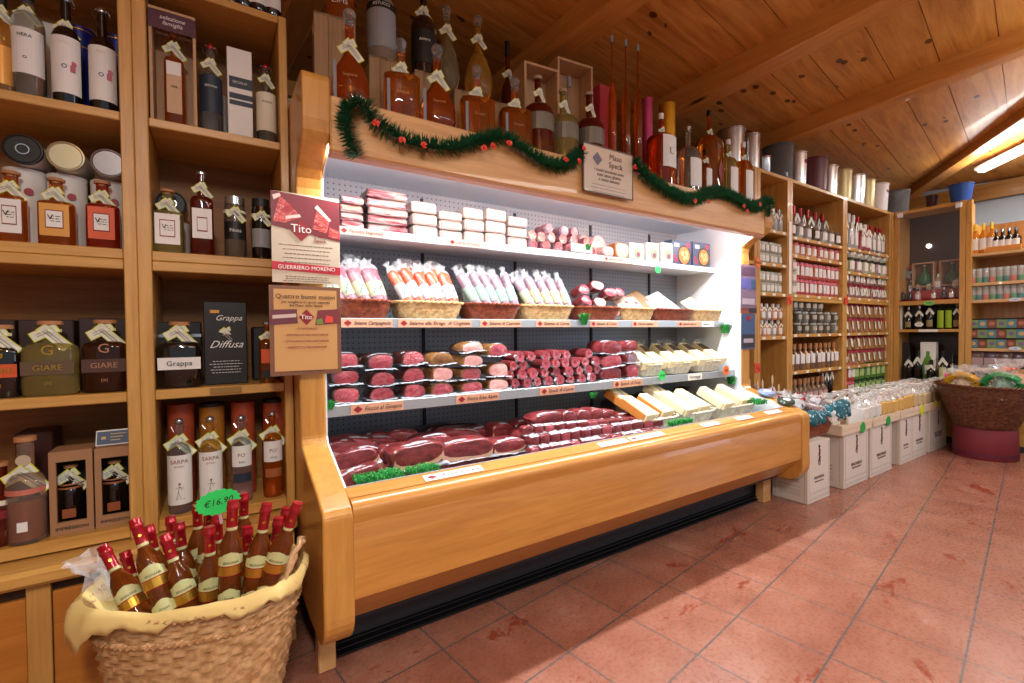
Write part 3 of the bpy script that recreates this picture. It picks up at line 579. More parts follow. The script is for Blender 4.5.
# --- row B ---
grp = 'squat flasks in front of white gift tubes'
gt = 'white gift tubes behind the flasks'
tubew = mat('white_tube', 'd6d2cc', .5); rr = .055
for px, y2, lid, ln in ((26, 172, BLKLAB, 'black'), (68, 178, mat('champagne_lid', 'b8ab88', .3, .6), 'champagne gold'), (110, 184, mat('pewter_lid', '8a8280', .3, .6), 'pewter grey')):
    hz = H(px, y2, 2.2, ZB); kk = tube_box(.052, hz, tubew); kk.append(('red_seal', MB().lathe([(.0001, 0), (.012, 0)], 14, Matrix.Translation((.02, -.0535, hz*.7)) @ Matrix.Rotation(PI/2, 4, 'X'), None, False).mesh('seal', mat('dark_pink_seal', '9c3040', .5))))
    onshelf(kk, 'gift_tube', 'upright white gift tube carrying the lying tube with %s lid' % ln, px, 2.2, ZB, 'tube', gt, py=200)
    kk = tube_box(.047, .17, tubew, lid); x = at(px, 165, 2.14).x
    if ln == 'black': kk.append(('emblem', (lambda q: q.lathe([(.014, 0), (.017, 0)], 20, Matrix.Translation((0, 0, .1712)), None, False).mesh('ring', SILV, True))(MB())))
    place(kk, 'gift_tube', 'tube lying on the flask tubes with its %s lid facing out, left bay' % ln, 'tube', 'lying gift tubes', (x, 2.28, ZB+hz+.05), (PI/2, 0, 0))
def flask(w, h, glass, lab, rect, cork=CORK, n=0, textc=INK, name='GIN'):
    lz0, lz1 = .14, .60
    return bottle(w/2, h, .017, glass, 'cork', cork, kind='square', sec=(3.2, 1, .72), shoulder=.64, neck=.70, labels=[('f', lz0, lz1, lab, .78)] + ([('f', lz0+.12, lz1-.1, rect, .52)] if rect else []), tagz=.78, tags=1.1, caph=.02, seed=n) + [('label_frame', MB().box(-w*.24, -w*.36-.0026, h*.25, w*.24, -w*.36-.002, h*.51).mesh('frame', RED_INK, True)), ('label_plate', MB().box(-w*.215, -w*.36-.0034, h*.265, w*.215, -w*.36-.003, h*.495).mesh('plate', WLAB, True)), ('lettering', shift(text('V', .024, INK), (-w*.1, -w*.36-.005, h*.40))), ('small_print', shift(lines(3, w*.3, INK, .008, n), (.004, -w*.36-.004, h*.42)))]
for i, (px, x0, x1, top, g, lab, d) in enumerate(((12, -4, 28, 172, AMBER, WLAB, 'white'), (57, 37, 76, 179, AMBER, GOLDLAB, 'gold'), (103, 85, 120, 182, REDLIQ, ORLAB, 'orange'))):
    w = wpx(x0, x1, 2.11, 200); k = flask(w*.97, H(px, top, 2.11, ZB), g, lab, None, n=i+10); onshelf(k, 'spirit_flask', 'squat amber flask with %s label and framed plate, left bay' % d, px, 2.11, ZB, 'flask', grp, py=210)
for px, ln in ((171, 'beside the tall dark red bottle'), (264, 'above the small dark jar')):
    kk = tube_box(.047, .15, tubew, BLKLAB); x = at(px, 180, 2.16).x; kk.append(('emblem', (lambda q: q.lathe([(.014, 0), (.017, 0)], 20, Matrix.Translation((0, 0, .1512)), None, False).mesh('ring', SILV, True))(MB())))
    place(kk, 'gift_tube', 'lying gift tube with black lid %s, narrow bay' % ln, 'tube', 'lying gift tubes', (x, 2.3, ZB+(.20 if px < 200 else .185)), (PI/2, 0, 0))
    onshelf(tube_box(.05, .145 if px < 200 else .13, tubew), 'gift_tube', 'upright white gift tube under the lying tube %s' % ln, px+3, 2.25, ZB, 'tube', gt, py=210)
k = flask(wpx(152, 184, 2.11, 220), H(167, 190, 2.11, ZB), OLIVE, WLAB, None, n=14); onshelf(k, 'spirit_flask', 'squat flask of pale yellow spirit with white framed label, narrow bay', 168, 2.11, ZB, 'flask', grp, py=220)
k = bottle(.036, H(202, 173, 2.1, ZB), .013, DKRED, 'cork', SILV, kind='square', sec=(4, 1, .9), shoulder=.66, neck=.74, labels=[('f', .2, .55, WLAB, .85), ('f', .28, .45, RED_INK, .45), ('f', .295, .435, WLAB, .40)], tagz=.82, caph=.02, seed=15); onshelf(k, 'spirit_bottle', 'tall dark red bottle with white label between two flasks', 202, 2.1, ZB, py=210)
def jar(r, h, glass, lid, lab, lz=(.25, .7), tagz=None, txt=None, n=18, seed=0):
    K = [('glass_body', MB().lathe([(r*.92, 0), (r, .004), (r, h*.80), (r*.86, h*.88), (r*.86, h*.9)], n).mesh('glass', glass)), ('lid', MB().lathe([(r*.93, h*.87), (r*.93, h-.001), (r*.85, h)], n).mesh('lid', lid))]
    if lab: K.append(('paper_label', wrap_label(r, h*lz[0], h*lz[1], lab, 70)))
    if txt: K.append(('lettering', shift(text(txt[0], txt[1], txt[2], r+.002), (0, 0, h*(lz[0]+lz[1])/2))))
    if tagz: K.append(('paper_tag', neck_tag(r+.0005, h*tagz, 1, seed)))
    return K
k = jar(.037, H(234, 198, 2.1, ZB), mat('grey_glass', '77685a', .1, trans=.5), SILV, BLKLAB, (.3, .58), .75, ('Nusa', .02, WLAB)); onshelf(k, 'glass_jar', 'grey glass jar with silver lid and black label', 235, 2.1, ZB, 'jar', py=220)
k = jar(.034, H(260, 200, 2.1, ZB), DKGLASS, BLKLAB, GREYLAB, (.2, .5), .72); onshelf(k, 'glass_jar', 'dark glass jar with grey label and price tag, half behind the poster', 261, 2.1, ZB, 'jar', py=220)
# --- row C ---
grpb = 'dark brown cartons behind the wide flasks'
for x0, x1, y0, hh, d in ((-14, 22, 320, None, 'leftmost'), (23, 80, 320, None, 'middle'), (82, 131, 318, None, 'right')):
    w = wpx(x0, x1, 2.2, 350)-.004; z = H(40, y0, 2.2, ZC); onshelf([('carton', rbox(MB(), -w/2, -.05, 0, w/2, .05, z, .003).mesh('carton', DKBOX, True))], 'bottle_carton', '%s dark brown upright carton behind the wide flasks, left bay' % d, (x0+x1)/2, 2.25, ZC, 'carton', grpb, py=350)
zz = H(40, 320, 2.2, ZC)+.0015
for x0, x1, d in ((-12, 23, 'left'), (26, 86, 'right')):
    w = wpx(x0, x1, 2.2, 310)-.006; k = [('carton', rbox(MB(), -w/2, -.05, 0, w/2, .05, .082, .003).mesh('carton', DKBOX, True)), ('lettering', shift(text('GF', .02, GOLDF), (0, -.052, .048)))]
    onshelf(k, 'bottle_carton', 'dark brown carton lying on the upright cartons, %s one' % d, (x0+x1)/2, 2.25, zz, 'carton', grpb, py=310)
def tent_card(w, h, lab):
    b = MB(); b.add([(-w/2, 0, 0), (w/2, 0, 0), (w/2, .02, h), (-w/2, .02, h), (-w/2, .04, 0), (w/2, .04, 0)], [(0, 1, 2, 3), (3, 2, 5, 4)])
    K = [('card', b.mesh('card', WCARD, True)), None]
    q = MB(); q.add([(-w/2+.003, -.0008, .004), (w/2-.003, -.0008, .004), (w/2-.003, .0170, h-.004), (-w/2+.003, .0170, h-.004)], [(0, 1, 2, 3)]); K[1] = ('printed_panel', q.mesh('panel', NAVYC, True))
    q = MB()
    for i, l in enumerate((.8, .65, .5)): z = h*(.7-.2*i); q.box(-w*.12, -.002+z*.42-.0025, z, -w*.12+w*.5*l, -.001+z*.42-.0025, z+.003)
    q.box(-w*.36, h*.2-.004, h*.35, -w*.24, h*.2-.003, h*.6); K.append(('print', q.mesh('print', mat('pale_gold_print', 'c8b478', .6) if 'pale_gold_print' not in bpy.data.materials else bpy.data.materials['pale_gold_print'], True))); return K
onshelf(tent_card(wpx(-4, 18, 2.16, 295), .062, ''), 'tent_card', 'navy folded card standing on the cartons at the left picture edge', 7, 2.2, zz+.0835, 'sign', 'navy folded cards', py=292)
onshelf(tent_card(wpx(92, 131, 2.16, 310), .055, ''), 'tent_card', 'navy folded card standing on the carton beside the oak post', 111, 2.2, zz, 'sign', 'navy folded cards', py=310)
def wideflask(w, h, glass, bandm, name, goldm, seed=0):
    return bottle(w/2, h, .024, glass, 'cork', CORK, kind='square', sec=(3.4, 1, .6), shoulder=.62, neck=.75, labels=[('f', .28, .46, bandm, .92)], tagz=.86, caph=.026, tags=1.5, seed=seed) + [('lettering', shift(text(name, .026, goldm), (0, -w*.3-.004, h*.37))), ('lettering', shift(text('G', .045, goldm), (0, -w*.3-.003, h*.60))), ('lettering', shift(text('[III]', .013, goldm), (0, -w*.3-.003, h*.17)))]
for i, (px, x0, x1, top, g, bm, nm, gm, d) in enumerate(((0, -25, 20, 325, DKGLASS, ORLAB, 'GIARE', GOLDF, 'dark wide flask with orange band cut by the left edge of the picture'), (51, 22, 81, 321, OLIVE, mat('brown_band', '5a4630', .5), 'GIARE', GOLDF, 'wide flask of pale gold spirit with brown band label'), (106, 82, 131, 320, BROWN, mat('dark_brown_band', '4c3026', .5), 'GIARE', mat('copper_print', 'a87a58', .5), 'wide brown flask with dark brown band next to the oak post'))):
    w = wpx(x0, x1, 2.1, 350)*.97; k = wideflask(w, H(px, top, 2.1, ZC), g, bm, nm, gm, 20+i); onshelf(k, 'spirit_flask', d, px, 2.1, ZC, 'flask', 'wide flasks', py=350)
w = wpx(157, 203, 2.1, 350); k = wideflask(w, H(180, 322, 2.1, ZC), DKGLASS, WLAB, 'Grappa', INK, 25); onshelf(k, 'spirit_flask', 'wide near-black flask with white band label, narrow bay', 180, 2.1, ZC, 'flask', 'wide flasks', py=350)
w = wpx(157, 203, 2.2, 330); k = [('carton', rbox(MB(), -w/2, -.05, 0, w/2, .05, H(180, 322, 2.2, ZC), .003).mesh('carton', BLKBOX, True)), ('silver_stripe', MB().box(-w/2, -.052, .185, w/2, -.0505, .197).mesh('stripe', SILV, True))]
onshelf(k, 'bottle_carton', 'black carton with silver stripe behind the near-black flask', 180, 2.26, ZC, 'carton', py=350)
w = wpx(205, 248, 2.12, 340); hh = H(226, 302, 2.12, ZC)
k = [('carton', rbox(MB(), -w/2, 0, 0, w/2, .1, hh, .003).mesh('carton', BLKBOX, True)), ('lettering', shift(text('Grappa', .030, WLAB, shear=.4), (.01, -.0015, hh*.8))), ('lettering', shift(text('Diffusa', .040, WLAB, shear=.5), (0, -.0015, hh*.48)))]
k.append(('print', shift(lines(5, .11, WLAB, .011, 3), (0, -.001, hh*.28)))); k.append(('ribbon_seal', shift(MB().box(-.05, -.001, 0, -.02, 0, .012).mesh('seal', GOLDLAB, True), (0, -.001, hh*.86)))); k.append(('paper_tag', shift(neck_tag(.012, .0, 1.4, 4), (0, .01, hh*.62))))
onshelf(k, 'bottle_carton', 'black carton with white script writing and a price tag, narrow bay', 226, 2.11, ZC, 'carton', py=345)
k = bottle(.033, H(268, 322, 2.1, ZC), .014, AMBER, 'cork', SILV, kind='square', sec=(4, 1, .9), shoulder=.6, neck=.76, labels=[('f', .32, .55, ORLAB, .8), ('f', .08, .2, BLKLAB, .8)], tagz=.78, caph=.02, seed=30); onshelf(k, 'spirit_bottle', 'small amber bottle with orange label half hidden by the lower poster', 268, 2.1, ZC, py=350)
onshelf([('carton', rbox(MB(), -.05, 0, 0, .05, .08, .225).mesh('carton', BLKBOX, True))], 'bottle_carton', 'black carton behind the small amber bottle', 266, 2.2, ZC, 'carton', py=350)
onshelf([('card', rbox(MB(), -.05, 0, 0, .05, .0015, .022, .0005).mesh('card', mat('brass_plate', '96723c', .4, .4), True))], 'shelf_tag', 'small brass coloured tag on the shelf edge under the black script carton', 226, 2.026, ZC-.026, 'label', py=390)
# --- row D ---
k = bottle(.046, .26, .016, DKRED, 'cork', CORK, shoulder=.5, neck=.66, labels=[('w', .5, .56, CREAMLAB, 90), ('w', .34, .44, RED_INK, 90)], tagz=.42, tags=1.3, seed=31); onshelf(k, 'spirit_bottle', 'dark red bottle at the left picture edge on the lowest shelf', 1, 2.1, ZD, py=500)
hh = H(28, 436, 2.08, ZD)
k = bottle(.048, hh, .02, mat('warm_clear_glass', 'd0b8a8', .05, trans=.85, ior=1.3), 'cork', CORK, shoulder=.55, neck=.70, labels=[('w', .47, .52, mat('pink_band', 'c0705c', .5), 100), ('f', .13, .22, WLAB, .25)], tagz=.66, tags=1.7, seed=32, caph=.03)
k += [('paper_seal', MB().lathe([(.0001, 0), (.018, 0)], 16, Matrix.Translation((.0, -.024, hh*.78)) @ Matrix.Rotation(PI/2, 4, 'X'), None, False).mesh('seal', mat('seal_paper', 'b8a48c', .6))), ('amber_core', MB().lathe([(.036, .012), (.036, hh*.40)], 16).mesh('core', mat('amber_core', '9c4a20', .3)))]
onshelf(k, 'spirit_bottle', 'thick clear bottle with round seal and amber bottom left of the kraft boxes', 27, 2.08, ZD, py=500)
w = wpx(13, 50, 2.3, 440); onshelf([('carton', rbox(MB(), -w/2, -.06, 0, w/2, .06, H(40, 430, 2.26, ZD), .003).mesh('carton', mat('plum_brown_card', '3a1a16', .35), True))], 'bottle_carton', 'dark plum carton standing behind the thick clear bottle', 40, 2.28, ZD, 'carton', py=450)
for i, (x0, x1, top, bot) in enumerate(((49, 94, 451, 538), (95, 136, 447, 530))):
    Yb = 2.07; w = wpx(x0, x1, Yb, 490)-.002; hh = H(x0+20, top, Yb, ZD); fr = .017
    fm = MB(); fm.box(-w/2, 0, 0, -w/2+fr, .012, hh); fm.box(w/2-fr, 0, 0, w/2, .012, hh); fm.box(-w/2+fr, 0, hh-.035, w/2-fr, .012, hh); fm.box(-w/2+fr, 0, 0, w/2-fr, .012, .04)
    k = [('window_frame', fm.mesh('frame', KRAFT, True)), ('carton', MB().box(-w/2, .0125, 0, -w/2+.003, .11, hh).box(w/2-.003, .0125, 0, w/2, .11, hh).box(-w/2+.003, .107, 0, w/2-.003, .11, hh).box(-w/2+.003, .0125, hh-.003, w/2-.003, .107, hh).box(-w/2+.003, .0125, 0, w/2-.003, .107, .003).mesh('carton', KRAFT, True)), ('inner_card', MB().box(-w/2+.004, .104, .004, w/2-.004, .1065, hh-.004).mesh('inner', BLKBOX, True)), ('lettering', shift(text('IMPRESSIONI', .0145, INK), (0, -.0015, .02)))]
    onshelf(k, 'window_carton', 'kraft carton with a window showing a bottle, %s of the two' % ('left' if i == 0 else 'right'), (x0+x1)/2, Yb, ZD, 'carton', 'kraft window cartons', py=490)
    k = bottle(.034, hh-.06, .014, DKGLASS, 'cork', CORK, shoulder=.62, neck=.74, labels=[('w', .64, .67, mat('copper_band', 'b47850', .4, .5), 90), ('w', .70, .72, mat('copper_band2', 'b47850', .4, .5), 90), ('f', .2, .34, mat('copper_label', '8c4a28', .5), .5)], tagz=.84, tags=1.35, seed=33+i)
    onshelf(k, 'spirit_bottle', 'dark bottle with copper bands inside the %s kraft window carton' % ('left' if i == 0 else 'right'), (x0+x1)/2, Yb+.057, ZD+.004, group='bottles in kraft cartons', py=490)
onshelf(tent_card(wpx(96, 135, 2.1, 440), .05, ''), 'tent_card', 'navy folded card standing on the right kraft window carton', 115, 2.11, ZD+H(115, 447, 2.07, ZD)+.001, 'sign', 'navy folded cards', py=440)
for i, (px, t0, top, bt, m, g, nm, dd) in enumerate(((180, 179, 418, 404, ORTUBE, CLEAR, 'SARPA', 'clear'), (211, 210, 416, 403, OCTUBE, GOLD, 'SARPA', 'golden'), (242, 241, 415, 402, ORTUBE, CLEAR, 'PO\u2019', 'clear'), (273, 273, 411, 399, ORTUBE, AMBER, 'PO\u2019', 'amber'))):
    h = H(px, top, 2.1, ZD); wl = [('w', .10, .62, WLAB, 78)] if i < 2 else [('w', .42, .66, WLAB, 60), ('w', .24, .34, NAVYLAB if i == 2 else mat('tawny_label', '9a5a30', .5), 50)]
    k = bottle(.037, h, .0125, g, 'swing', shoulder=.66, neck=.80, labels=wl, tagz=.76, tags=1.45, txt=[(nm, .55, .02, mat('rust_ink', '8a4434', .6))] + ([('DI POLI', .50, .009, mat('rust_ink2', '8a4434', .6))] if i < 2 else [('POLI', .47, .011, INK)]), seed=40+i)
    if i < 2:       # sketch of a figure on the label
        q = MB(); r_ = .0395
        for (ax, az, bx, bz) in ((0, .30, -.004, .24), (0, .30, .008, .25), (-.004, .24, -.010, .16), (-.004, .24, .004, .16), (.0, .285, .014, .27), (.0, .285, -.012, .275), (-.012, .16, .016, .158)): q.tube([(math.sin(x/r_)*r_, -math.cos(x/r_)*r_, z*h) for x, z in ((ax, az), (bx, bz))], .0007, 4)
        q.ball((0, -r_, .32*h), .004, 6); k.append(('drawing', q.mesh('drawing', mat('rust_ink3', '7a5a50', .6))))
    onshelf(k, 'grappa_bottle', '%s swing-top bottle with white label, %s of four on the lowest shelf' % (dd, nth(i, 4)), px, 2.1, ZD, group='four swing-top bottles', py=470)
    hh = H(t0, bt, 2.19, ZD); onshelf(tube_box(.043, hh, m, BLKLAB if i % 2 else m), 'gift_tube', '%s gift tube behind the swing-top bottles, %s of four' % ('ochre' if m is OCTUBE else 'rust orange', nth(i, 4)), px+2, 2.2, ZD, 'tube', 'gift tubes behind the swing-top bottles', py=460)
# bottles standing on top of the narrow bay
for i, (px, g) in enumerate(((228, CLEAR), (243, DKGLASS), (258, BROWN), (272, DKGLASS))):
    onshelf(bottle(.034, .16, .013, g, 'cork', shoulder=.6, n=14, labels=[('w', .2, .5, WLAB)]), 'spirit_bottle', 'bottle on top of the narrow bay cut off by the top edge, %s of four' % nth(i, 4), px, 2.08, 2.455, group='bottles on top of the narrow bay', py=5)
# ---------------- wicker, meat, cheese makers ----------------
def weave(levels, ax, ay, e, segs, rings, amp, freq, wavy=0):
    """woven wall: levels = [(scale, z)], one strand per ring, strands pass in and out of the stakes"""
    def lev(t):
        t *= len(levels)-1; i = min(int(t), len(levels)-2); f = t-i
        return tuple(levels[i][k]*(1-f)+levels[i+1][k]*f for k in (0, 1))
    vs = []; fs = []; n = rings*2+1
    for j in range(n):
        s, z = lev(j/(n-1)); st_ = j//2
        for i in range(segs):
            a = 2*PI*i/segs; cx, cy = math.cos(a), math.sin(a); q = (abs(cx)**e+abs(cy)**e)**(-1/e)
            off = amp*(.35+.65*math.sin(freq*a+PI*st_)) if j % 2 else -amp*.5
            vs.append(((ax*s+off)*cx*q, (ay*s+off)*cy*q, z+wavy*math.sin(3*a+st_)*(j/n)))
    for j in range(n-1):
        for i in range(segs): k = (i+1) % segs; fs.append((j*segs+i, j*segs+k, (j+1)*segs+k, (j+1)*segs+i))
    b = MB(); b.add(vs, fs); return b
def rimpath(ax, ay, e, z, n=48): 
    o = []
    for i in range(n):
        a = 2*PI*i/n; cx, cy = math.cos(a), math.sin(a); q = (abs(cx)**e+abs(cy)**e)**(-1/e); o.append((ax*cx*q, ay*cy*q, z))
    return o
def braid(path, r, tw, nt=10):
    b = MB(); n = len(path); m = n*3
    for ph in (0, PI):
        P = []
        for i in range(m):
            f = i/3; a = Vector(path[int(f) % n]); c = Vector(path[(int(f)+1) % n]); p = a.lerp(c, f-int(f)); d = (c-a).normalized(); s = Vector((d.y, -d.x, 0)); t = tw*2*PI*i/m+ph
            P.append(p+s*r*.7*math.cos(t)+Vector((0, 0, r*.7*math.sin(t))))
        b.tube(P, r*.75, 5, True)
    return b
def small_basket(w, d, h, m, rings=6):
    b = weave([(.80, 0), (.92, h*.5), (1, h)], w/2, d/2, 4, 72, rings, .0035, 18)
    fl = MB().lathe([(.0001, .006), (.80, .006)], 40, None, (4, w/2, d/2), False)
    return [('woven_wall', b.mesh('weave', m, ang=2.5)), ('basket_floor', fl.mesh('floor', m, True)), ('rim', braid(rimpath(w/2+.002, d/2+.002, 4, h, 36), .006, 22).mesh('rim', m))]
def cut_piece(w, h, d, crust, cut, seed=0, e=2.8, flange=True, film=True, taper=.85, top=0, fat=None, jit=.05):
    q = random.Random(seed); n = 22
    sec = []
    ph = q.uniform(0, 6)
    for i in range(n):
        a = 2*PI*i/n; cx, cz = math.cos(a), math.sin(a); k = (abs(cx)**e+abs(cz)**e)**(-1/e)*(1+jit*math.sin(3*a+ph)+q.uniform(-.02, .02))
        x = cx*k; z = cz*k
        if z < 0: z *= .96
        x *= 1-top*(z+1)/2*.5
        sec.append((x*w/2, h/2+z*h/2))
    zc_ = h/2
    rings = [(.86, -.001), (.97, .004), (1, .016), (1.0, d*.6), (taper, d*.93), (taper*.7, d)]
    def ring(s, y, o=0): return [(x*(s+o), y+(q.uniform(-.002, .002) if y > .01 else 0), zc_+(z-zc_)*(s+o)) for x, z in sec]
    def shell(o, m, nm, rs):
        b = MB(); vs = []
        for s_, y in rs: vs += ring(s_, y, o)
        fs = [(j*n+i, (j+1)*n+i, (j+1)*n+(i+1) % n, j*n+(i+1) % n) for j in range(len(rs)-1) for i in range(n)]; fs.append(tuple((len(rs)-1)*n+i for i in range(n)))
        b.add(vs, fs); return b.mesh(nm, m)
    K = [('crust', shell(0, crust, 'crust', rings))]
    b = MB(); vs = ring(.86, -.0012)+ring(.5, -.005)+[(0, -.006, zc_)]
    fs = [(i, (i+1) % n, n+(i+1) % n, n+i) for i in range(n)]+[(n+i, n+(i+1) % n, 2*n) for i in range(n)]
    b.add(vs, fs); K.append(('cut_face', b.mesh('cut', cut)))
    if fat:
        vs = []; idx = [i for i in range(n) if sec[i][1] < h*.42]
        idx.sort(key=lambda i: sec[i][0]); b = MB()
        for i in idx: x, z = sec[i]; vs += [(x*.98, -.004, zc_+(z-zc_)*.98), (x*.93, -.0085, zc_+(z-zc_)*.98+h*.20)]
        b.add(vs, [(2*k, 2*k+2, 2*k+3, 2*k+1) for k in range(len(idx)-1)]); K.append(('fat_rim', b.mesh('fat', FATM)))
    if w < .09 and e > 4 and q.random() < .6:                                    # pale bag edge over the top of a small block
        b = MB(); b.add([(-w*.5, -.004, h*.93), (w*.5, -.004, h*.93+q.uniform(-.003, .003)), (w*.46, .02, h+.003), (-w*.46, .02, h+.003)], [(0, 1, 2, 3)]); K.append(('vacuum_bag_edge', b.mesh('edge', FILM)))
    if flange:
        b = MB(); m_ = 16; vs = []
        for i in range(m_+1):
            t = i/m_; x = (t-.5)*w*1.10; z = .003+.003*math.sin(t*5+ph)+q.uniform(-.0025, .0025)
            vs += [(x, -.008-q.uniform(0, .012), z+.001), (x, .0, z+.005), (x, d*.5, z+.002)]
        b.add(vs, [f for i in range(m_) for f in ((3*i, 3*i+3, 3*i+4, 3*i+1), (3*i+1, 3*i+4, 3*i+5, 3*i+2))]); K.append(('vacuum_bag_edge', b.mesh('flange', FILM)))
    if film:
        b = MB()                                            # wrinkled pale strips over the top, painted as glare on the vacuum bag
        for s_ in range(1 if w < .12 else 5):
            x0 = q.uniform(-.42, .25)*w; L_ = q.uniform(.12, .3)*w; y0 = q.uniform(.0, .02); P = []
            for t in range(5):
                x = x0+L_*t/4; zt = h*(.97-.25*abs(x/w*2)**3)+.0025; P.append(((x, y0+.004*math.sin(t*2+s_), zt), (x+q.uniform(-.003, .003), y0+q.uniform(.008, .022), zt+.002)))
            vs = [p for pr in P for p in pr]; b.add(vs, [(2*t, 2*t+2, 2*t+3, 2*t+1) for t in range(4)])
        K.append(('vacuum_bag_glare', b.mesh('film', FILM)))
    return K
def cyl_end(r, L, seed, case_m=CASING, cut=SALC, white=True):
    q = random.Random(seed); K = [('casing', MB().lathe([(r*.93, 0), (r, .004), (r, L*.85), (r*.7, L), (.0001, L+.006)], 14, Matrix.Rotation(-PI/2, 4, 'X')).mesh('casing', case_m)),
         ('cut_face', MB().lathe([(.0001, .0015), (r*.93, 0)], 14, Matrix.Rotation(-PI/2, 4, 'X') @ Matrix.Translation((0, 0, -.001)), None, False).mesh('cut', cut))]
    b = MB(); n = 9; a0 = q.uniform(2.6, 4); vs = []
    for i in range(n+1):
        a = a0+2.9*i/n; rr = r*(1.02+.12*math.sin(i*2.1+seed)); vs += [(rr*math.cos(a), -.004, rr*math.sin(a)), (rr*1.12*math.cos(a), .012+.004*math.sin(i*3), rr*1.12*math.sin(a))]
    b.add(vs, [(2*i, 2*i+2, 2*i+3, 2*i+1) for i in range(n)]); K.append(('vacuum_bag_edge', b.mesh('flange', FILM))); return K
def slab(w, h, d, m, seed, edge=SMOKE, b=.008):
    K = [('meat_slab', rbox(MB(), -w/2, 0, 0, w/2, d, h, b).mesh('slab', m))]
    K.append(('rind', rbox(MB(), -w/2-.002, .004, .004, -w/2+.006, d, h-.004, .003).mesh('rind', edge)))
    q = random.Random(seed); f = MB(); n = 10; vs = []
    for i in range(n+1): t = i/n; vs += [((t-.5)*w*1.05, -.006-.004*math.sin(t*20+seed), .001), ((t-.5)*w*1.05, .004, .006+.003*math.sin(t*13+seed))]
    f.add(vs, [(2*i, 2*i+2, 2*i+3, 2*i+1) for i in range(n)]); K.append(('vacuum_bag_edge', f.mesh('edge', FILM))); return K
def salami(r, L, casing, lab, seed, band=.36):
    r *= .84; q = random.Random(seed); P = [(.0001, 0)]+[(r*math.sin(a), r-r*math.cos(a)) for a in (.5, 1, PI/2)]+[(r*1.01, L*.5)]+[(r*math.sin(a), L-r-r*math.cos(a)) for a in (PI/2, 2.1, 2.7)]+[(.0001, L)]
    K = [('casing', MB().lathe(P, 14).mesh('casing', casing))]
    lb = MB().lathe([(r+.002, L*.26), (r+.0022, L*.26+L*band)], 14, None, None, False).mesh('label', lab); K.append(('paper_label', lb))
    e = MB()
    for k in range(3): x = (-.3+.3*k)*r; e.box(x-r*.12, -r-.0035, L*(.32+.06*k), x+r*.16, -r-.0028, L*(.37+.06*k))
    K.append(('label_print', e.mesh('print', mat('label_red_green', 'b0505a', .6) if seed % 2 else mat('label_teal_print', '5a8a80', .6), True)))
    b = MB(); n = 8; vs = []
    for j, (rr, z) in enumerate(((r*1.0, L*.92), (r*.75, L+.006), (r*.35, L+.02), (r*.8, L+.042))):
        for i in range(n): a = 2*PI*i/n; k = rr*(1+.3*math.sin(i*2.3+j+seed)); vs.append((k*math.cos(a), k*math.sin(a)*.6, z+.006*math.sin(i*3+seed)))
    b.add(vs, [(j*n+i, j*n+(i+1) % n, (j+1)*n+(i+1) % n, (j+1)*n+i) for j in range(3) for i in range(n)]); K.append(('bag_tuft', b.mesh('tuft', PLAST, True)))
    g = MB(); g.quad((-r*.72, -r*.80-.003, L*.05), (-r*.45, -r-.003, L*.05), (-r*.45, -r-.003, L*.95), (-r*.72, -r*.80-.003, L*.95)); K.append(('bag_fold', g.mesh('fold', mat('faint_film', 'd0d4d8', .15, alpha=.22, coat=.6), True)))
    return K
# ---------------- top shelf ----------------
ZT, YT = 1.669, 2.112
def X(px, Y, py=240): return at(px, py, Y).x
def stack(px0, px1, n, ytop, ybot, desc, mtr, grp, edge=SMOKE, Y=YT, z0=ZT, jit=.004, cat='bacon', name='bacon_slab', seed=0):
    x0, x1 = X(px0, Y), X(px1, Y); H_ = at((px0+px1)/2, ytop, Y+.01).z-z0; h = H_/n-.001
    for i in range(n):
        k = slab(x1-x0-.008, h-.001, .14, mtr, seed+i, edge, min(.010, h*.25)); q = R.uniform(-jit, jit)
        place(k, name, '%s, %s' % (desc, 'lowest' if i == 0 else 'topmost' if i == n-1 else ORD[i+1]+' from the bottom'), cat, grp, ((x0+x1)/2+q, Y+R.uniform(0, .012), z0+i*(h+.001)), (0, 0, R.uniform(-.03, .03)))
stack(341, 366, 4, 196, 236, 'streaky bacon slab in the stack partly behind the poster', PANC, 'streaky bacon slabs', seed=1)
stack(368, 410, 5, 191, 241, 'long streaky bacon slab in the second stack', PANC, 'streaky bacon slabs', seed=10)
for i, (a, c, t) in enumerate(((413, 439, 202), (440, 464, 211), (465, 486, 208), (487, 508, 209), (509, 529, 217))):
    stack(a, c, 3, t, 246, 'white lard block in the %s of five stacks' % (ORD[i+1]+' from the left' if 0 < i < 4 else 'leftmost' if i == 0 else 'rightmost'), LARDO, 'white lard blocks', LARDO, cat='lard', name='lard_block', seed=20+3*i)
def pile(rows, r, name, base_label, cat, grp, mk, Y, z0, dz, seed0=0, rowname=('bottom row', 'second row', 'third row', 'fourth row')):
    s = seed0
    for j, row in enumerate(rows):
        for i, px in enumerate(row):
            s += 1; x = X(px, Y); k = mk(s, j)
            place(k, name, '%s, %s in the %s' % (base_label, nth(i, len(row)), rowname[j]), cat, grp, (x, Y+R.uniform(0, .02)+.004*j, z0+r+j*dz), (0, R.uniform(-.6, .6), R.uniform(-.1, .1)))
pile([(535, 547, 559, 570, 582, 593), (534, 544, 553, 564, 575, 588), (551, 567, 577)], .030, 'salami_end', 'cut pink salami end on the top shelf', 'salami', 'cut salami ends on the top shelf', lambda s, j: cyl_end(.030, .11, s), YT+.01, ZT, .052)
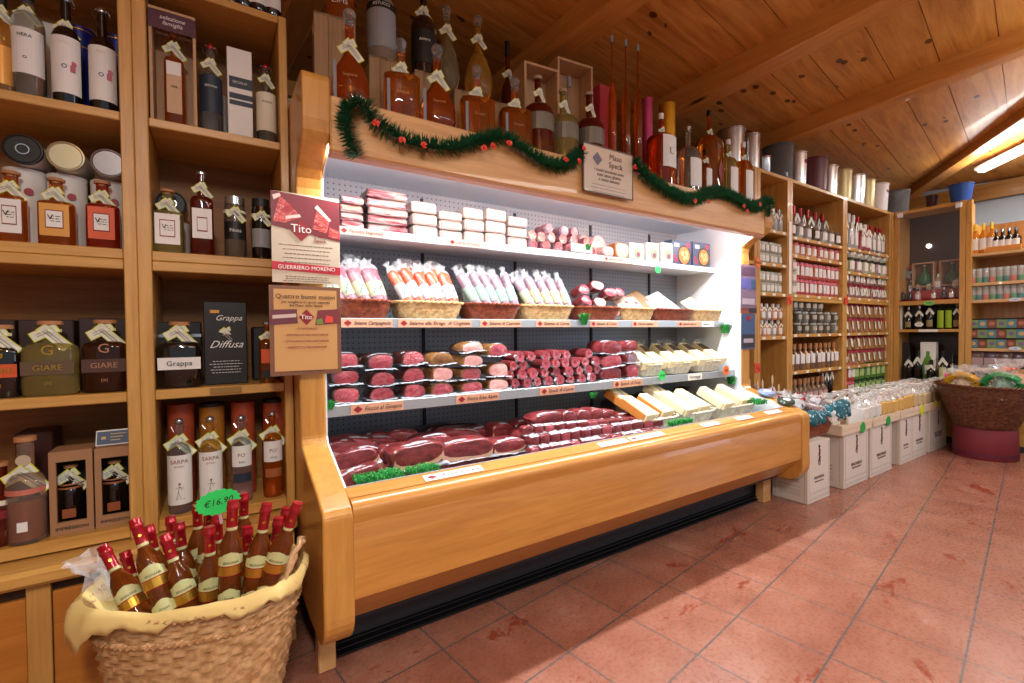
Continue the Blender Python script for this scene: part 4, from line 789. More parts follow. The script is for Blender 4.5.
for i, (px0, px1, yt) in enumerate(((590, 603, 231), (598, 612, 233), (603, 614, 245))):
    k = cut_piece(X(px1, YT)-X(px0, YT)+.02, at(px0, yt, YT).z-ZT, .1, HAM, HAM, 60+i, e=2.4, jit=.03); place(k, 'ham_half', 'pale pink cooked ham half in vacuum film, %s of three' % nth(i, 3), 'ham', 'pale ham halves on the top shelf', (X((px0+px1)/2, YT), YT+(.10, .05, 0)[i], ZT), (0, 0, .1))
k = cut_piece(X(629, YT)-X(615, YT), at(620, 242, YT).z-ZT, .1, mat('bread_crust', 'b87848', .5), mat('bread_slice', 'e8cdb4', .5), 66, e=3); place(k, 'bread_pack', 'pale sliced loaf with brown crust left of the herb packets', 'bread', None, (X(622, YT), YT, ZT))
for i, (a, c) in enumerate(((630, 646), (647, 661), (662, 675))):
    w = X(c, YT)-X(a, YT)-.012; h = at(a, 243, YT+.03).z-ZT; b = MB().lathe([(.3, 0), (1, .012), (1, h-.012), (.9, h)], 20, Matrix.Translation((0, .03, 0)), (8, w/2, .028))
    k = [('bag', b.mesh('bag', mat('pale_packet', 'dbe2dc', .3, coat=.5))), ('picture', (lambda q: q.lathe([(.0001, 0), (.035, 0)], 18, Matrix.Translation((0, .0, h*.42)) @ Matrix.Rotation(PI/2, 4, 'X'), None, False).mesh('pic', mat('herb_picture', '8aa48c', .5)))(MB())), ('picture_detail', (lambda q: q.lathe([(.0001, 0), (.016, 0)], 14, Matrix.Translation((.005, -.001, h*.35)) @ Matrix.Rotation(PI/2, 4, 'X'), None, False).mesh('pic', mat('plum_picture', '8c4a6a', .5)))(MB()))]
    place(k, 'food_packet', 'pale packet with a round green herb picture, %s of three' % nth(i, 3), 'packet', 'pale herb packets', (X((a+c)/2, YT), YT+.002, ZT))
for i, (a, c, yt) in enumerate(((673, 693, 239), (694, 711.5, 241))):
    w = X(c, YT)-X(a, YT)-.004; h = at(a, yt, YT).z-ZT; cx_ = w*.12
    b = rbox(MB(), -w/2, 0, 0, w/2, .07, h, .002).mesh('carton', mat('slate_blue_card', '4a5a78', .35))
    def disc(r, x, z, y, m, nm): return (nm, MB().lathe([(.0001, 0), (r, 0)], 20, Matrix.Translation((x, y, z)) @ Matrix.Rotation(PI/2, 4, 'X'), None, False).mesh('disc', m))
    k = [('carton', b), disc(w*.33, cx_, h*.42, -.001, mat('dark_pan', '2a2426', .4), 'pan_picture'), disc(w*.28, cx_, h*.42, -.0018, mat('dumpling_orange', 'e08a4a', .5), 'dish_picture')]
    for dx, dz in ((.1, .08), (-.1, .06), (0, -.09), (.13, -.05)): k.append(disc(w*.085, cx_+dx*w, h*.42+dz*w, -.0026, mat('dumpling_pale', 'f0c088', .5), 'dumpling_picture'))
    k += [disc(w*.09, w*.32, h*.84, -.001, mat('pink_dot', 'd04860', .5), 'round_mark'), ('stamp', MB().box(-w*.38, -.0015, h*.74, -w*.14, -.0005, h*.88).mesh('stamp', WPAPER, True)), disc(w*.07, -w*.36, h*.34, -.001, mat('berry_picture', 'b03a58', .5), 'fruit_picture'), disc(w*.08, -w*.3, h*.2, -.001, mat('berry_picture', 'b03a58', .5), 'fruit_picture')]
    place(k, 'dumpling_box', '%s of two slate blue boxes picturing a pan of dumplings' % ('left' if i == 0 else 'right'), 'box', 'blue dumpling boxes', (X((a+c)/2, YT), YT+.01, ZT))
place([('card_holder', rbox(MB(), 0, 0, 0, X(592, 2.09)-X(571, 2.09), .006, .05, .002).mesh('card', WCARD, True))], 'blank_card', 'blank white card propped in front of the salami ends', 'card', None, (X(571, 2.09), 2.087, 1.6745))
# plastic grass tufts and price stickers
def grass(n, rx, ry, h, seed=0, m=None, droop=.3):
    q = random.Random(seed); b = MB()
    for i in range(n):
        x, y = q.uniform(-rx, rx), q.uniform(-ry, ry); a = q.uniform(0, 2*PI); l = h*q.uniform(.5, 1); dx, dy = math.cos(a)*l*.6, math.sin(a)*l*.6; w = .0022
        p0 = Vector((x, y, 0)); p1 = p0+Vector((dx*.5, dy*.5, l*.7)); p2 = p0+Vector((dx, dy, l*(1-droop))); s_ = Vector((-math.sin(a), math.cos(a), 0))*w
        b.add([p0-s_, p0+s_, p1+s_, p1-s_, p2], [(0, 1, 2, 3), (3, 2, 4)])
    return b.mesh('grass', m or GREEN, True)
def tuft(label, x, y, z, rx, ry, h, n=160, seed=0, m=None, name='plastic_grass', rot=(0, 0, 0)): o = tag(ob(name, grass(n, rx, ry, h, seed, m), None, (x, y, z), rot), label, 'plastic grass'); o['kind'] = 'thing'; return o
tuft('bright green plastic grass tuft at the left end of the wooden ledge', .49, 1.66, .672, .085, .04, .036, 420, 1)
tuft('bright green plastic grass tuft among the speck pieces right of the left tuft', .655, 1.655, .674, .06, .03, .032, 260, 2)
tuft('green plastic sprig hanging at the left end of the bottom shelf', .378, 1.93, .90, .01, .01, .05, 120, 3)
tuft('green plastic sprig beside the dark cured meat on the bottom rail', X(593, 1.925, 395), 1.925, at(593, 398, 1.925).z, .015, .004, .045, 70, 4)
tuft('green plastic sprig among the salami ends on the top shelf', X(588, 2.085), 2.085, at(588, 250, 2.085).z, .015, .004, .05, 60, 5)
tuft('green plastic sprig hanging over the middle rail between two baskets', X(584, 2.01, 320), 2.008, at(584, 325, 2.01).z, .015, .004, .10, 130, 6)
tuft('green plastic sprig at the right end of the middle shelf', X(726, 2.0, 325), 2.0, at(726, 333, 2.0).z, .025, .02, .10, 200, 7)
tuft('green plastic sprig at the right end of the bottom shelf', X(732, 1.95, 375), 1.95, at(732, 384, 1.95).z, .02, .02, .09, 160, 8)
tuft('green plastic grass in front of the left cheese tray on the ledge', X(680, 1.64, 432), 1.64, .68, .10, .015, .04, 300, 9)
tuft('green plastic grass beside the right cheese tray', 3.08, 1.72, .70, .06, .05, .05, 200, 10)
def sticker(px, py, Y, w, h, m, label, txt=None, burst=0, rot=0, n=28, stem=False):
    p = at(px, py, Y); b = MB(); pts = []
    for i in range(n*2 if burst else n):
        a = 2*PI*i/(n*2 if burst else n); k = (1 if i % 2 else 1-burst) if burst else 1; pts.append((w/2*k*math.cos(a), h/2*k*math.sin(a)))
    b.prism(pts, -.0008, .0008, 'y'); k = [('card', b.mesh('card', m, True))]
    if txt: k.append(('handwriting', shift(text(txt, h*.34, INK, shear=.3), (0, -.0014, 0))))
    if stem: k.append(('clip', MB().box(-.004, .001, -h*.9, .004, .003, 0).mesh('clip', PLAST, True)))
    return place(k, 'price_sticker', label, 'price sticker', None, tuple(p), (0, rot, 0))
sticker(658, 269.5, 2.085, .055, .05, STICK_G, 'green round price sticker on the top shelf rail', '9,90')
sticker(662, 375.5, 1.92, .062, .06, STICK_G, 'green round price sticker on the bottom rail under the cheese trays', '15,90', stem=True)
sticker(726, 370.5, 1.905, .07, .068, STICK_O, 'orange round price sticker on the right end of the bottom shelf', '8,90', stem=True)
# ---------------- middle shelf: baskets ----------------
ZM, YM = 1.2625, 2.035
bk = [(336, 395, W_RD, 'red-brown', 'pink salami'), (399, 467, W_LT, 'light', 'orange salami'), (470, 524, W_RD, 'red-brown', 'mauve salami'), (526, 577, W_LT, 'light', 'mauve salami'), (583, 624, W_RD, 'red-brown', 'speck packs'), (624, 658, W_LT, 'light', 'pale sliced packs'), (655, 697, W_RD, 'red-brown', 'wide sliced pack'), (694, 730, W_LT, 'light', 'yellow packs')]
binfo = []
for i, (a, c, m, cn, what) in enumerate(bk):
    x0, x1 = X(a, YM+.02, 315), X(c, YM+.02, 315); w = x1-x0-.006; binfo.append((x0, x1))
    place(small_basket(w, .23, .085, m), 'wicker_basket', '%s wicker basket holding %s, %s on the middle shelf' % (cn, what, nth(i, 8)), 'basket', 'wicker baskets on the middle shelf', ((x0+x1)/2, YM+.125, ZM))
LABG = mat('salami_label', 'b8b494', .5); LABW = mat('white_salami_label', 'c4c0c6', .45); LABT = mat('teal_salami_label', '9cb4a8', .5); MAUVE = meat('mauve_casing', '7c5c6a', '9c8490', 'b8a8b0', .3, .4)
spec = [(0, 8, CASING, LABG, 'pink salami with cream label', .033), (1, 10, ORCAS, LABW, 'orange salami with white label', .029), (2, 9, MAUVE, LABT, 'mauve salami with pale teal label', .029), (3, 9, MAUVE, LABG, 'mauve salami with cream label', .028)]
for bi, n, cm, lb, ds, r in spec:
    x0, x1 = binfo[bi]; x0 += .03; x1 -= .075
    if bi == 0: x0 = .42
    for i in range(n):
        t = i/(n-1); x = x0+(x1-x0)*t; L = .215+R.uniform(-.012, .012)
        tilt = -.42+.22*t+R.uniform(-.04, .04); y = YM+.045+(i % 2)*.028
        xx = x+.035+.01
        place(salami(r, L, cm, lb, bi*20+i), 'salami', '%s, %s in its basket' % (ds, nth(i, n)), 'salami', ds+'s', (xx, y, ZM+.055), (-.35, tilt, 0))
    for i in range(n-2):
        x = x0+(x1-x0)*(i+.6)/(n-2); place(salami(r*.95, .24, SMOKE if bi != 1 else ORCAS, lb, bi*20+i+90), 'salami', 'dark-ended salami at the back of the %s basket, %s' % (('first', 'second', 'third', 'fourth')[bi], nth(i, n-2)), 'salami', 'salami standing at the back of the baskets', (x+.03, YM+.15, ZM+.035), (-.2, R.uniform(-.3, 0), 0))
# speck packs in the fifth basket
x0, x1 = binfo[4]; sp = [(586, 289, 0), (598, 285, 0), (588, 300, 1), (601, 302, 1), (612, 292, 1), (590, 312, 2), (603, 313, 2), (615, 311, 2), (621, 292, 1)]
for i, (px, py, l) in enumerate(sp):
    Yp = YM+.14-.045*l; p = at(px, py, Yp); k = cut_piece(.105, .07, .09, SPECK, HAM if i % 2 else FIOC, 120+i, e=2.3); place(k, 'speck_pack', 'vacuum packed pink speck piece above the fifth basket, %s' % ('upper left', 'upper middle', 'middle left', 'middle centre', 'dark rimmed one', 'front left', 'front centre', 'front right', 'rightmost')[i], 'speck', 'speck pieces in the fifth basket', (p.x, Yp, p.z-.035), (-.3, R.uniform(-.2, .2), R.uniform(-.2, .2)))
def flatpack(w, h, th, m, pic=None, seed=0):
    k = [('pack', rbox(MB(), -w/2, 0, 0, w/2, th, h, min(.008, th*.4)).mesh('pack', m))]
    if pic: k.append(('picture', shift(MB().box(-w*.36, -.001, h*.3, w*.36, 0, h*.85).mesh('pic', pic, True), (0, 0, 0))))
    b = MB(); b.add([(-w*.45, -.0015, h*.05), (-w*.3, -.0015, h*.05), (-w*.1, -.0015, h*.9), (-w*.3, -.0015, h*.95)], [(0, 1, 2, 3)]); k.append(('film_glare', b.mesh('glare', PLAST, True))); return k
PK = mat('pale_flesh_pack', 'e0c0a4', .35, coat=.5); LIL = meat('lilac_slices', 'b898b8', 'd8bcd0', 'f0e6ee', .5); YP = mat('pale_yellow_pack', 'e4dcae', .4, coat=.4)
for i, (px, py, rz) in enumerate(((633, 302, .1), (645, 303, .1))):
    p = at(px, 318, YM+.06); k = flatpack(.115, .17, .02, PK, None); 
    for s_ in (-1, 1): k.append(('sticker', (lambda q: q.lathe([(.0001, 0), (.014, 0)], 14, Matrix.Translation((.02*s_, -.002, .075+.03*s_)) @ Matrix.Rotation(PI/2, 4, 'X'), None, False).mesh('st', mat('small_plum_sticker', '7a4a5a', .5)))(MB())))
    place(k, 'sliced_meat_pack', 'pale flesh coloured pack with small stickers, %s of two' % ('left' if i == 0 else 'right'), 'packet', 'pale flesh packs', (p.x, YM+.05+.02*i, ZM+.05), (-.75, -.2, 0))
x = X(668, YM+.05, 300); place(flatpack(.17, .21, .012, mat('brown_card_sleeve', '9a7a58', .6)), 'sliced_meat_pack', 'brown card sleeve behind the big lilac pack', 'packet', None, (x-.06, YM+.14, ZM+.07), (-.75, -.45, .1))
k = flatpack(.20, .235, .012, mat('white_sleeve', 'e6e2e0', .4, coat=.4)); k.append(('window', MB().box(-.085, -.0015, .015, .085, -.0005, .18).mesh('win', LIL, True))); k.append(('lettering', shift(text('Speck', .028, mat('rose_ink', 'c0607a', .5), shear=.3), (-.0, -.002, .205)))); place(k, 'sliced_meat_pack', 'big white pack with lilac meat slices and rose writing', 'packet', None, (X(676, YM+.05, 310), YM+.06, ZM+.055), (-.85, -.32, .05))
for i, (px, dy) in enumerate(((706, .05), (712, .10))):
    place(flatpack(.13, .20, .016, YP), 'sliced_cheese_pack', 'pale yellow pack in the rightmost basket, %s' % ('front' if i == 0 else 'back'), 'packet', 'pale yellow packs', (X(px, YM+.05, 310), YM+dy, ZM+.05), (-.8, -.35, 0))
place([('carton', rbox(MB(), -.05, 0, 0, .05, .06, .03, .002).mesh('c', mat('tan_card', 'c09058', .6), True))], 'small_carton', 'small tan carton at the right end of the rightmost basket', 'carton', None, (X(722, YM+.06, 305), YM+.07, ZM+.086))
# ---------------- bottom shelf ----------------
ZBt, YBt = .909, 1.953
def column(px0, px1, tops, cut, crust, ds, seed, Y=YBt, z0=ZBt, e=2.8):
    for i, (y0, y1) in enumerate(tops):                    # from the bottom up: pixel rows of each piece
        x0, x1 = X(px0, Y, y1), X(px1, Y, y1); z1 = at((px0+px1)/2, y0, Y).z; zb = max(z0, at((px0+px1)/2, y1, Y).z) if i else z0
        c = cut[i % len(cut)]; cr = crust[i % len(crust)]
        place(cut_piece((x1-x0)*.91, z1-zb-.005, .17, cr, c, seed+i, e=e, top=.35), 'cured_meat_piece', '%s, %s' % (ds, ('lowest', 'second up', 'third up', 'topmost')[i if i < len(tops)-1 else 3] if len(tops) > 1 else 'single'), 'cured meat', 'cured meat pieces on the bottom shelf', ((x0+x1)/2+R.uniform(-.004, .004), Y+R.uniform(0, .012), zb+.001), (0, R.uniform(-.07, .07) if i else 0, R.uniform(-.12, .12)))
column(330, 364, [(386, 404), (369, 386), (352, 369)], [FIOC], [SMOKE], 'smoked meat piece in the first stack from the left', 200)
column(367, 398, [(386, 404), (371, 387), (353, 371)], [FIOC], [SMOKE], 'smoked meat piece in the second stack from the left', 204)
column(400, 428, [(383, 400), (367, 383), (350, 366)], [FIOC, FIOC, SALC], [SMOKE], 'smoked meat piece in the third stack from the left', 208)
column(429, 457, [(382, 397), (366, 382), (352, 366)], [FIOC, HAM, SPICE], [SPICE], 'meat piece with spiced crust in the fourth stack', 212)
column(459, 486, [(381, 396), (367, 381), (354, 367), (341, 353)], [FIOC, FIOC, HAM, HAM], [SPICE], 'meat piece with spiced crust in the tall fifth stack', 216)
column(487, 511, [(378, 392), (362, 378), (343, 357)], [HAM, HAM, FIOC], [SPICE], 'meat piece in the sixth stack beside the thin sausages', 221)
for i, px in enumerate((372, 392, 440)):
    k = cut_piece(.15, .07, .12, SMOKE, SMOKE, 230+i); place(k, 'cured_meat_piece', 'dark smoked piece at the back of the bottom shelf, %s of three' % nth(i, 3), 'cured meat', 'dark pieces at the back', (X(px, 2.25, 350), 2.22, ZBt+.13), (0, 0, .2))
pile([(516, 527, 538, 549, 560, 571, 582, 592), (511, 522, 533, 546, 558, 569, 580, 590, 599), (514, 525, 547, 556, 566, 576, 586, 597), (521, 532, 548, 558, 568, 591)], .024, 'thin_sausage', 'thin red sausage, cut end forward', 'sausage', 'thin red sausages on the bottom shelf', lambda s, j: cyl_end(.0245+.002*(s % 3), .16, s, SPECK, FIOC if s % 3 else SALC), YBt+.005, ZBt+.004, .046, 300)
column(601, 624, [(367, 382), (354, 368), (340, 355)], [SPECK, FIOC, SPECK], [SPECK], 'dark red vacuum packed piece in the stack left of the last', 240)
column(626, 641, [(363, 377), (352, 364), (340, 353)], [FIOC, MAUVE, SPECK], [SPECK], 'dark red piece in the stack beside the white cheese trays', 244)
def white_tray(w, d, h): return small_basket(w, d, h, W_WH, 4)
for i, (a, c) in enumerate(((641, 668), (669, 697), (698, 727))):
    x0, x1 = X(a, YBt+.02, 375), X(c, YBt+.02, 375); w = x1-x0-.004; place(white_tray(w, .26, .075), 'woven_tray', 'white woven tray with wrapped cheeses on the bottom shelf, %s of three' % nth(i, 3), 'tray', 'white trays on the bottom shelf', ((x0+x1)/2, YBt+.145, ZBt))
    for j in range(2):
        b = MB(); W_, D_, H_ = w*.42, .24, .05; b.add([(-W_/2, 0, 0), (W_/2, 0, 0), (W_/2*.5, D_, 0), (-W_/2*.5, D_, 0), (-W_/2, 0, H_), (W_/2, 0, H_), (W_/2*.5, D_, H_*1.2), (-W_/2*.5, D_, H_*1.2)], [(3, 2, 1, 0), (4, 5, 6, 7), (0, 1, 5, 4), (1, 2, 6, 5), (2, 3, 7, 6), (3, 0, 4, 7)])
        k = [('cheese', fixn(b.mesh('wedge', CHEESE, True))), ('film_wrap', shift(MB().box(-W_*.5, .02, 0, W_*.5, .022, .001).mesh('f', PLAST, True), (0, 0, H_))), ('dark_stamp', (lambda q: (q.add([(-W_*.3, D_*.55, H_*1.1+.002), (W_*.3, D_*.55, H_*1.1+.002), (W_*.22, D_*.9, H_*1.18+.002), (-W_*.22, D_*.9, H_*1.18+.002)], [(0, 1, 2, 3)]), q.mesh('stamp', mat('dark_stamp', '5a4838', .6), True))[1])(MB())), ('cellophane_end', shift(grass(24, W_*.4, .01, .07, i*3+j, PLAST), (0, D_*.95, H_)))]
        place(k, 'cheese_wedge', 'wrapped pale cheese wedge, %s in the %s tray of the bottom shelf' % (('left', 'right')[j], ('left', 'middle', 'right')[i]), 'cheese', 'cheese wedges on the bottom shelf', ((x0+x1)/2+(-.25+.5*j)*w, YBt+.03, ZBt+.045), (.45, 0, -.1+.12*R.random()))
# ---------------- basin ----------------
def zb(Y): return .56+(Y-1.605)*.084+.003
def bas(px0, px1, y0, y1, Y, m=SPECK, cut=SPECK, seed=0, label='', fat=True, rot=0, e=2.6, grp='speck pieces in the basin', lift=0, d=.13):
    c = (px0+px1)/2; A = at(px0, (y0+y1)/2, Y); B = at(px1, (y0+y1)/2, Y); z1 = at(c, y0, Y).z; z0 = at(c, y1, Y).z; h = z1-z0
    return place(cut_piece(B.x-A.x, h, d, m, cut, seed, e=e, fat=fat, jit=.06), 'speck_piece', label, 'speck', grp, ((A.x+B.x)/2, Y, z0), (0, rot, 0))
L_ = [(326, 360, 441, 462, 1.95, 'speck piece at the left end of the back row in the basin', 0), (334, 380, 450, 470, 1.76, 'long speck piece behind the left grass tuft', -.12), (340, 386, 468, 492, 1.70, 'speck piece lying low behind the left grass tuft', -.15),
      (356, 396, 438, 455, 2.05, 'speck piece with white glare behind the front left pieces', .05), (378, 412, 446, 468, 1.88, 'short speck piece left of the big fat-rimmed one', 0), (391, 446, 444, 469, 1.72, 'big speck piece with pale fat rim, front centre left', -.06), (404, 452, 463, 484, 1.76, 'speck piece low at the ledge above the red diamond card', -.08),
      (412, 442, 436, 450, 2.1, 'small speck piece in the back row, above the big fat-rimmed piece', 0), (440, 494, 440, 461, 1.74, 'long speck piece with two white edges, centre of the basin', .03), (444, 492, 459, 476, 1.78, 'speck piece under the long one in the basin centre', -.02),
      (492, 526, 440, 454, 1.74, 'speck piece left of the small blocks, upper', 0), (491, 530, 455, 469, 1.76, 'speck piece left of the small blocks, lower', 0), (424, 480, 424, 442, 2.22, 'very dark smoked ham piece at the back of the basin', 0), (395, 414, 430, 446, 2.15, 'dark ham end standing at the back left', 0), (492, 514, 424, 440, 2.0, 'reddish speck block behind the centre pieces', 0), (515, 535, 421, 437, 2.05, 'reddish speck block behind the small blocks', 0)]
for i, (a, c, y0, y1, Y, lb, ro) in enumerate(L_): bas(a, c, y0, y1, Y, SMOKE if 'dark' in lb else SPECK, SMOKE if 'dark' in lb else SPECK, 400+i, lb, 'dark' not in lb, ro, 3.4)
for i, (px, py, Y, w, ro) in enumerate(((352, 445, 2.02, .20, .1), (372, 441, 2.12, .18, -.1), (402, 438, 2.06, .17, .12), (430, 443, 1.92, .20, -.08), (458, 436, 2.02, .22, .06), (482, 434, 2.08, .18, -.1), (505, 446, 1.88, .15, .1), (420, 456, 1.82, .16, .1))):
    p = at(px, py, Y); k = cut_piece(w, .075, .13, SPECK, SPECK if i % 3 else FIOC, 460+i, e=3.2, fat=i % 2 == 0, jit=.08); place(k, 'speck_piece', 'speck piece wedged in the heap behind the front pieces, %s of eight' % nth((0, 1, 2, 4, 5, 6, 7, 3)[i], 8), 'speck', 'speck pieces wedged in the heap', (p.x, Y, p.z-.045), (0, ro, R.uniform(-.3, .3)))
for i in range(5):
    x = .45+i*.24; k = cut_piece(.24, .09, .12, SPECK, SPECK, 430+i); place(k, 'speck_piece', 'speck piece at the bottom of the basin pile, %s of five' % nth(i, 5), 'speck', 'speck pieces at the bottom of the pile', (x, 1.84, zb(1.84)))
# small blocks: rows of the pile
rowsB = [(1.66, 530, 664, 13, lambda t: (449-21*t, 462-27*t), 'front row at the ledge'), (1.71, 530, 664, 13, lambda t: (437-19*t, 448.5-21*t), 'middle row'), (1.77, 523, 664, 13, lambda t: (427-12*t, 437-18*t), 'upper row'), ]
for j, (Y, a, c, n, fn, rn_) in enumerate(rowsB):
    for i in range(n):
        t0, t1 = i/n, (i+1)/n; p0, p1 = a+(c-a)*t0, a+(c-a)*t1; y0, y1 = fn((t0+t1)/2)
        A, B = at(p0, y1, Y), at(p1, y1, Y); h = at((p0+p1)/2, y0, Y).z-at((p0+p1)/2, y1, Y).z
        place(cut_piece((B.x-A.x)*.93, h*.94, .05, SPECK, FIOC if (i+j) % 4 == 0 else SPECK, 500+j*20+i, e=4.5, jit=.02, top=0), 'speck_block', 'small vacuum packed speck block, %s in the %s' % (nth(i, n), rn_), 'speck', 'small speck blocks', ((A.x+B.x)/2, Y, A.z), (0, R.uniform(-.05, .05), R.uniform(-.1, .1)))
for i, (a, c, y0, y1) in enumerate(((534, 563, 415, 429), (563, 578, 412, 428), (577, 592, 411, 427), (592, 604, 409, 423), (603, 616, 411, 423), (617, 640, 415, 423), (640, 655, 416, 425))):
    A, B = at(a, y1, 1.84), at(c, y1, 1.84); place(cut_piece(B.x-A.x, at(a, y0, 1.84).z-A.z, .12, SPECK, SPECK, 600+i, e=3), 'speck_pack', 'vacuum packed speck on top of the small block pile, %s of seven' % nth(i, 7), 'speck', 'packs on top of the small block pile', ((A.x+B.x)/2, 1.84, A.z), (0, -.03, 0))
for i in range(6):
    place(cut_piece(.2, .12, .14, SPECK, SPECK, 620+i), 'speck_piece', 'speck piece under the small blocks, %s of six' % nth(i, 6), 'speck', 'pieces under the small blocks', (1.35+i*.2, 1.90, zb(1.9)))
# cheese trays in the basin
TRP = [(645, 694), (686, 728), (722, 766)]
for i, (a, c) in enumerate(((642, 686), (683, 722), (718, 765))):
    Y = 1.70; ymid = (430, 417, 408)[i]; A, B = at(a, ymid, Y), at(c, ymid-4, Y); w = B.x-A.x; zt = .705; place(white_tray(w*.97, .30, .085), 'woven_tray', 'white woven tray with cheese wedges in the basin, %s of three' % nth(i, 3), 'tray', 'white trays in the basin', ((A.x+B.x)/2, Y+.16, zt-.085), (0, 0, 0))
    for j in range(3):
        if i == 2 and j == 2: continue
        W_, D_, H_ = (.14, .19, .05) if i == 0 else (.155, .20, .045)
        b = MB(); b.add([(-W_/2, 0, 0), (W_/2, 0, 0), (W_/2*.62, D_, 0), (-W_/2*.62, D_, 0), (-W_/2, 0, H_), (W_/2, 0, H_), (W_/2*.62, D_, H_), (-W_/2*.62, D_, H_)], [(3, 2, 1, 0), (4, 5, 6, 7), (0, 1, 5, 4), (1, 2, 6, 5), (2, 3, 7, 6), (3, 0, 4, 7)])
        q = MB(); rb_ = rbox(q, -W_/2-.006, D_*.05, 0, -W_/2-.0005+.0, D_*.93, H_-.002, .002)
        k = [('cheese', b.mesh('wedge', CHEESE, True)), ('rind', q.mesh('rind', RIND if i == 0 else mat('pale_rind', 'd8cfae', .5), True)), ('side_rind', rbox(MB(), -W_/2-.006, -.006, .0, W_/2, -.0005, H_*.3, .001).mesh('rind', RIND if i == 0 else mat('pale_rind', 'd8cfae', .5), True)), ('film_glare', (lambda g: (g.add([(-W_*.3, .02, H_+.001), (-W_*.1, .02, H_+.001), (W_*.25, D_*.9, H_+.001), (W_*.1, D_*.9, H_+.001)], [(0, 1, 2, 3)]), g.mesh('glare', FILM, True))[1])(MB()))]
        place(k, 'cheese_wedge', '%s cheese wedge, %s in the %s basin tray' % ('brown rinded' if i == 0 else 'pale', ('left', 'middle', 'right')[j] if not (i == 2 and j == 1) else 'right', ('left', 'middle', 'right')[i]), 'cheese', 'cheese wedges in the basin', (A.x+w*(.26+.42*(j % 2))+.03*(j == 2), Y+.03+.11*(j == 2)+.02*j, zt-.012+.035*(j == 2)), (.48, .05, .22))
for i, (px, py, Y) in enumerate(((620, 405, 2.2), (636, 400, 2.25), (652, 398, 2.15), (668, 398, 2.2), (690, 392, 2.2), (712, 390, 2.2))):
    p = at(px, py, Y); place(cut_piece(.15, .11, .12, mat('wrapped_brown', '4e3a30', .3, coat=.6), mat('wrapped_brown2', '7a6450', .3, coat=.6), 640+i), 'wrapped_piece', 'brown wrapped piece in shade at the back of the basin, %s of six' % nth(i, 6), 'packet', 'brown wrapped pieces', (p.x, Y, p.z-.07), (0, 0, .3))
# ---------------- on top of the case ----------------
ZD2 = 2.0365; YF = 1.82
def topx(px, Y): return at(px, 120, Y).x
def onTop(kit, name, label, px, Y, cat='bottle', group=None, rz=0, z=ZD2, py=120): return place(kit, name, label, cat, group, (at(px, py, Y).x, Y, z+.0006), (0, 0, rz))
def ht(px, py, Y, z=ZD2): return at(px, py, Y).z-z
# five ball-stoppered bottles in front
front = [(351, 370-332, 19, 'tear', 'teardrop bottle of dark amber spirit with a ball stopper, nearest the case end'), (402, 34, 47, 'square', 'square ball-stoppered bottle with a grey edge in front of the cream label bottle'), (438, 34, 53, 'tear', 'teardrop ball-stoppered bottle in front of the black label bottle'), (477, 30, 73, 'square', 'square ball-stoppered bottle below the clear gold bottle'), (515, 27, 85, 'square', 'smallest square ball-stoppered bottle left of the open crates')]
for i, (px, w, top, kind, lb) in enumerate(front):
    W_ = wpx(px-w/2, px+w/2, YF, 110); h = ht(px, top, YF)
    if kind == 'tear': k = bottle(W_/2, h, .016, liquid('dark_amber_spirit', 'cc6420', .86, .02), 'ball', kind='tear', neck=.74, sec=(2, 1, .55), tagz=.70, tags=1.4, seed=i, caph=.045)
    else: k = bottle(W_/2, h, .016, AMBER, 'ball', kind='square', sec=(5, 1, .7), shoulder=.62, neck=.68, tagz=.72, tags=1.2, seed=i, caph=.042)
    k.append(('lettering', shift(text('Segnana' if kind == 'tear' else 'Grappa', .016, mat('bronze_print', 'b0763c', .5)), (0, -W_*.5*(.55 if kind == 'tear' else .7)-.004, h*.36))))
    k.append(('film_glare', MB().box(-W_*.42, -W_*.5*(.42 if kind == 'tear' else .7)-.003, h*.08, -W_*.34, -W_*.5*(.42 if kind == 'tear' else .7)-.002, h*.5).mesh('g', mat('grey_glare_strip', '7c7f86', .5), True)))  # narrow grey strip painted as glare down the bottle's left side
    onTop(k, 'stoppered_bottle', lb, px, YF, group='ball stoppered bottles along the top of the case', rz=-.25)
# tall closed crates behind and the bottles on them
def crate(w, d, h, m=CRATE):
    b = MB()
    for s_ in range(3): b.box(-w/2+s_*w/3+.0008, -d/2, 0, -w/2+(s_+1)*w/3-.0008, -d/2+.01, h); b.box(-w/2+s_*w/3+.0008, d/2-.01, 0, -w/2+(s_+1)*w/3-.0008, d/2, h)
    for s_ in range(3): b.box(-w/2, -d/2+.0105+s_*(d-.021)/3, 0, -w/2+.01, -d/2+.0105+(s_+1)*(d-.021)/3-.001, h); b.box(w/2-.01, -d/2+.0105+s_*(d-.021)/3, 0, w/2, -d/2+.0105+(s_+1)*(d-.021)/3-.001, h)
    b.box(-w/2, -d/2, h-.009, w/2, d/2, h)
    hinge = MB().box(-w/2-.0015, -.012, h-.06, -w/2, -.004, h-.02)
    return [('planks', b.mesh('planks', m, True)), ('brass_hinge', hinge.mesh('hinge', GOLDF, True))]
YC = 1.99
cr = [(334, 17, .155, 'nearest the case end'), (382, 58, .13, 'second from the case end'), (424, 72, .12, 'third from the case end'), (461, 90, .115, 'fourth from the case end'), (497, 102, .11, 'fifth from the case end')]
CRH = []
for i, (px, top, w, ln) in enumerate(cr):
    h = ht(px+6, top+3, YC-.05); CRH.append((at(px, 60, YC).x, h)); place(crate(w, .13, h), 'wooden_bottle_crate', 'closed weathered wooden bottle crate on top of the case, %s' % ln, 'crate', 'closed crates on top of the case', (CRH[-1][0], YC, ZD2+.001), (0, 0, -.12))
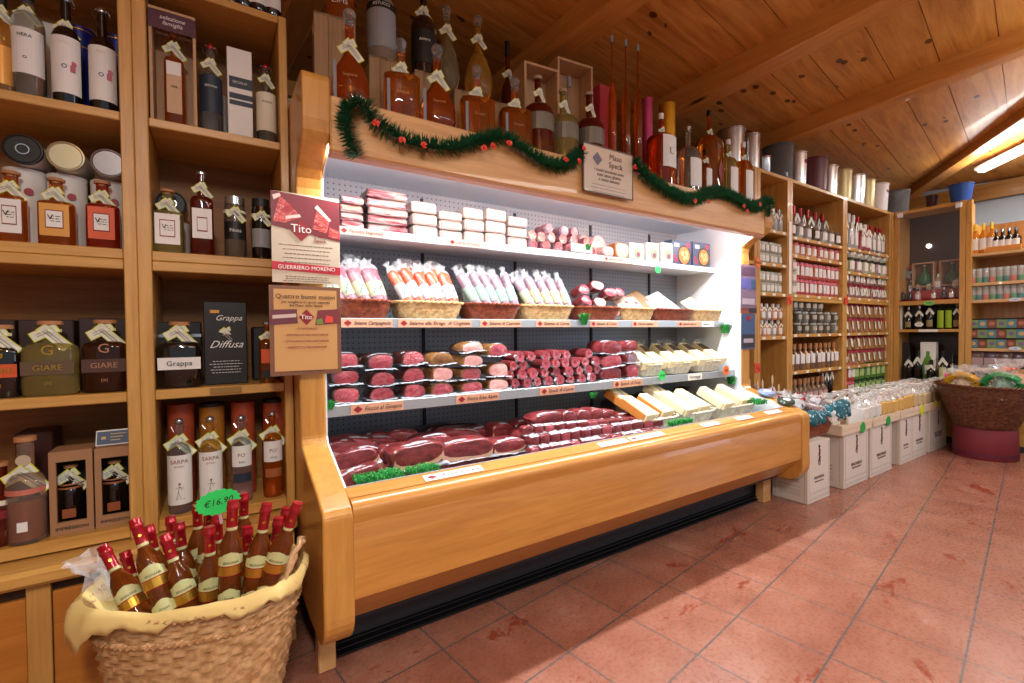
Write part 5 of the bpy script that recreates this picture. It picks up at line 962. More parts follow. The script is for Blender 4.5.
up = [(357, 372-345, -22, AMBER, 'cork', 'amber bottle with pale writing standing on the first crate', None, 'DOC\nCIMS'), (388, 27, -30, mat('frosted_bottle', '9a8a78', .3, trans=.4), 'cork', 'frosted bottle with dark lettered band standing on the second crate', GREYLAB, 'ASTUCCI'), (419, 24, -8, DKGLASS, 'plain', 'dark bottle with black label standing on the third crate', BLKLAB, 'Amaro'), (447, 22, 13, mat('pale_gold_glass', 'd8cfa0', .05, trans=.9, ior=1.3), 'ball', 'clear pale gold bottle with ball stopper standing on the fourth crate', None, None), (478, 24, 22, GOLD, 'ball', 'golden bottle with ball stopper standing on the fifth crate', None, None)]
for i, (px, w, top, g, cp, lb, lab, tx) in enumerate(up):
    z0 = ZD2+CRH[i][1]+.002; Y = YC+.0; W_ = wpx(px-w/2, px+w/2, Y, 40); h = at(px, top, Y).z-z0
    k = bottle(W_/2, h, .014, g, cp, shoulder=.58 if i < 3 else .5, neck=.74, labels=([('w', .12, .5, lab, 80)] if lab else [])+([('w', .5, .57, BLKLAB, 90)] if i == 1 else []), tagz=.78, tags=1.2, seed=50+i, caph=.04, kind='round' if i < 3 else 'tear')
    if tx: k.append(('lettering', shift(text(tx, .03 if i == 0 else .018, WLAB, W_/2+.003), (0, 0, h*(.38 if i != 1 else .535)))))
    place(k, 'spirit_bottle', lb, 'bottle', 'bottles standing on crates', (at(px, 40, Y).x if i > 2 else CRH[i][0]+(.03, 0, 0)[i], Y, z0), (0, 0, -.3))
onTop(bottle(.035, ht(507, 42, 2.1), .012, DKRED, 'plain', BLKLAB, shoulder=.6, tagz=.76, tags=1.2, seed=57), 'spirit_bottle', 'dark red bottle with black cap behind the smallest ball-stoppered bottle', 508, 2.1)
# open crates with bottles
for i, (px, w, top, Y) in enumerate(((536, 32, 72, 1.98), (569, 32, 68, 1.98))):
    W_ = wpx(px-w/2, px+w/2, Y, 100); h = ht(px, top, Y); place(open_crate(W_, .13, h, CRATEL, th=.012), 'wooden_bottle_crate', 'open fronted pale wooden crate on top of the case, %s of two' % ('left' if i == 0 else 'right'), 'crate', 'open crates on top of the case', (at(px, 100, Y).x, Y, ZD2+.001), (0, 0, -.1))
place(bottle(.022, ht(569, 76, 1.97)-.02, .01, CLEAR, 'plain', GREYLAB, shoulder=.6, tagz=.6), 'spirit_bottle', 'slim clear bottle standing inside the right open crate', 'bottle', None, (at(569, 100, 1.97).x, 1.97, ZD2+.014))
for px, w, top, g, lb, lab in ((538, 26, 77, DKRED, 'dark red bottle with grey label in front of the left open crate', mat('pewter_label', '6c6458', .4, .3)), (563, 24, 90, OLIVE, 'pale gold bottle with dark label in front of the right open crate', mat('pewter_label', '6c6458', .4, .3)), (589, 22, 93, DKRED, 'short dark red bottle with cork left of the three tall slender bottles', mat('pewter_label', '6c6458', .4, .3))):
    W_ = wpx(px-w/2, px+w/2, YF, 120); k = bottle(W_/2, ht(px, top, YF), .016, g, 'cork', mat('grey_cork', 'a08c78', .6), shoulder=.55, neck=.7, labels=[('w', .30, .50, lab, 85)], tagz=.8, tags=1.1, caph=.03, seed=60); onTop(k, 'spirit_bottle', lb, px, YF)
w = wpx(596, 611, 1.93, 110); onTop([('carton', rbox(MB(), -w/2, -.03, 0, w/2, .03, ht(604, 86, 1.93), .002).mesh('c', mat('red_gift_card', 'b03040', .4), True)), ('dark_motif', MB().box(-w*.3, -.0315, .10, w*.4, -.0302, .2).mesh('m', mat('purple_motif', '4a2040', .5), True)), ('dark_motif', MB().box(-w*.45, -.032, .03, w*.1, -.031, .08).mesh('m', mat('orange_motif', 'd07030', .5), True))], 'gift_carton', 'red gift carton with dark pattern behind the slender bottles', 604, 1.95, 'carton')
zs = ZD2+.055
ws = wpx(600, 650, 1.84, 140)
b = rbox(MB(), -ws/2, -.04, .045, ws/2, .04, .055, .002); b.box(-ws/2, -.045, 0, -ws/2+.01, .045, .085); b.box(ws/2-.01, -.04, 0, ws/2, .04, .045)
onTop([('stand', b.mesh('stand', mat('burgundy_wood', '5c1e20', .35), True)), ('emblem', MB().lathe([(.0001, 0), (.008, 0)], 12, Matrix.Translation((-ws/2+.004, -.047, .06)) @ Matrix.Rotation(PI/2, 4, 'X'), None, False).mesh('e', GOLDF, True))], 'bottle_stand', 'small burgundy wooden stand carrying three slender bottles', 625, 1.84, 'stand')
for i, (px, top) in enumerate(((612, 36), (626, 40), (638, 45))):
    h = at(px, top, 1.84).z-zs-.002; hb = h*.68; r = .024
    k = [('glass_body', MB().lathe([(r*.7, 0), (r, .01), (r, hb*.78), (r*.5, hb*.9), (.006, hb), (.0045, h-.03)], 14).mesh('g', AMBER)), ('neck_sleeve', MB().lathe([(.0065, h-.035), (.0065, h)], 8).mesh('s', mat('pale_blue_foil', '8cb8cc', .35))), ('long_neck', MB().lathe([(.006, hb), (.004, h-.03)], 8).mesh('n', CLEAR))]
    place(k, 'slender_bottle', 'very tall slender amber bottle with pale blue tip, %s of three' % ('left', 'middle', 'right')[i], 'bottle', 'slender bottles on the stand', (at(px, 100, 1.84).x, 1.84, zs+.002))
onTop(tube_box(.034, ht(646, 99, 1.98), PINKTIN, PINKTIN, [(.15, GOLDF), (.03, GOLDF)]), 'round_tin', 'pink metallic tin left of the gold tin', 647, 1.98, 'tin')
onTop(tube_box(.052, ht(666, 105, 1.98), GOLDTIN, GOLDTIN, [(.165, GOLDF)]), 'round_tin', 'shiny gold tin behind the red bottle', 667, 1.98, 'tin')
rt = [(661, 19, 114, REDLIQ, 'plain', WLAB, WLAB, 'big red bottle with square white label and white cap', .62, (.25, .66)), (688, 16, 127, CLEAR, 'cork', SILV, WLAB, 'clear bottle with white label standing right of the red bottle', .5, (.1, .5)), (709, 17, 111, AMBER, 'plain', DKGLASS, None, 'tall amber bottle with black cap and sloping shoulders', .6, None), (705, 8, 150, AMBER, 'plain', BROWN, WLAB, 'small bottle with white label in front of the tall amber bottle', .6, (.1, .6)), (728, 11, 140, OLIVE, 'plain', WLAB, WLAB, 'small clear bottle with white label and white tag', .58, (.08, .55)), (743, 10.5, 143, AMBER, 'plain', WLAB, WLAB, 'small amber bottle with white label at the right end of the case top', .58, (.08, .55))]
for i, (px, w, top, g, cp, cc, lab, lb, sh, lz) in enumerate(rt):
    Y = YF if i != 2 else 1.9; W_ = wpx(px-w/2, px+w/2, Y, 150); h = ht(px, top, Y)
    k = bottle(W_/2, h, .014 if W_ > .08 else .011, g, cp, cc, kind='square', sec=(2.4, 1, .9), shoulder=sh, neck=.74, labels=[('w', lz[0], lz[1], lab, 40)] if lz else [], tagz=.78 if i != 1 else None, tags=1.0, seed=70+i, caph=.035)
    if i == 0: k.append(('label_frame', shift(MB().box(-.014, -.0015, -.018, .014, -.0005, .018).mesh('f', RED_INK, True), (0, -W_*.45-.003, h*.46)))); k.append(('label_plate', shift(MB().box(-.012, -.0025, -.016, .012, -.0016, .016).mesh('f', WLAB, True), (0, -W_*.45-.003, h*.46))))
    if i == 2: k.append(('diamond_label', MB().add([(0, -W_*.45-.004, h*.2), (.028, -W_*.45-.004, h*.33), (0, -W_*.45-.004, h*.46), (-.028, -W_*.45-.004, h*.33)], [(0, 1, 2, 3)])))
    if i == 2: q = MB(); q.add([(0, -W_*.45-.005, h*.2), (.028, -W_*.45-.005, h*.33), (0, -W_*.45-.005, h*.46), (-.028, -W_*.45-.005, h*.33)], [(0, 1, 2, 3)]); k[-1] = ('diamond_label', q.mesh('d', DIA, True))
    onTop(k, 'spirit_bottle', lb, px, Y, py=150)
# ---------------- garland ----------------
gp = [(357, 156), (352, 142), (347, 125), (349, 108), (358, 103), (368, 108), (376, 122), (388, 132), (404, 141), (424, 147), (446, 149), (466, 146), (482, 141), (498, 137), (512, 142), (528, 154), (542, 163), (558, 167), (572, 163), (581, 152)]
gp2 = [(634, 160), (640, 172), (652, 182), (668, 192), (684, 199), (698, 199), (708, 193), (720, 192), (734, 198), (748, 206), (760, 207), (767, 200), (770, 208), (769, 216)]
def garland(pts, seed, label):
    q = random.Random(seed); P = []
    V = [at(px, py, 1.70) for px, py in pts]
    for i in range(len(V)-1):
        n = max(2, int((V[i+1]-V[i]).length/.006))
        for j in range(n): P.append(V[i].lerp(V[i+1], j/n))
    for _ in range(3): P = [P[0]]+[(P[i-1]+P[i]*2+P[i+1])/4 for i in range(1, len(P)-1)]+[P[-1]]
    t = empty('christmas_garland', tuple(V[0]), label, 'garland', 'green garland on the header'); o0 = V[0]
    b = MB(); b.tube([p-o0 for p in P[::3]], .004, 5); ob('wire_core', b.mesh('core', DKGREEN), t)
    b = MB()
    for i, p in enumerate(P):
        d = (P[min(i+1, len(P)-1)]-P[max(i-1, 0)]).normalized(); a = d.cross(Vector((0, 1, 0))).normalized(); c = d.cross(a)
        for j in range(17):
            th = q.uniform(0, 2*PI); l = q.uniform(.036, .056); u = (a*math.cos(th)+c*math.sin(th)); e = p-o0+u*l+d*q.uniform(-.012, .016)
            if (e+o0).y > 1.721: e.y = 1.721-o0.y
            s_ = d.cross(u).normalized()*.0018+d*.0008; m_ = (p-o0)*.45+e*.55; b.add([p-o0-s_, p-o0+s_, m_+s_*1.3, e, m_-s_*1.3], [(0, 1, 2), (0, 2, 3, 4)])
    b.k = 0; o = ob('needles', b.mesh('needles', DKGREEN, True), t); o['kind'] = 'stuff'; return t, o0
g1 = garland(gp, 3, 'green tinsel garland with red bows swagged along the left part of the header')
g2 = garland(gp2, 4, 'green tinsel garland with red bows from the parchment sign to the right header end')
for g, L_ in ((g1, [(376, 123), (402, 140), (424, 145), (484, 148), (493, 146), (509, 143), (566, 159), (579, 161), (584, 148)]), (g2, [(635, 167), (695, 201), (708, 202), (744, 206), (747, 211), (760, 204)])):
    for px, py in L_:
        p = at(px, py, 1.662)-g[1]; b = MB()
        for a in range(5): th = a*2*PI/5+R.random(); c = Vector((math.cos(th), R.uniform(-.5, .2), math.sin(th)))*.011; s_ = Vector((-c.z, 0, c.x))*.75; b.add([p, p+c+s_, p+c*1.2, p+c-s_], [(0, 1, 2, 3)])
        b.ball(p, .006, 6); ob('red_bow', b.mesh('bow', BERRY, True), g[0])
# parchment sign on the header
Ysg = 1.700; A, B, C, D_ = at(584, 142, Ysg), at(632, 157, Ysg), at(631, 201, Ysg), at(583, 190, Ysg)
w = B.x-A.x; h = .225; z0 = 1.895
t = place([('sheet', MB().box(0, 0, 0, w, .003, h).mesh('sheet', mat('parchment', 'c8b8a4', .35, coat=.8), True)), ('diamond_emblem', (lambda q: (q.add([(w*.26, -.001, h*.58), (w*.36, -.001, h*.73), (w*.26, -.001, h*.88), (w*.16, -.001, h*.73)], [(0, 1, 2, 3)]), q.mesh('d', mat('grey_violet', '6c6478', .5), True))[1])(MB())),
  ('lettering', shift(text('Maso\nSpeck', .042, mat('brown_red_ink', '5a3430', .6)), (w*.64, -.001, h*.75))), ('lettering', shift(text('i nostri prodotti sono\ntutti senza glutine\ne senza lattosio', .0235, mat('brown_red_ink', '5a3430', .6), shear=.2), (w*.5, -.001, h*.40))), ('small_print', shift(lines(3, w*.8, mat('brown_red_ink', '5a3430', .6), .017, 9), (w*.5, 0, h*.17))),
  ('acrylic_edge', MB().box(-.006, -.002, -.006, -.001, .004, h+.006).box(w+.001, -.002, -.006, w+.006, .004, h+.006).box(-.006, -.002, h+.001, w+.006, .004, h+.006).box(-.006, -.002, -.006, w+.006, .004, -.001).mesh('edge', mat('smoky_acrylic', '6a605c', .2), True))], 'parchment_sign', 'parchment sign in an acrylic holder hanging on the case header between the garlands', 'sign', None, (A.x, Ysg, z0))
# posters at the left end post
Yp = 1.855; A = at(270.5, 192, Yp); B = at(339, 196, Yp); w = B.x-A.x; zt = at(300, 194, Yp).z; h = zt-at(300, 283, Yp).z
flesh = meat('poster_ham', 'a02430', 'd05048', 'f0b0a0', .6)
def tri(pts, m, nm, y=-.001): q = MB(); q.add([(x*w, y, z*h) for x, z in pts], [tuple(range(len(pts)))]); return (nm, q.mesh(nm, m, True))
k = [('sheet', MB().box(0, 0, 0, w, .002, h).mesh('sheet', mat('poster_beige', 'c8b8a0', .4, coat=.4), True)), tri([(0, .62), (1, .50), (1, .96), (0, 1)], mat('poster_maroon', '74242c', .4), 'ham_picture'),
     tri([(.02, .66), (.2, .66), (.42, .74), (.28, .86), (.12, .95)], flesh, 'ham_slice_picture', -.0015), tri([(.58, .62), (.8, .58), (.84, .72), (.66, .86)], flesh, 'ham_slice_picture', -.0015), tri([(.82, .55), (1, .53), (1, .62), (.84, .66)], flesh, 'ham_slice_picture', -.0015), tri([(.2, .7), (.42, .74), (.40, .77), (.2, .735)], mat('poster_fat', 'e8c8bc', .4), 'fat_streak_picture', -.002), tri([(.62, .86), (.84, .72), (.87, .74), (.66, .9)], mat('poster_fat', 'e8c8bc', .4), 'fat_streak_picture', -.002), tri([(.04, .90), (.14, .95), (.12, .98), (.02, .95)], mat('poster_fat', 'e8c8bc', .4), 'fat_streak_picture', -.002),
     tri([(.42, .47), (.58, .59), (.42, .72), (.26, .59)], DIA, 'diamond_emblem', -.0025), ('lettering', shift(text('Tito', .042, WPAPER), (w*.42, -.003, h*.605))), ('lettering', shift(text('Maso\nSpeck', .018, RED_INK), (w*.70, -.001, h*.52))),
     ('small_print', shift(lines(5, w*.8, INK, .0155, 2), (w*.5, 0, h*.42))), tri([(0, .14), (1, .11), (1, .20), (0, .23)], mat('poster_red3', 'b82434', .4), 'red_band', -.0012), ('lettering', shift(text('GUERRIERO MORENO', .02, WPAPER), (w*.5, -.002, h*.17))), ('small_print', shift(lines(3, w*.7, INK, .008, 5), (w*.5, 0, h*.07)))]
place(k, 'ham_poster', 'upper poster on the case end with red ham photograph and red band', 'poster', None, (A.x, Yp, zt-h))
A = at(269.5, 330, Yp-.004); B = at(341, 330, Yp-.004); w = B.x-A.x; zt = at(300, 286, Yp-.004).z; h = zt-at(300, 375, Yp-.004).z
k = [('sheet', MB().box(0, 0, 0, w, .002, h).mesh('sheet', mat('poster_brown_edge', '7c5238', .4, coat=.3), True)), ('inner_panel', MB().box(w*.06, -.001, h*.05, w*.94, -.0002, h*.96).mesh('panel', mat('poster_tan', 'c8985c', .4, coat=.3), True)),
     ('lettering', shift(text('Quattro buoni motivi', .0235, INK), (w*.5, -.0015, h*.88))), ('lettering', shift(text('per scegliere lo speck naturale\ndel Maso dello Speck', .0135, INK), (w*.5, -.0015, h*.80))), tri([(0, .56), (.38, .58), (.37, .74), (.02, .73)], mat('speck_picture', '6a3440', .4), 'speck_picture', -.002), tri([(.04, .63), (.36, .65), (.36, .69), (.04, .67)], mat('speck_picture_fat', 'c8b0a8', .4), 'speck_picture', -.0026), tri([(.62, .56), (1, .58), (.98, .75), (.66, .73)], mat('meat_picture', '7a3436', .4), 'meat_picture', -.002), tri([(.64, .57), (.74, .575), (.72, .64), (.64, .62)], mat('leaf_picture', '6a8a3c', .4), 'leaf_picture', -.0026), tri([(.76, .59), (.88, .59), (.88, .66), (.78, .67)], mat('poster_red2', 'd8483c', .4), 'tomato_picture', -.0026),
     tri([(.5, .56), (.61, .65), (.5, .74), (.39, .65)], DIA, 'diamond_emblem', -.003), ('lettering', shift(text('Tito', .024, WPAPER), (w*.5, -.0035, h*.65)))]
for i, s_ in enumerate(('E NATURALE', 'AFFUMICATURA NATURALE', 'STAGIONATURA NATURALE', 'RISPETTO E PROFESSIONE')):
    k.append(('lettering', shift(text('\u2022 '+s_, .0115, RED_INK), (w*.5, -.0015, h*(.52-.07*i)))))
    k.append(('small_print', shift(lines(1, w*.7, INK, .008, 20+i), (w*.5, 0, h*(.48-.07*i)))))
k.append(('small_print', shift(lines(6, w*.55, INK, .0125, 31), (w*.5, 0, h*.23))))
place(k, 'reasons_poster', 'lower poster on the case end with tan panel headed Quattro buoni motivi', 'poster', None, (A.x, Yp-.004, zt-h))
# posters on the right end post
Yr = 1.872
def sheet(px0, px1, y0, y1, name, label, base, extra, Y=Yr):
    A, B = at(px0, (y0+y1)/2, Y), at(px1, (y0+y1)/2, Y); zt_, zb_ = at((px0+px1)/2, y0, Y).z, at((px0+px1)/2, y1, Y).z; w_, h_ = B.x-A.x, zt_-zb_
    k = [('sheet', MB().box(0, 0, 0, w_, .002, h_).mesh('sheet', base, True))]
    for i, (x0, z0, x1, z1, m, nm) in enumerate(extra): k.append((nm, MB().box(x0*w_, -.001-.0004*i, z0*h_, x1*w_, -.0004*i, z1*h_).mesh(nm, m, True)))
    place(k, name, label, 'poster', None, (A.x, Y, zb_))
V1 = mat('mauve_poster', '7c6478', .4, coat=.4); V2 = mat('plum_poster', '5a3c50', .4); V3 = mat('violet_diamond', '5a5aa0', .4); V4 = mat('pale_poster', 'b0a0a8', .4); V5 = mat('blue_dusk', '3c5478', .4); V6 = mat('dark_rock', '2c2830', .4)
sheet(740.5, 756, 265, 308, 'event_flyer', 'mauve flyer with violet diamonds on the right end post', V1, [(.05, .75, .95, .95, V2, 'script_band'), (.08, .45, .36, .68, V3, 'picture'), (.40, .42, .62, .70, V3, 'picture'), (.68, .45, .95, .68, V5, 'picture'), (.1, .08, .9, .22, V4, 'print')])
sheet(740.5, 757, 305.5, 313.5, 'event_flyer', 'thin strip flyer with food picture between two bigger flyers', mat('rust_picture', '8a4a38', .4), [(.5, .1, .95, .9, V6, 'picture')], Yr+.003)
sheet(741.5, 755, 314, 349, 'event_flyer', 'lower dusk blue flyer with village picture on the right end post', V5, [(.05, .05, .95, .42, V6, 'village_picture'), (.15, .18, .85, .3, V4, 'roof_picture'), (.35, .82, .65, .95, DIA, 'diamond_mark')])
sticker(758, 262.5, 2.026, .08, .09, STICK_O, 'orange scalloped price tag above the mauve flyer', 'Prezzo', .12)
sticker(757.5, 368, 2.026, .115, .10, STICK_R, 'red square price card beside the wooden tongs', '2,50', n=4, rot=.7)
# ---------------- right wall shelving ----------------
def zpx(px, py, Y=YS): return at(px, py, Y).z
posts = [3.302, 3.655, 4.165, 5.222, 6.375]
bb = {0: [2.0], 1: [zpx(784, 231.5), zpx(784, 264.5), zpx(784, 293.5), zpx(784, 336)], 2: [zpx(800, 237), zpx(794, 254), zpx(794, 294), zpx(794, 334), zpx(794, 371.5)], 3: [zpx(849, 247), zpx(849, 271), zpx(849, 297), zpx(849, 332.8), zpx(849, 366)]}
bb[0] = bb[1]
nmb = ['hidden', 'first', 'second', 'third']
for i in range(4):
    x0, x1 = posts[i]+.0005, posts[i+1]-.0005
    boards = [(z, .03) for z in bb[i]]+[(.50, .04)]
    if i in (2, 3): boards.append((bb[i][2]-.0305, .03))
    shelf_unit('wall_shelving', ('oak shelving bay behind the right top corner of the case', 'narrow oak shelving bay just right of the meat case', 'oak shelving bay with honey and red jars, middle of the right wall', 'oak shelving bay with gift bottles beside the corner')[i], x0, x1, .45 if i else .46, 2.50, boards, (.045, .045), group=None)
t = empty('base_cabinet', (3.66, 2.0, 0), 'oak base cabinet below the right bottle shelves behind the wine boxes', 'cabinet')
ob('carcass', rbox(MB(), 0, .02, 0, 2.7, .4, .4485, .004).mesh('c', OAK_Z, True), t)
for i in range(4): ob('door', rbox(MB(), .01+i*.67, 0, .03, .66+i*.67, .018, .42, .003).mesh('d', PINE_X, True), t)
def lrow(bay, shelf, n, kit_fn, x0, x1, name, desc, cat, Y=2.10, z=None, layers=1, lh=0, rz=0, sc=1, fixed=None, grp=None, jit=.004):
    zb_ = bb[bay][shelf] if z is None else z; ks = [kit_fn(j) for j in range(3)]
    A, B = posts[bay]+.055, posts[bay+1]-.055; a, c = A+(B-A)*x0, A+(B-A)*x1
    for l in range(layers):
        for i in range(n):
            x = a+(c-a)*(i/(n-1) if n > 1 else .5)
            lb = '%s, %s%s' % (desc, nth(i, n), '' if layers == 1 else (' in the lower tier', ' in the upper tier', ' in the top tier')[l])
            place(ks[(i+l) % 3], name, lb, cat, grp or desc, (x+R.uniform(-jit, jit), Y+R.uniform(-.006, .006), zb_+.001+l*lh), (0, 0, R.uniform(-.15, .15)+rz), sc)
def sjar(r, h, glass, lid, lab, cloth=False, n=10, tag=False, lz=(.2, .75)):
    K = [('glass_body', MB().lathe([(r*.9, 0), (r, .004), (r, h*.78), (r*.82, h*.86)], n).mesh('g', glass))]
    K.append(('lid', MB().lathe(([(r*1.12, h*.80), (r*1.05, h*.86), (r*.92, h*.88), (r*.88, h), (.0001, h)] if cloth else [(r*.9, h*.84), (r*.9, h), (.0001, h)]), n).mesh('l', lid)))
    if lab: K.append(('paper_label', wrap_label(r, h*lz[0], h*lz[1], lab, 44, None, 4)))
    if tag: K.append(None); q = MB(); q.add([(-r*.2, -r-.005, h*.3), (r*.6, -r-.005, h*.2), (r*.1, -r-.005, h*.75), (-r*.6, -r-.005, h*.82)], [(0, 1, 2, 3)]); K[-1] = ('paper_tag', q.mesh('t', mat_tag, True))
    return K
def sbot(r, h, glass, capm, lab, tag=True, foil=.25, n=10, lz=(.12, .5)):
    rn = r*.36; P = [(r*.9, 0), (r, .005), (r, h*.55), (r*.75, h*.64), (rn, h*.73), (rn, h*.98)]
    K = [('glass_body', MB().lathe(P, n).mesh('g', glass)), ('cap', MB().lathe([(rn*1.15, h*(1-foil)), (rn*1.15, h), (.0001, h)], 8).mesh('c', capm))]
    if lab: K.append(('paper_label', wrap_label(r, h*lz[0], h*lz[1], lab, 44, None, 4)))
    if tag: q = MB(); y = -r*.8; q.add([(-r*.9, y, h*.60), (-r*.5, y, h*.52), (r*.3, y, h*.74), (-r*.1, y, h*.80)], [(0, 1, 2, 3)]); q.add([(-r*.2, y-.002, h*.72), (r*.2, y-.002, h*.80), (r*1.2, y-.002, h*.60), (r*.9, y-.002, h*.52)], [(0, 1, 2, 3)]); K.append(('paper_tag', q.mesh('t', mat_tag, True)))
    return K
JW = mat('pickle_glass', 'a8a890', .15, coat=.5); JR = mat('jam_red_glass', 'a8341c', .15, coat=.6); JP = mat('preserve_glass', 'c08a60', .15, coat=.6); JD = mat('dark_preserve_glass', '4a4030', .15, coat=.6); LW = mat('jar_label', 'dcd8d4', .5); PINKLID = mat('pink_lid', 'c25868', .4); GREYLID = mat('tin_lid', 'b8b4a8', .3, .6); REDCL = mat('red_cloth_lid', '8c1c30', .6); JY = mat('yellow_oil_glass', '946432', .12, coat=.6); TAND = mat('tan_dark_glass', '6e5038', .15, coat=.6)
FR = mat('frosted_clear', 'c8c8c4', .15, coat=.5, trans=.4)
# narrow bay (1)
lrow(1, 0, 3, lambda j: sbot(.036, .20, FR, SILV, None), .55, .98, 'spirit_bottle', 'clear bottle with price tag on the top shelf of the narrow right bay', 'bottle')
lrow(1, 1, 6, lambda j: sjar(.033, .088, JW, GREYLID, LW), .12, .95, 'preserve_jar', 'white labelled jar on the second shelf of the narrow right bay', 'jar', layers=2, lh=.091)
lrow(1, 2, 6, lambda j: sjar(.033, .088, JW, GREYLID, LW), .12, .95, 'preserve_jar', 'white labelled jar on the third shelf of the narrow right bay', 'jar', layers=2, lh=.091)
lrow(1, 3, 5, lambda j: sbot(.034, .135, JP if j else FR, LW, LW), .12, .95, 'small_bottle', 'small white capped bottle on the fourth shelf of the narrow right bay', 'bottle', layers=2, lh=.138)
# middle bay (2)
lrow(2, 0, 7, lambda j: sbot(.045, .34, FR if j != 1 else OLIVE, REDCAP, None), .06, .96, 'spirit_bottle', 'red capped clear bottle with white tag on the top shelf of the middle bay', 'bottle', Y=2.20)
lrow(2, 0, 7, lambda j: sjar(.048, .125, FR if j else JD, mat('brown_lid', '6a4038', .4), LW), .04, .96, 'gift_jar', 'round jar in front of the red capped bottles, middle bay', 'jar', Y=2.085)
lrow(2, 1, 9, lambda j: sjar(.042, .115, (JP, mat('peach_glass', 'd89a70', .15, coat=.6), mat('rose_glass', 'b8605a', .15, coat=.6))[j], PINKLID, LW), .03, .97, 'honey_jar', 'pink lidded preserve jar on the second shelf of the middle bay', 'jar')
lrow(2, 2, 10, lambda j: sjar(.038, .145, JR, PINKLID, LW, True), .17, .97, 'sauce_jar', 'red sauce jar with pink cloth lid on the third shelf, middle bay', 'jar', layers=2, lh=.148)
lrow(2, 2, 2, lambda j: sjar(.042, .10, JW, GREYLID, LW), .03, .10, 'preserve_jar', 'pale jar stacked left of the red sauce jars', 'jar', layers=3, lh=.103)
lrow(2, 3, 7, lambda j: sjar(.047, .098, JD if j else mat('grey_green_glass', '6c6c5c', .15, coat=.6), GREYLID, mat('grey_jar_label', 'a8a090', .5), lz=(.3, .7)), .04, .93, 'dark_preserve_jar', 'dark preserve jar on the fourth shelf of the middle bay', 'jar', layers=2, lh=.101)
lrow(2, 3, 5, lambda j: sjar(.047, .098, JD, GREYLID, mat('grey_jar_label', 'a8a090', .5), lz=(.3, .7)), .10, .62, 'dark_preserve_jar', 'dark preserve jar in the third tier of the fourth shelf, middle bay', 'jar', z=bb[2][3]+.204)
lrow(2, 4, 10, lambda j: sbot(.042, .235, TAND if j else JY, CORK, LW, False, .2, lz=(.25, .62)), .05, .96, 'vinegar_bottle', 'white labelled cork stoppered bottle on the fifth shelf, middle bay', 'bottle', Y=2.09)
lrow(2, 4, 8, lambda j: sbot(.045, .25, TAND, CORK, mat('red_white_label', 'c8a09a', .5), False, .2), .05, .70, 'vinegar_bottle', 'brown cork stoppered bottle on the lowest shelf, middle bay', 'bottle', z=.502, Y=2.09)
lrow(2, 4, 3, lambda j: sbot(.036, .36, DKGLASS, STICK_O, None, True, .25), .72, .93, 'wine_bottle', 'dark bottle with orange cap on the lowest shelf, middle bay', 'bottle', z=.502, Y=2.12)
# gift bay (3)
lrow(3, 0, 4, lambda j: sbot(.045, .36, FR if j else GREENL, LW if j else REDCAP, LW), .05, .40, 'spirit_bottle', 'clear tagged bottle at the left of the top shelf, gift bay', 'bottle')
lrow(3, 0, 2, lambda j: sbot(.055, .28, mat('rose_spirit', '8c3a40', .12, coat=.6), LW, LW), .36, .48, 'spirit_bottle', 'rose coloured bottle in the middle of the top shelf, gift bay', 'bottle', Y=2.07)
lrow(3, 0, 4, lambda j: sbot(.042, .30, FR, REDCAP, LW), .60, .95, 'spirit_bottle', 'red capped clear bottle at the right of the top shelf, gift bay', 'bottle')
lrow(3, 1, 7, lambda j: sjar(.052, .15, (JW, mat('olive_glass', '8c8c58', .15, coat=.6), mat('mauve_glass', '8c6a70', .15, coat=.6))[j], BLKLAB, LW), .04, .96, 'tall_jar', 'tall dark lidded jar on the second shelf of the gift bay', 'jar', layers=1)
lrow(3, 1, 7, lambda j: sjar(.05, .12, JW, mat('brown_lid', '6a4038', .4), LW, tag=True), .04, .96, 'tall_jar', 'jar stacked on the dark lidded jars of the gift bay', 'jar', z=bb[3][1]+.152)
lrow(3, 2, 8, lambda j: sjar(.045, .135, mat('brown_jar_glass', '7c4a3c', .15, coat=.6), REDCL, LW, tag=True), .04, .96, 'tagged_jar', 'white tagged brown jar on the third shelf of the gift bay', 'jar', layers=2, lh=.138)
lrow(3, 3, 8, lambda j: sjar(.046, .15, JY, REDCL, None, True, tag=True), .04, .96, 'oil_jar', 'golden jar with red cloth lid and tag on the fourth shelf, gift bay', 'jar', layers=2, lh=.153)
lrow(3, 4, 8, lambda j: sjar(.046, .15, JY, REDCL, None, True, tag=True), .04, .96, 'oil_jar', 'golden jar with red cloth lid and tag on the fifth shelf, gift bay', 'jar', layers=2, lh=.153)
lrow(3, 4, 3, lambda j: sjar(.045, .17, JR, PINKLID, LW, True), .03, .22, 'sauce_jar', 'red sauce jar with checked lid on the lowest shelf, gift bay', 'jar', z=.502, layers=2, lh=.173)
lrow(3, 4, 6, lambda j: sjar(.05, .17, mat('green_jar_glass', '4c7c30', .15, coat=.6), mat('dark_green_lid', '22401c', .5), mat('leaf_label', 'a8c078', .5)), .30, .95, 'green_jar', 'green jar on the lowest shelf of the gift bay', 'jar', z=.502, layers=2, lh=.173)
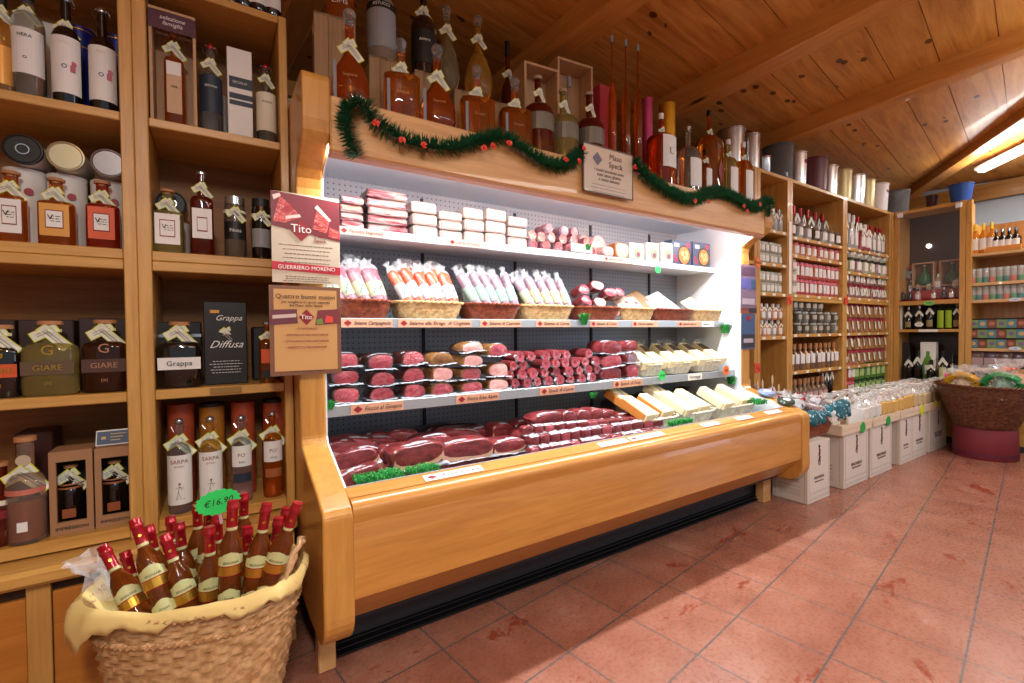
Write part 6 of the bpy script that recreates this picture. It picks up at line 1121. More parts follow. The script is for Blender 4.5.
# price strips on the shelf edges
for bay in (1, 2, 3):
    for s_, z in enumerate(bb[bay]):
        n = 3 if bay == 1 else 5
        for i in range(n):
            x = posts[bay]+.1+(posts[bay+1]-posts[bay]-.2)*i/(n-1); place([('card', MB().box(-.022, 0, 0, .022, .0015, .02).mesh('c', WPAPER, True))], 'shelf_tag', 'small white price tag on the %s shelf edge of the %s, %s' % (ORD[s_+1], ('', 'narrow bay', 'middle bay', 'gift bay')[bay], nth(i, n)), 'label', 'white price tags on the right shelves', (x, YS+.0015, z-.025))
sticker(789.5, 300.5, 2.02, .10, .105, STICK_R, 'red price card on the post between narrow and middle bay', '3,50', n=4, rot=.8); sticker(846.5, 300.5, 2.02, .09, .11, STICK_R, 'red price card on the post between middle and gift bay', '4,90', n=4, rot=.75)
place([('card', MB().box(-.02, 0, 0, .02, .002, .62).mesh('c', WPAPER, True))], 'paper_strip', 'long white paper strip on the post left of the honey jars', 'label', None, (at(791, 280, 2.025).x-.01, 2.026, zpx(791, 294)))
# buckets and coolers standing on the top boards
ZTT = 2.5005
def pail(r0, r1, h, m, rim=True, n=20, handles=False, th=.003):
    K = [('bucket_wall', MB().lathe([(r0*.9, 0), (r0, .006), (r1, h), (r1-th, h), (r0-th, .01), (.0001, .01)], n).mesh('w', m))]
    if rim: K.append(('rim', MB().lathe([(r1, h-.012), (r1+.005, h-.008), (r1+.005, h), (r1-.002, h+.002)], n).mesh('r', m)))
    if handles:
        for s_ in (-1, 1): K.append(('handle', MB().tube([(s_*(r1), 0, h*.82), (s_*(r1+.03), 0, h*.8), (s_*(r1+.03), 0, h*.7), (s_*(r1-.006), 0, h*.68)], .006, 6).mesh('h', m)))
    return K
GL = mat('smoked_acrylic_clear', 'b8bcc0', .05, trans=.85, ior=1.2); PATT = mat('gold_patterned_steel', 'b8a878', .35, .5); WB = mat('white_bucket', 'e0e0de', .4)
its = [(731, 22, 131, STEEL, 'steel ice bucket with dark band, leftmost on the right shelf tops', 'steel'), (750, 16, 133, STEEL, 'narrow steel wine cooler, second on the right shelf tops', 'steel'), (764, 10, 158, STEEL, 'small steel cup between two coolers', ''), (778, 22, 147, GL, 'clear acrylic ice bucket on the shelf top', ''), (796, 15, 146, STEEL, 'polished steel wine cooler with small red mark left of the burgundy bucket', 'mark'), (812, 20, 150, BURG, 'burgundy plastic ice bucket on the shelf top', ''), (828, 12, 164, STEEL, 'steel cooler right of the burgundy bucket', ''), (840, 14, 168, PATT, 'gold patterned cooler on the shelf top', ''), (853, 14, 170, STEEL, 'steel ice bucket with wide rim above the gift bay', 'rim'), (864, 12, 176, PATT, 'cream and gold patterned cooler next to the white bucket', ''), (875, 14, 182, WB, 'white bucket with small dark mark above the corner', 'mark'), (893, 16, 182, GL, 'clear acrylic jug like bucket at the corner', 'h')]
for px, w, top, m, lb, ex in its:
    Y = 2.14; W_ = wpx(px-w/2, px+w/2, Y, 165)*.66; p = at(px, 165, Y); h = min(at(px, top, Y).z-ZTT, .30); r = W_/2
    k = pail(r*.88, r, h, m, handles=(ex == 'h'))
    if ex == 'mark': k.append(('mark', wrap_label(r*.92, h*.66, h*.76, RED_INK, 14, None, 3, .006)))
    if ex == 'steel': k.append(('printed_band', MB().lathe([(r*.945, h*.68), (r*.965, h*.78)], 20, None, None, False).mesh('b', BLKLAB)))
    place(k, 'ice_bucket', lb, 'bucket', None, (p.x, Y, ZTT))
# ---------------- corner cabinet, facing the room from the back wall ----------------
XB = 6.42; PI2 = -PI/2
def wallunit(name, label, y0, y1, z0, z1, boards, post=.045, gm=OAK_Y, xb=XB, back=BACKW, dep=.33, sides=(1, 1)):
    t = empty(name, (xb, y0, z0), label, 'shelving')
    def P(nm, me): c = ob(nm, me, t); c.location = (-xb, -y0, -z0); return c
    P('side_panel', rbox(MB(), xb, y0, z0, xb+dep, y0+post, z1, .003).mesh('s', OAK_Z, True)); P('side_panel', rbox(MB(), xb, y1-post, z0, xb+dep, y1, z1, .003).mesh('s', OAK_Z, True))
    for z, th in boards: P('shelf_board', rbox(MB(), xb+.004, y0+post, z-th, xb+dep-.012, y1-post, z, .003).mesh('b', gm, True))
    P('back_panel', MB().box(xb+dep-.011, y0+post, z0, xb+dep, y1-post, z1-.001).mesh('k', back, True)); return t, P
PALE = wood('pale_beech_y', 'd8b080', 'c09864', 'y'); PALEB = wood('pale_veneer_z', 'c08e58', '9a6a38', 'z', .45)
DKBACK = mat('dark_cabinet_back', '2a1812', .4)
cab, PCb = wallunit('corner_cabinet', 'corner cabinet with glass front showing green flasks above and oil bottles below', 1.435, 2.02, .40, 2.50, [(2.498, .035), (1.50, .045), (1.19, .03), (.62, .03), (.44, .04)], back=DKBACK)
PCb('glass_pane', MB().box(XB-.006, 1.47, 1.52, XB-.002, 1.985, 2.46).mesh('g', mat('cabinet_glass', 'ffffff', .02, alpha=.03, coat=.5), True))
b = rbox(MB(), 0, 0, 0, .02, .05, .05, .004); 
for y, z in ((1.94, 2.43), (1.46, 2.43)): PCb('glass_clip', shift(b.mesh('c', WHITE, True), (XB-.022, y, z)))
PCb('red_cloth', MB().box(XB+.31, 1.482, 1.502, XB+.315, 1.973, 1.93).box(XB+.02, 1.482, 1.502, XB+.309, 1.973, 1.507).mesh('r', mat('red_felt', 'a81c20', .8), True))
PCb('red_step', rbox(MB(), XB+.18, 1.50, 1.508, XB+.30, 1.95, 1.62, .006).mesh('r', mat('red_felt', 'a81c20', .8), True))
PCb('small_lamp', (lambda q: q.ball((XB+.30, 1.80, 2.12), .022, 8).mesh('l', mat('spot_glow', 'ffffff', .5, emit='ffffff', es=8)))(MB()))
t = empty('base_cabinet', (XB, -.4, 0), 'wooden base cabinet along the far wall behind the brown basket', 'cabinet')
ob('carcass', rbox(MB(), .03, 0, 0, .36, 2.4, .3985, .004).mesh('c', OAK_Y, True), t); ob('plinth', MB().box(.02, .0, 0, .029, 2.38, .06).mesh('p', DARK, True), t)
def bx_(py): return atx(930, py, XB+.05)
def onback(kit, name, label, px, z, cat, dx=.08, group=None, py=300, sc=1, rz=0):
    x = XB+dx; y = atx(px, py, x).y; return place(kit, name, label, cat, group, (x, y, z+.0008), (0, 0, PI2+rz), sc)
# framed green flasks
for i, (px, lb) in enumerate(((924.5, 'left green flask in a wooden frame box in the glass cabinet'), (952.5, 'right dark green flask in a wooden frame box in the glass cabinet'))):
    z0 = 1.66; K = open_crate(.19, .09, .27, CRATEL, th=.012); K.insert(0, ('backing', MB().box(-.08, .03, .012, .08, .034, .258).mesh('b', mat('brown_backing', '6a4a34', .6), True)))
    onback(K, 'frame_box', 'wooden frame box around the %s green flask' % ('left' if i == 0 else 'right'), px, z0, 'box', .24, py=255)
    K = [('glass_body', MB().lathe([(.02, 0), (.05, .02), (.062, .07), (.05, .12), (.018, .15), (.013, .17), (.013, .21)], 16).mesh('g', mat('emerald_glass', '0f5c38', .1, coat=.6))), ('stopper', MB().ball((0, 0, .225), .018, 7).mesh('s', SILV))]
    onback(K, 'green_flask', lb, px, z0+.013, 'flask', .235, py=255)
onback([('star_body', (lambda q: q.prism([((.075 if a % 2 == 0 else .035)*math.cos(PI/2+a*PI/5), (.075 if a % 2 == 0 else .035)*math.sin(PI/2+a*PI/5)+.08) for a in range(10)], -.01, .01, 'y').mesh('s', mat('frosted_star', '8a9aa0', .3, .4)))(MB()))], 'star_bottle', 'silvery star shaped bottle hanging in the glass cabinet', 906, 1.74, 'bottle', .2, py=250)
mini = [(911, 2, FR), (918, 0, FR), (928, 0, FR), (938, 1, FR), (955, 1, FR), (912, 3, DKGLASS), (902, 3, DKGLASS)]
for i, (px, lv, g) in enumerate(((911, 1, mat('teal_spirit', '4a7c84', .12, coat=.5)), (919, 1, FR), (929, 1, FR), (938, 2, FR), (956, 2, FR), (903, 0, DKGLASS), (910, 0, DKGLASS), (918, 0, FR), (934, 0, SILV), (944, 0, DKGLASS), (952, 0, SILV))):
    onback(sbot(.025, .125, g, (SILV, BLKLAB, CORK)[i % 3], LW if g is not DKGLASS else None, False, .2), 'miniature_bottle', 'miniature bottle on red cloth in the glass cabinet, %s' % ('%s of three in the %s' % (('left', 'middle', 'right')[i], 'middle row') if i < 3 else '%s of the two highest' % ('left', 'right')[i-3] if i < 5 else '%s in the front row' % nth(i-5, 6)), px, 1.625 if lv == 1 else 1.625 if lv == 2 else 1.509, 'bottle', .24 if lv == 1 else .22 if lv == 2 else .08, 'miniature bottles in the glass cabinet', py=280, sc=1 if lv < 2 else 1.35)
# middle compartment: oils
oils = [(899, .024, .30, WCARD, 'box', 'two stacked white slim cartons at the left'), (908.5, .035, .25, DKGLASS, 'b', 'dark oil bottle with cream tag, first'), (919.5, .037, .26, DKGLASS, 'b', 'dark flask bottle with tag, second'), (930, .037, .29, DKGLASS, 'b', 'dark oil bottle with tag, third'), (941, .036, .32, mat('lime_label_glass', '1c2410', .08, coat=.5), 'l', 'tall dark bottle with lime green label, left one'), (949, .036, .32, mat('lime_label_glass', '1c2410', .08, coat=.5), 'l', 'tall dark bottle with lime green label, right one'), (957, .034, .27, DKGLASS, 'b', 'dark oil bottle at the right side')]
LIME = mat('lime_label', '8cac20', .5)
for px, r, h, g, ty, lb in oils:
    if ty == 'box': K = [('carton', rbox(MB(), -.03, -.03, 0, .03, .03, .17, .002).mesh('c', WCARD, True)), ('upper_carton', rbox(MB(), -.03, -.03, .172, .03, .03, .36, .002).mesh('c', WCARD, True))]
    elif ty == 'l': K = sbot(r, h, g, BLKLAB, LIME, False, .2, lz=(.05, .62))
    else: K = sbot(r, h, g, SILV, mat('dull_gold_label', '8a7c50', .5), True, .12, lz=(.1, .35))
    onback(K, 'oil_bottle' if ty != 'box' else 'slim_carton', lb+', middle of the corner cabinet', px, 1.19, 'bottle' if ty != 'box' else 'carton', .09, py=340)
onback([('carton', rbox(MB(), -.05, -.04, 0, .05, .04, .28, .002).mesh('c', mat('grey_black_card', '3a3c40', .5), True))], 'bottle_carton', 'grey black carton behind the dark oil bottles', 917, 1.19, 'carton', .22, py=330)
# lower compartment
for px, w, h, m, lb in ((898, .07, .40, BLKBOX, 'black carton at the left of the lower compartment'), (906, .08, .42, BLKBOX, 'taller black carton beside the left black carton')): onback([('carton', rbox(MB(), -w/2, -.04, 0, w/2, .04, h, .002).mesh('c', m, True))], 'bottle_carton', lb, px, .62, 'carton', .15, py=390)
K = [('carton', rbox(MB(), -.065, -.04, 0, .065, .04, .43, .002).mesh('c', WCARD, True)), ('bottle_picture', (lambda q: q.prism([(-.045, .03), (.045, .03), (.045, .2), (.03, .25), (.015, .28), (.015, .33), (-.015, .33), (-.015, .28), (-.03, .25), (-.045, .2)], -.0425, -.041, 'y').mesh('p', mat('green_bottle_picture', '5a8c30', .5), True))(MB())), ('label_picture', MB().box(-.025, -.044, .08, .025, -.0428, .18).mesh('l', WPAPER, True))]
onback(K, 'picture_carton', 'white carton picturing a green bottle, lower part of the corner cabinet', 929, .62, 'carton', .12, py=380)
for i, (px, h, lab) in enumerate(((909, .30, None), (918, .34, None), (931, .24, None), (943, .34, mat('cream_green_label', 'c0c088', .5)), (952, .32, LIME), (958, .3, None))): onback(sbot(.04, h, DKGLASS, BLKLAB, lab, i < 4, .15), 'oil_bottle', 'dark oil bottle in the lower compartment of the corner cabinet, %s' % nth(i, 6), px, .62, 'bottle', .05, 'oil bottles in the lower corner compartment', py=395)
def oval(px, py, w, h, m, lb, txt): 
    p = atx(px, py, XB-.012); K = [('card', MB().lathe([(.0001, 0), (1, 0), (1, .002), (.0001, .002)], 24, Matrix.Scale(w/2, 4, (1, 0, 0)) @ Matrix.Scale(h/2, 4, (0, 0, 1)) @ Matrix.Rotation(PI/2, 4, 'X')).mesh('c', m, True)), ('handwriting', shift(text(txt, h*.38, INK), (0, -.0035, 0)))]
    place(K, 'oval_price_card', lb, 'price card', None, tuple(p), (0, 0, PI2))
oval(929, 303, .10, .05, mat('pale_green_card', '7cc064', .5), 'pale green oval card on the shelf edge below the glass cabinet', 'OLIO'); oval(919, 324.5, .075, .045, WPAPER, 'white oval card among the dark oil bottles', '9,50')
place([('card', MB().box(-.08, 0, 0, .08, .0015, .025).mesh('c', WPAPER, True))], 'paper_strip', 'long white paper strip on the corner cabinet shelf edge', 'label', None, (XB-.002, atx(928, 346, XB).y, 1.163), (0, 0, PI2))
# ---------------- shelving at the right end ----------------
bR = [(2.02, .03)]
def zr(px, py): return atx(px, py, XB).z
zR = [zr(1000, 251), zr(1000, 281.5), zr(1000, 299), zr(1000, 348.5)]
ru, PR = wallunit('wall_shelving', 'pale shelving unit at the right edge with yellow capped bottles and tins', .30, 1.432, .40, 2.26, [(z, .03) for z in zR]+[(.60, .03)], gm=PALE, back=PALEB)
PR('post_extension', rbox(MB(), XB, 1.388, 2.262, XB+.05, 1.431, 2.498, .003).mesh('p', OAK_Z, True))
def rr(n, px0, px1, z, kit, name, desc, cat, layers=1, lh=0, dx=.07, py=300):
    ks = [kit(j) for j in range(3)]; y0 = atx(px0, py, XB+dx).y; y1 = atx(px1, py, XB+dx).y
    for l in range(layers):
        for i in range(n): place(ks[(i+l) % 3], name, '%s, %s%s' % (desc, nth(i, n), '' if layers == 1 else (' in the lowest tier', ' in the middle tier', ' in the top tier')[l]), cat, desc, (XB+dx, y0+(y1-y0)*i/max(1, n-1), z+.001+l*lh), (0, 0, PI2+R.uniform(-.1, .1)))
rr(3, 975.5, 991.5, zR[0], lambda j: sbot(.034, .30, GOLD, mat('yellow_foil', 'e0c020', .35), LW, False, .22), 'wine_bottle', 'golden bottle with yellow cap on the right unit', 'bottle', py=230)
rr(4, 996, 1016, zR[0], lambda j: sbot(.038, .22, DKGLASS, SILV, LW, False, .12), 'wine_bottle', 'dark squat bottle right of the yellow capped bottles', 'bottle', py=240)
place([('carton', rbox(MB(), -.12, 0, 0, .12, .03, .05, .002).mesh('c', mat('orange_card_box', 'd08a3c', .5), True))], 'display_tray', 'orange card tray in front of the dark squat bottles', 'tray', None, (XB+.005, atx(1003, 247, XB+.01).y, zR[0]+.001), (0, 0, PI2))
def mill(h, m): return sjar(.030, h, FR, mat('clear_dome_lid', 'b8c0c0', .15, coat=.5), None)+[('coloured_salt', MB().lathe([(.0285, .002), (.0305, .006), (.0308, h*.38), (.0001, h*.385)], 10).mesh('s', m))]
cands = [mat('salt_'+n, c, .15, coat=.5) for n, c in (('pink', 'c87870'), ('green', '6c9c7c'), ('teal', '5c8c8c'))]
rr(8, 973, 1021, zR[1], lambda j: mill(.145, cands[j]), 'salt_mill', 'small jar of coloured salt with clear lid on the second shelf, right unit', 'jar', py=270)
rr(8, 973, 1021, zR[2], lambda j: mill(.135, cands[(j+1) % 3]), 'salt_mill', 'small jar of coloured salt with clear lid on the third shelf, right unit', 'jar', py=290)
tins = []
for n, c, d in (('a', '4c7c8c', 'b89a60'), ('b', '74402f', 'a8664c'), ('c', '6c8c54', '74587c')): tins.append((mat('tin_'+n, c, .35), mat('tin_picture_'+n, d, .4)))
def tin(j):
    a, p = tins[j]; q = MB().lathe([(.0001, 0), (.020, 0)], 12, Matrix.Translation((0, -.031, .045)) @ Matrix.Rotation(PI/2, 4, 'X'), None, False)
    return [('tin_body', rbox(MB(), -.036, -.03, 0, .036, .03, .085, .004).mesh('t', a, True)), ('round_picture', q.mesh('p', p, True)), ('dark_lid', rbox(MB(), -.037, -.031, .0855, .037, .031, .097, .003).mesh('l', BLKLAB, True))]
rr(6, 974, 1022, zR[3], tin, 'square_tin', 'small square tin with round picture on the fourth shelf, right unit', 'tin', layers=3, lh=.099, py=335)
for i, (px, m) in enumerate(((977, mat('brown_coffee_pack', '5c4038', .3, coat=.5)), (992, mat('plum_pack', '4a3038', .3, coat=.5)), (1006, mat('brown_coffee_pack', '5c4038', .3, coat=.5)), (1020, mat('plum_pack', '4a3038', .3, coat=.5)))):
    K = [('bag', MB().lathe([(.6, 0), (1, .02), (1, .12), (.8, .17), (.35, .2)], 18, None, (5, .07, .045)).mesh('b', m)), ('paper_label', MB().box(-.05, -.047, .03, .05, -.0455, .10).mesh('l', mat('greyish_label', 'a89090', .5), True))]
    y = atx(px, 370, XB+.08).y; place(K, 'food_bag', 'dark brown food bag behind the brown basket, %s of four' % nth(i, 4), 'bag', 'dark food bags', (XB+.08, y, .80), (0, 0, PI2))
PR('shelf_board', rbox(MB(), XB+.004, .345, .77, XB+.318, 1.387, .80, .003).mesh('b', PALE, True))
for i, (py) in enumerate((299.5, 348.5)): oval(1015, py, .085, .035, mat('pale_blue_oval', 'c8d4e4', .5), 'pale blue oval price card on the right unit, %s one' % ('upper' if i == 0 else 'lower'), '2,80')
# blue tub and dark jug on the corner cabinet
p = atx(961, 197, 6.53); place(pail(.075, .098, .185, BLUEP), 'blue_tub', 'blue plastic ice bucket with white flower mark on the corner cabinet', 'bucket', None, (6.53, p.y, 2.5005))
p = atx(932, 197, 6.53); place(pail(.045, .052, .13, mat('dark_red_glass', '4a2028', .1, trans=.4)), 'dark_jug', 'dark glass ice bucket left of the blue tub on the corner cabinet', 'bucket', None, (6.53, p.y, 2.5005))
# pale wooden rack pieces and blue crate seen in the gap between the left shelves and the case
place([('crate_wall', rbox(MB(), -.2, 0, 0, .2, .3, .35, .01).mesh('c', mat('blue_crate', '3c86c8', .4)))], 'blue_crate', 'blue plastic crate glimpsed in the gap left of the case header', 'crate', None, (.36, 2.75, 2.02))
place([('board', rbox(MB(), -.25, 0, 0, .35, .04, .09, .004).mesh('b', OAK_X, True))], 'wooden_rail', 'wooden rail behind the gap above the blue crate', 'rail', None, (.36, 2.9, 2.56))
place([('post', rbox(MB(), -.03, -.06, 0, .03, -.002, 2.60, .004).mesh('b', OAK_Z, True))], 'support_post', 'wooden support post behind the gap carrying the rail and blue crate', 'post', None, (.62, 2.95, .0))
place([('carcass', rbox(MB(), -.2, 0, 0, .2, .32, 2.018, .004).mesh('c', OAK_Z, True))], 'tall_cupboard', 'tall wooden cupboard behind the case end carrying the blue crate', 'cupboard', None, (.36, 2.74, 0))
# ---------------- wine boxes, trays and bags along the right shelves ----------------
BOXW = mat('cream_carton', 'd2c8bc', .6); BRI = mat('wine_brown_ink', '5a2c30', .6)
def winebox(w, d, h):
    K = [('carton', rbox(MB(), 0, 0, 0, w, d, h, .003).mesh('c', BOXW, True))]
    q = MB()
    for x0, x1 in ((.05, .058), (.93, .938)): q.box(w*x0, -.0008, h*.04, w*x1, -.0002, h*.97)
    for z in (.06, .08, .15, .17): q.box(w*.06, -.0008, h*z, w*.93, -.0002, h*z+.0015)
    for y in (.08, .90): q.box(-.0008, d*y, h*.04, -.0002, d*y+.002, h*.97)
    for z in (.12, .16, .20, .26): q.box(-.0008, d*.2, h*z, -.0002, d*.8, h*z+.003)
    K.append(('printed_lines', q.mesh('l', mat('taupe_ink', '9a8a80', .6), True)))
    f = MB(); cx, cz = w*.5, h*.66                       # small dancer drawing
    for a in (((0, .10), (.005, .075), (-.004, .055), (.006, .03), (0, .0)), ((.0, .07), (.018, .05)), ((0, .03), (-.012, .0), (-.008, -.02)), ((.006, .03), (.014, .0), (.006, -.03))): f.tube([(cx+x, -.001, cz+z) for x, z in a], [.004, .007, .005, .008, .004] if len(a) == 5 else .003, 5)
    f.ball((cx-.002, -.001, cz+.108), .009, 6); K.append(('drawing', f.mesh('d', BRI, True)))
    K.append(('lettering', shift(text('VINOVERDE', w*.085, BRI), (w*.5, -.0015, h*.40)))); K.append(('lettering', shift(text('TENUTE AGRICOLE', w*.045, BRI), (w*.5, -.0015, h*.335))))
    me = text('VINI DOC', d*.13, BRI).copy(); me.transform(Matrix.Rotation(-PI/2, 4, 'Z')); me.transform(Matrix.Translation((-.0015, d*.5, h*.36))); K.append(('lettering', me)); return K
zbx = .412
bx = [(3.375, 3.695, .42, .24, 'first wine carton under the gift basket beside the case'), (3.925, 4.35, zbx, .35, 'second wine carton, left end of the tray row'), (4.40, 4.83, zbx, .35, 'third wine carton below the yellow bags'), (5.02, 5.29, zbx, .33, 'fourth wine carton below the long tray'), (5.295, 5.68, zbx, .33, 'fifth wine carton touching the fourth'), (5.76, 6.26, zbx, .33, 'last wine carton nearest the corner cabinet')]
for x0, x1, h, d, lb in bx: place(winebox(x1-x0, d, h-.002), 'wine_carton', lb, 'carton', 'wine cartons on the floor', (x0, 1.527, .0005))
hb = at(829, 436, 1.53).z
for x0, x1, lb in ((3.86, 4.385, 'left wooden tray on the cartons, with green sticker'), (4.42, 4.97, 'middle wooden tray on the cartons, with green sticker'), (4.99, 6.34, 'long wooden tray on the cartons, with yellow stickers')):
    b = MB(); h = .075; d = .36; w = x1-x0
    for s_ in range(2): b.box(0, 0, s_*h/2, w, .006, (s_+1)*h/2-.002); b.box(0, d-.006, s_*h/2, w, d, (s_+1)*h/2-.002)
    b.box(0, .0062, 0, .006, d-.0062, h-.002); b.box(w-.006, .0062, 0, w, d-.0062, h-.002); q = MB().box(.006, .0062, 0, w-.006, d-.0062, .004)
    place([('tray_wall', b.mesh('w', mat('pale_tray_wood', 'd8c2a8', .6), True)), ('tray_bottom', q.mesh('q', mat('pale_tray_wood', 'd8c2a8', .6), True))], 'wooden_tray', lb, 'tray', 'wooden trays on the wine cartons', (x0, 1.515, zbx))
CRP = mat('cellophane_crumple', 'e6e6e4', .15, alpha=.55, coat=.8)
def crumple(r, h, seed, n=11, m=CRP):
    q = random.Random(seed); b = MB(); L = [(1.0, 0), (1.05, .12), (.7, .35), (.38, .55), (.30, .62), (.7, .8), (1.0, 1)]; vs = []
    for j, (s_, t) in enumerate(L):
        for i in range(n): a = 2*PI*i/n; k = r*s_*(1+.28*math.sin(i*2.7+j*1.3+seed)+q.uniform(-.12, .12)); vs.append((k*math.cos(a), k*math.sin(a)*.8, t*h+q.uniform(-.02, .02)*h*2))
    b.add(vs, [(j*n+i, j*n+(i+1) % n, (j+1)*n+(i+1) % n, (j+1)*n+i) for j in range(len(L)-1) for i in range(n)]); return b.mesh('crumple', m, True)
def foodbag(w, d, h, m, seed):
    return [('food_block', rbox(MB(), -w/2, -d/2, 0, w/2, d/2, h, .008).mesh('b', m)), ('round_mark', (lambda q: q.lathe([(.0001, 0), (.018, 0)], 10, Matrix.Translation((w*.2, -d/2-.001, h*.32)) @ Matrix.Rotation(PI/2, 4, 'X'), None, False).mesh('m', mat('dark_blue_mark', '3a4460', .5), True))(MB())), ('cellophane_top', shift(crumple(w*.52, h*.62, seed), (0, 0, h-.004)))]
BW = mat('white_bagged_food', 'dcd8d4', .5, coat=.4); BY = mat('yellow_bagged_food', 'd8ac60', .5, coat=.4); BC = mat('cream_bagged_food', 'd4bc94', .5, coat=.4)
fr = [858.5, 865, 871.5, 877, 882.5, 888.5, 894, 899.5, 905, 910, 915, 920, 924.5, 929, 933.5, 937.5, 941.5, 945]
for i, px in enumerate(fr):
    x = at(px, 420, 1.60).x; m = BW if i < 3 else BY if i < 9 else BC; nx = at(fr[min(i+1, 17)], 420, 1.60).x; w = min(.13, max(.07, (nx-x)*.86 if i < 17 else .1))
    k = foodbag(w, .11, (.165 if i >= 3 else .15)*(1+.05*math.sin(i)), m, i); g = ('white', 'yellow', 'cream')[0 if i < 3 else 1 if i < 9 else 2]; j = (i, i-3, i-9)[0 if i < 3 else 1 if i < 9 else 2]; n = (3, 6, 9)[0 if i < 3 else 1 if i < 9 else 2]
    place(k, 'food_bag', 'cellophane bag with %s block in the front row on the trays, %s' % (g, nth(j, n)), 'bag', g+' food bags on the trays', (x, 1.60, zbx+.0045))
for i in range(11):
    x = 4.02+i*.215; place(foodbag(.14, .11, .16, BW if i < 3 else BC, 30+i), 'food_bag', 'cellophane bag in the back row on the trays, %s of eleven' % nth(i, 11), 'bag', 'food bags in the back row', (x, 1.755, zbx+.0045))
for px, py, m, s_, lb in ((863, 427.5, mat('deep_green_card', '16a040', .5), .085, 'deep green round sticker on the left tray'), (888.5, 421, mat('deep_green_card', '16a040', .5), .085, 'deep green round sticker on the middle tray'), (922, 410, STICK_Y, .10, 'yellow round sticker in the middle of the long tray'), (935.5, 404, STICK_Y, .07, 'small yellow sticker near the right end of the long tray'), (941, 403, STICK_Y, .09, 'yellow round sticker beside the red one on the long tray'), (944.5, 402.5, STICK_R, .06, 'small red sticker at the right end of the long tray')):
    sticker(px, py, 1.512 if m is not STICK_R else 1.5115, s_, s_, m, lb)
# gift basket with teal cloth
gx0, gx1 = 3.30, 3.99; gb = .43
K = small_basket(gx1-gx0, .40, .155, W_RD, 9); place(K, 'gift_basket', 'red-brown wicker basket with teal cloth and ribboned packs beside the case end', 'basket', None, ((gx0+gx1)/2, 1.752, gb))
def drape(path, m, nm):                                  # path: list of rows of points
    b = MB(); n = len(path[0]); b.add([p for r in path for p in r], [(j*n+i, j*n+i+1, (j+1)*n+i+1, (j+1)*n+i) for j in range(len(path)-1) for i in range(n-1)]); return b.mesh(nm, m)
rows = []; q = random.Random(5)
prof_ = [(.16, -.02), (.05, .02), (.0, .035), (-.022, .02), (-.028, -.008), (-.032, -.03)]
for dy, dz in prof_:
    r_ = []
    for i in range(41):
        t = i/40; x = gx0+.03+(gx1-gx0+.02)*t; wv = math.sin(t*31)*.010+math.sin(t*13+1)*.012
        r_.append((x, 1.552+dy+wv*(1 if dy < .05 else .3), gb+.155+dz*(1+.5*math.sin(t*9))+wv*.6+(.03 if dz > 0 and t > .55 else 0)))
    rows.append(r_)
TM = mat('teal_fabric_print', '1b5a66', .8); t_ = NT(TM); nn = t_.noise(t_.co(), 45, 2); t_.c(t_.mix(t_.math('GREATER_THAN', nn, .62), '1c5866', 'a8c4c4'), t_.b.inputs['Base Color'])
o = ob('cloth', drape(rows, TM, 'cloth')); tag(o, 'teal patterned cloth folded over the front rim of the gift basket', 'cloth'); o.modifiers.new('s', 'SOLIDIFY').thickness = .003
RIB = mat('red_ribbon', 'b01828', .4); CAKE = meat('dark_cake', '4a2c28', '8a6a68', 'c8c0c8', .6)
pk = [(3.40, 1.64, .02), (3.52, 1.74, .04), (3.62, 1.62, .03), (3.74, 1.70, .05), (3.84, 1.62, .02), (3.45, 1.86, .05), (3.66, 1.86, .07), (3.84, 1.84, .05)]
for i, (x, y, dz) in enumerate(pk):
    b = MB().lathe([(.0001, -.11), (.035, -.09), (.042, 0), (.038, .08), (.0001, .10)], 12, Matrix.Rotation(PI/2, 4, 'Y')); s_ = crumple(.045, .14, i+70, 9, CRP).copy(); s_.transform(Matrix.Rotation(-PI/2, 4, 'Y')); s_.transform(Matrix.Translation((-.07, 0, .0)))
    s2 = crumple(.05, .12, i+90, 9, CRP).copy(); s2.transform(Matrix.Rotation(PI/2, 4, 'Y')); s2.transform(Matrix.Translation((.04, 0, .0)))
    r_ = MB(); 
    for a in range(6): th = a*PI/3; r_.add([(-.075, 0, .03), (-.075+.03*math.cos(th), .03*math.sin(th), .05+.012*math.sin(a*2)), (-.075+.03*math.cos(th+.6), .03*math.sin(th+.6), .045)], [(0, 1, 2)])
    K = [('cake', b.mesh('c', CAKE)), ('cellophane', s_), ('cellophane', s2), ('red_ribbon', r_.mesh('r', RIB, True))]
    place(K, 'gift_pack', 'cellophane pack with red ribbon, %s in the basket with the teal cloth' % ('front left', 'left of centre', 'front centre', 'right of centre', 'front right', 'back left', 'back centre', 'back right')[i], 'gift pack', 'ribboned packs in the gift basket', (x, y, gb+.165+dz), (0, .35, R.uniform(-.9, -.2)))
for i in range(5):
    px = (751, 757, 763, 772, 778)[i]; top = (377, 381, 379, 375, 384)[i]; p = at(px, 400, 1.93); h = at(px, top, 1.93).z-.60
    K = [('handle', rbox(MB(), -.012, -.004, 0, .012, .004, h-.05, .002).mesh('h', mat('bare_wood', 'cdb090', .6), True)), ('spoon_head', MB().lathe([(.2, 0), (1, .03), (1, .06), (.3, .085)], 12, Matrix.Translation((0, 0, h-.085)), (2, .026, .007)).mesh('s', mat('bare_wood', 'cdb090', .6)))]
    place(K, 'wooden_spatula', 'pale wooden kitchen spatula behind the gift packs, %s of five' % nth(i, 5), 'spatula', 'wooden spatulas', (p.x, 1.93, .60), (0, (-.25, .12, -.1, .05, .2)[i], .3))
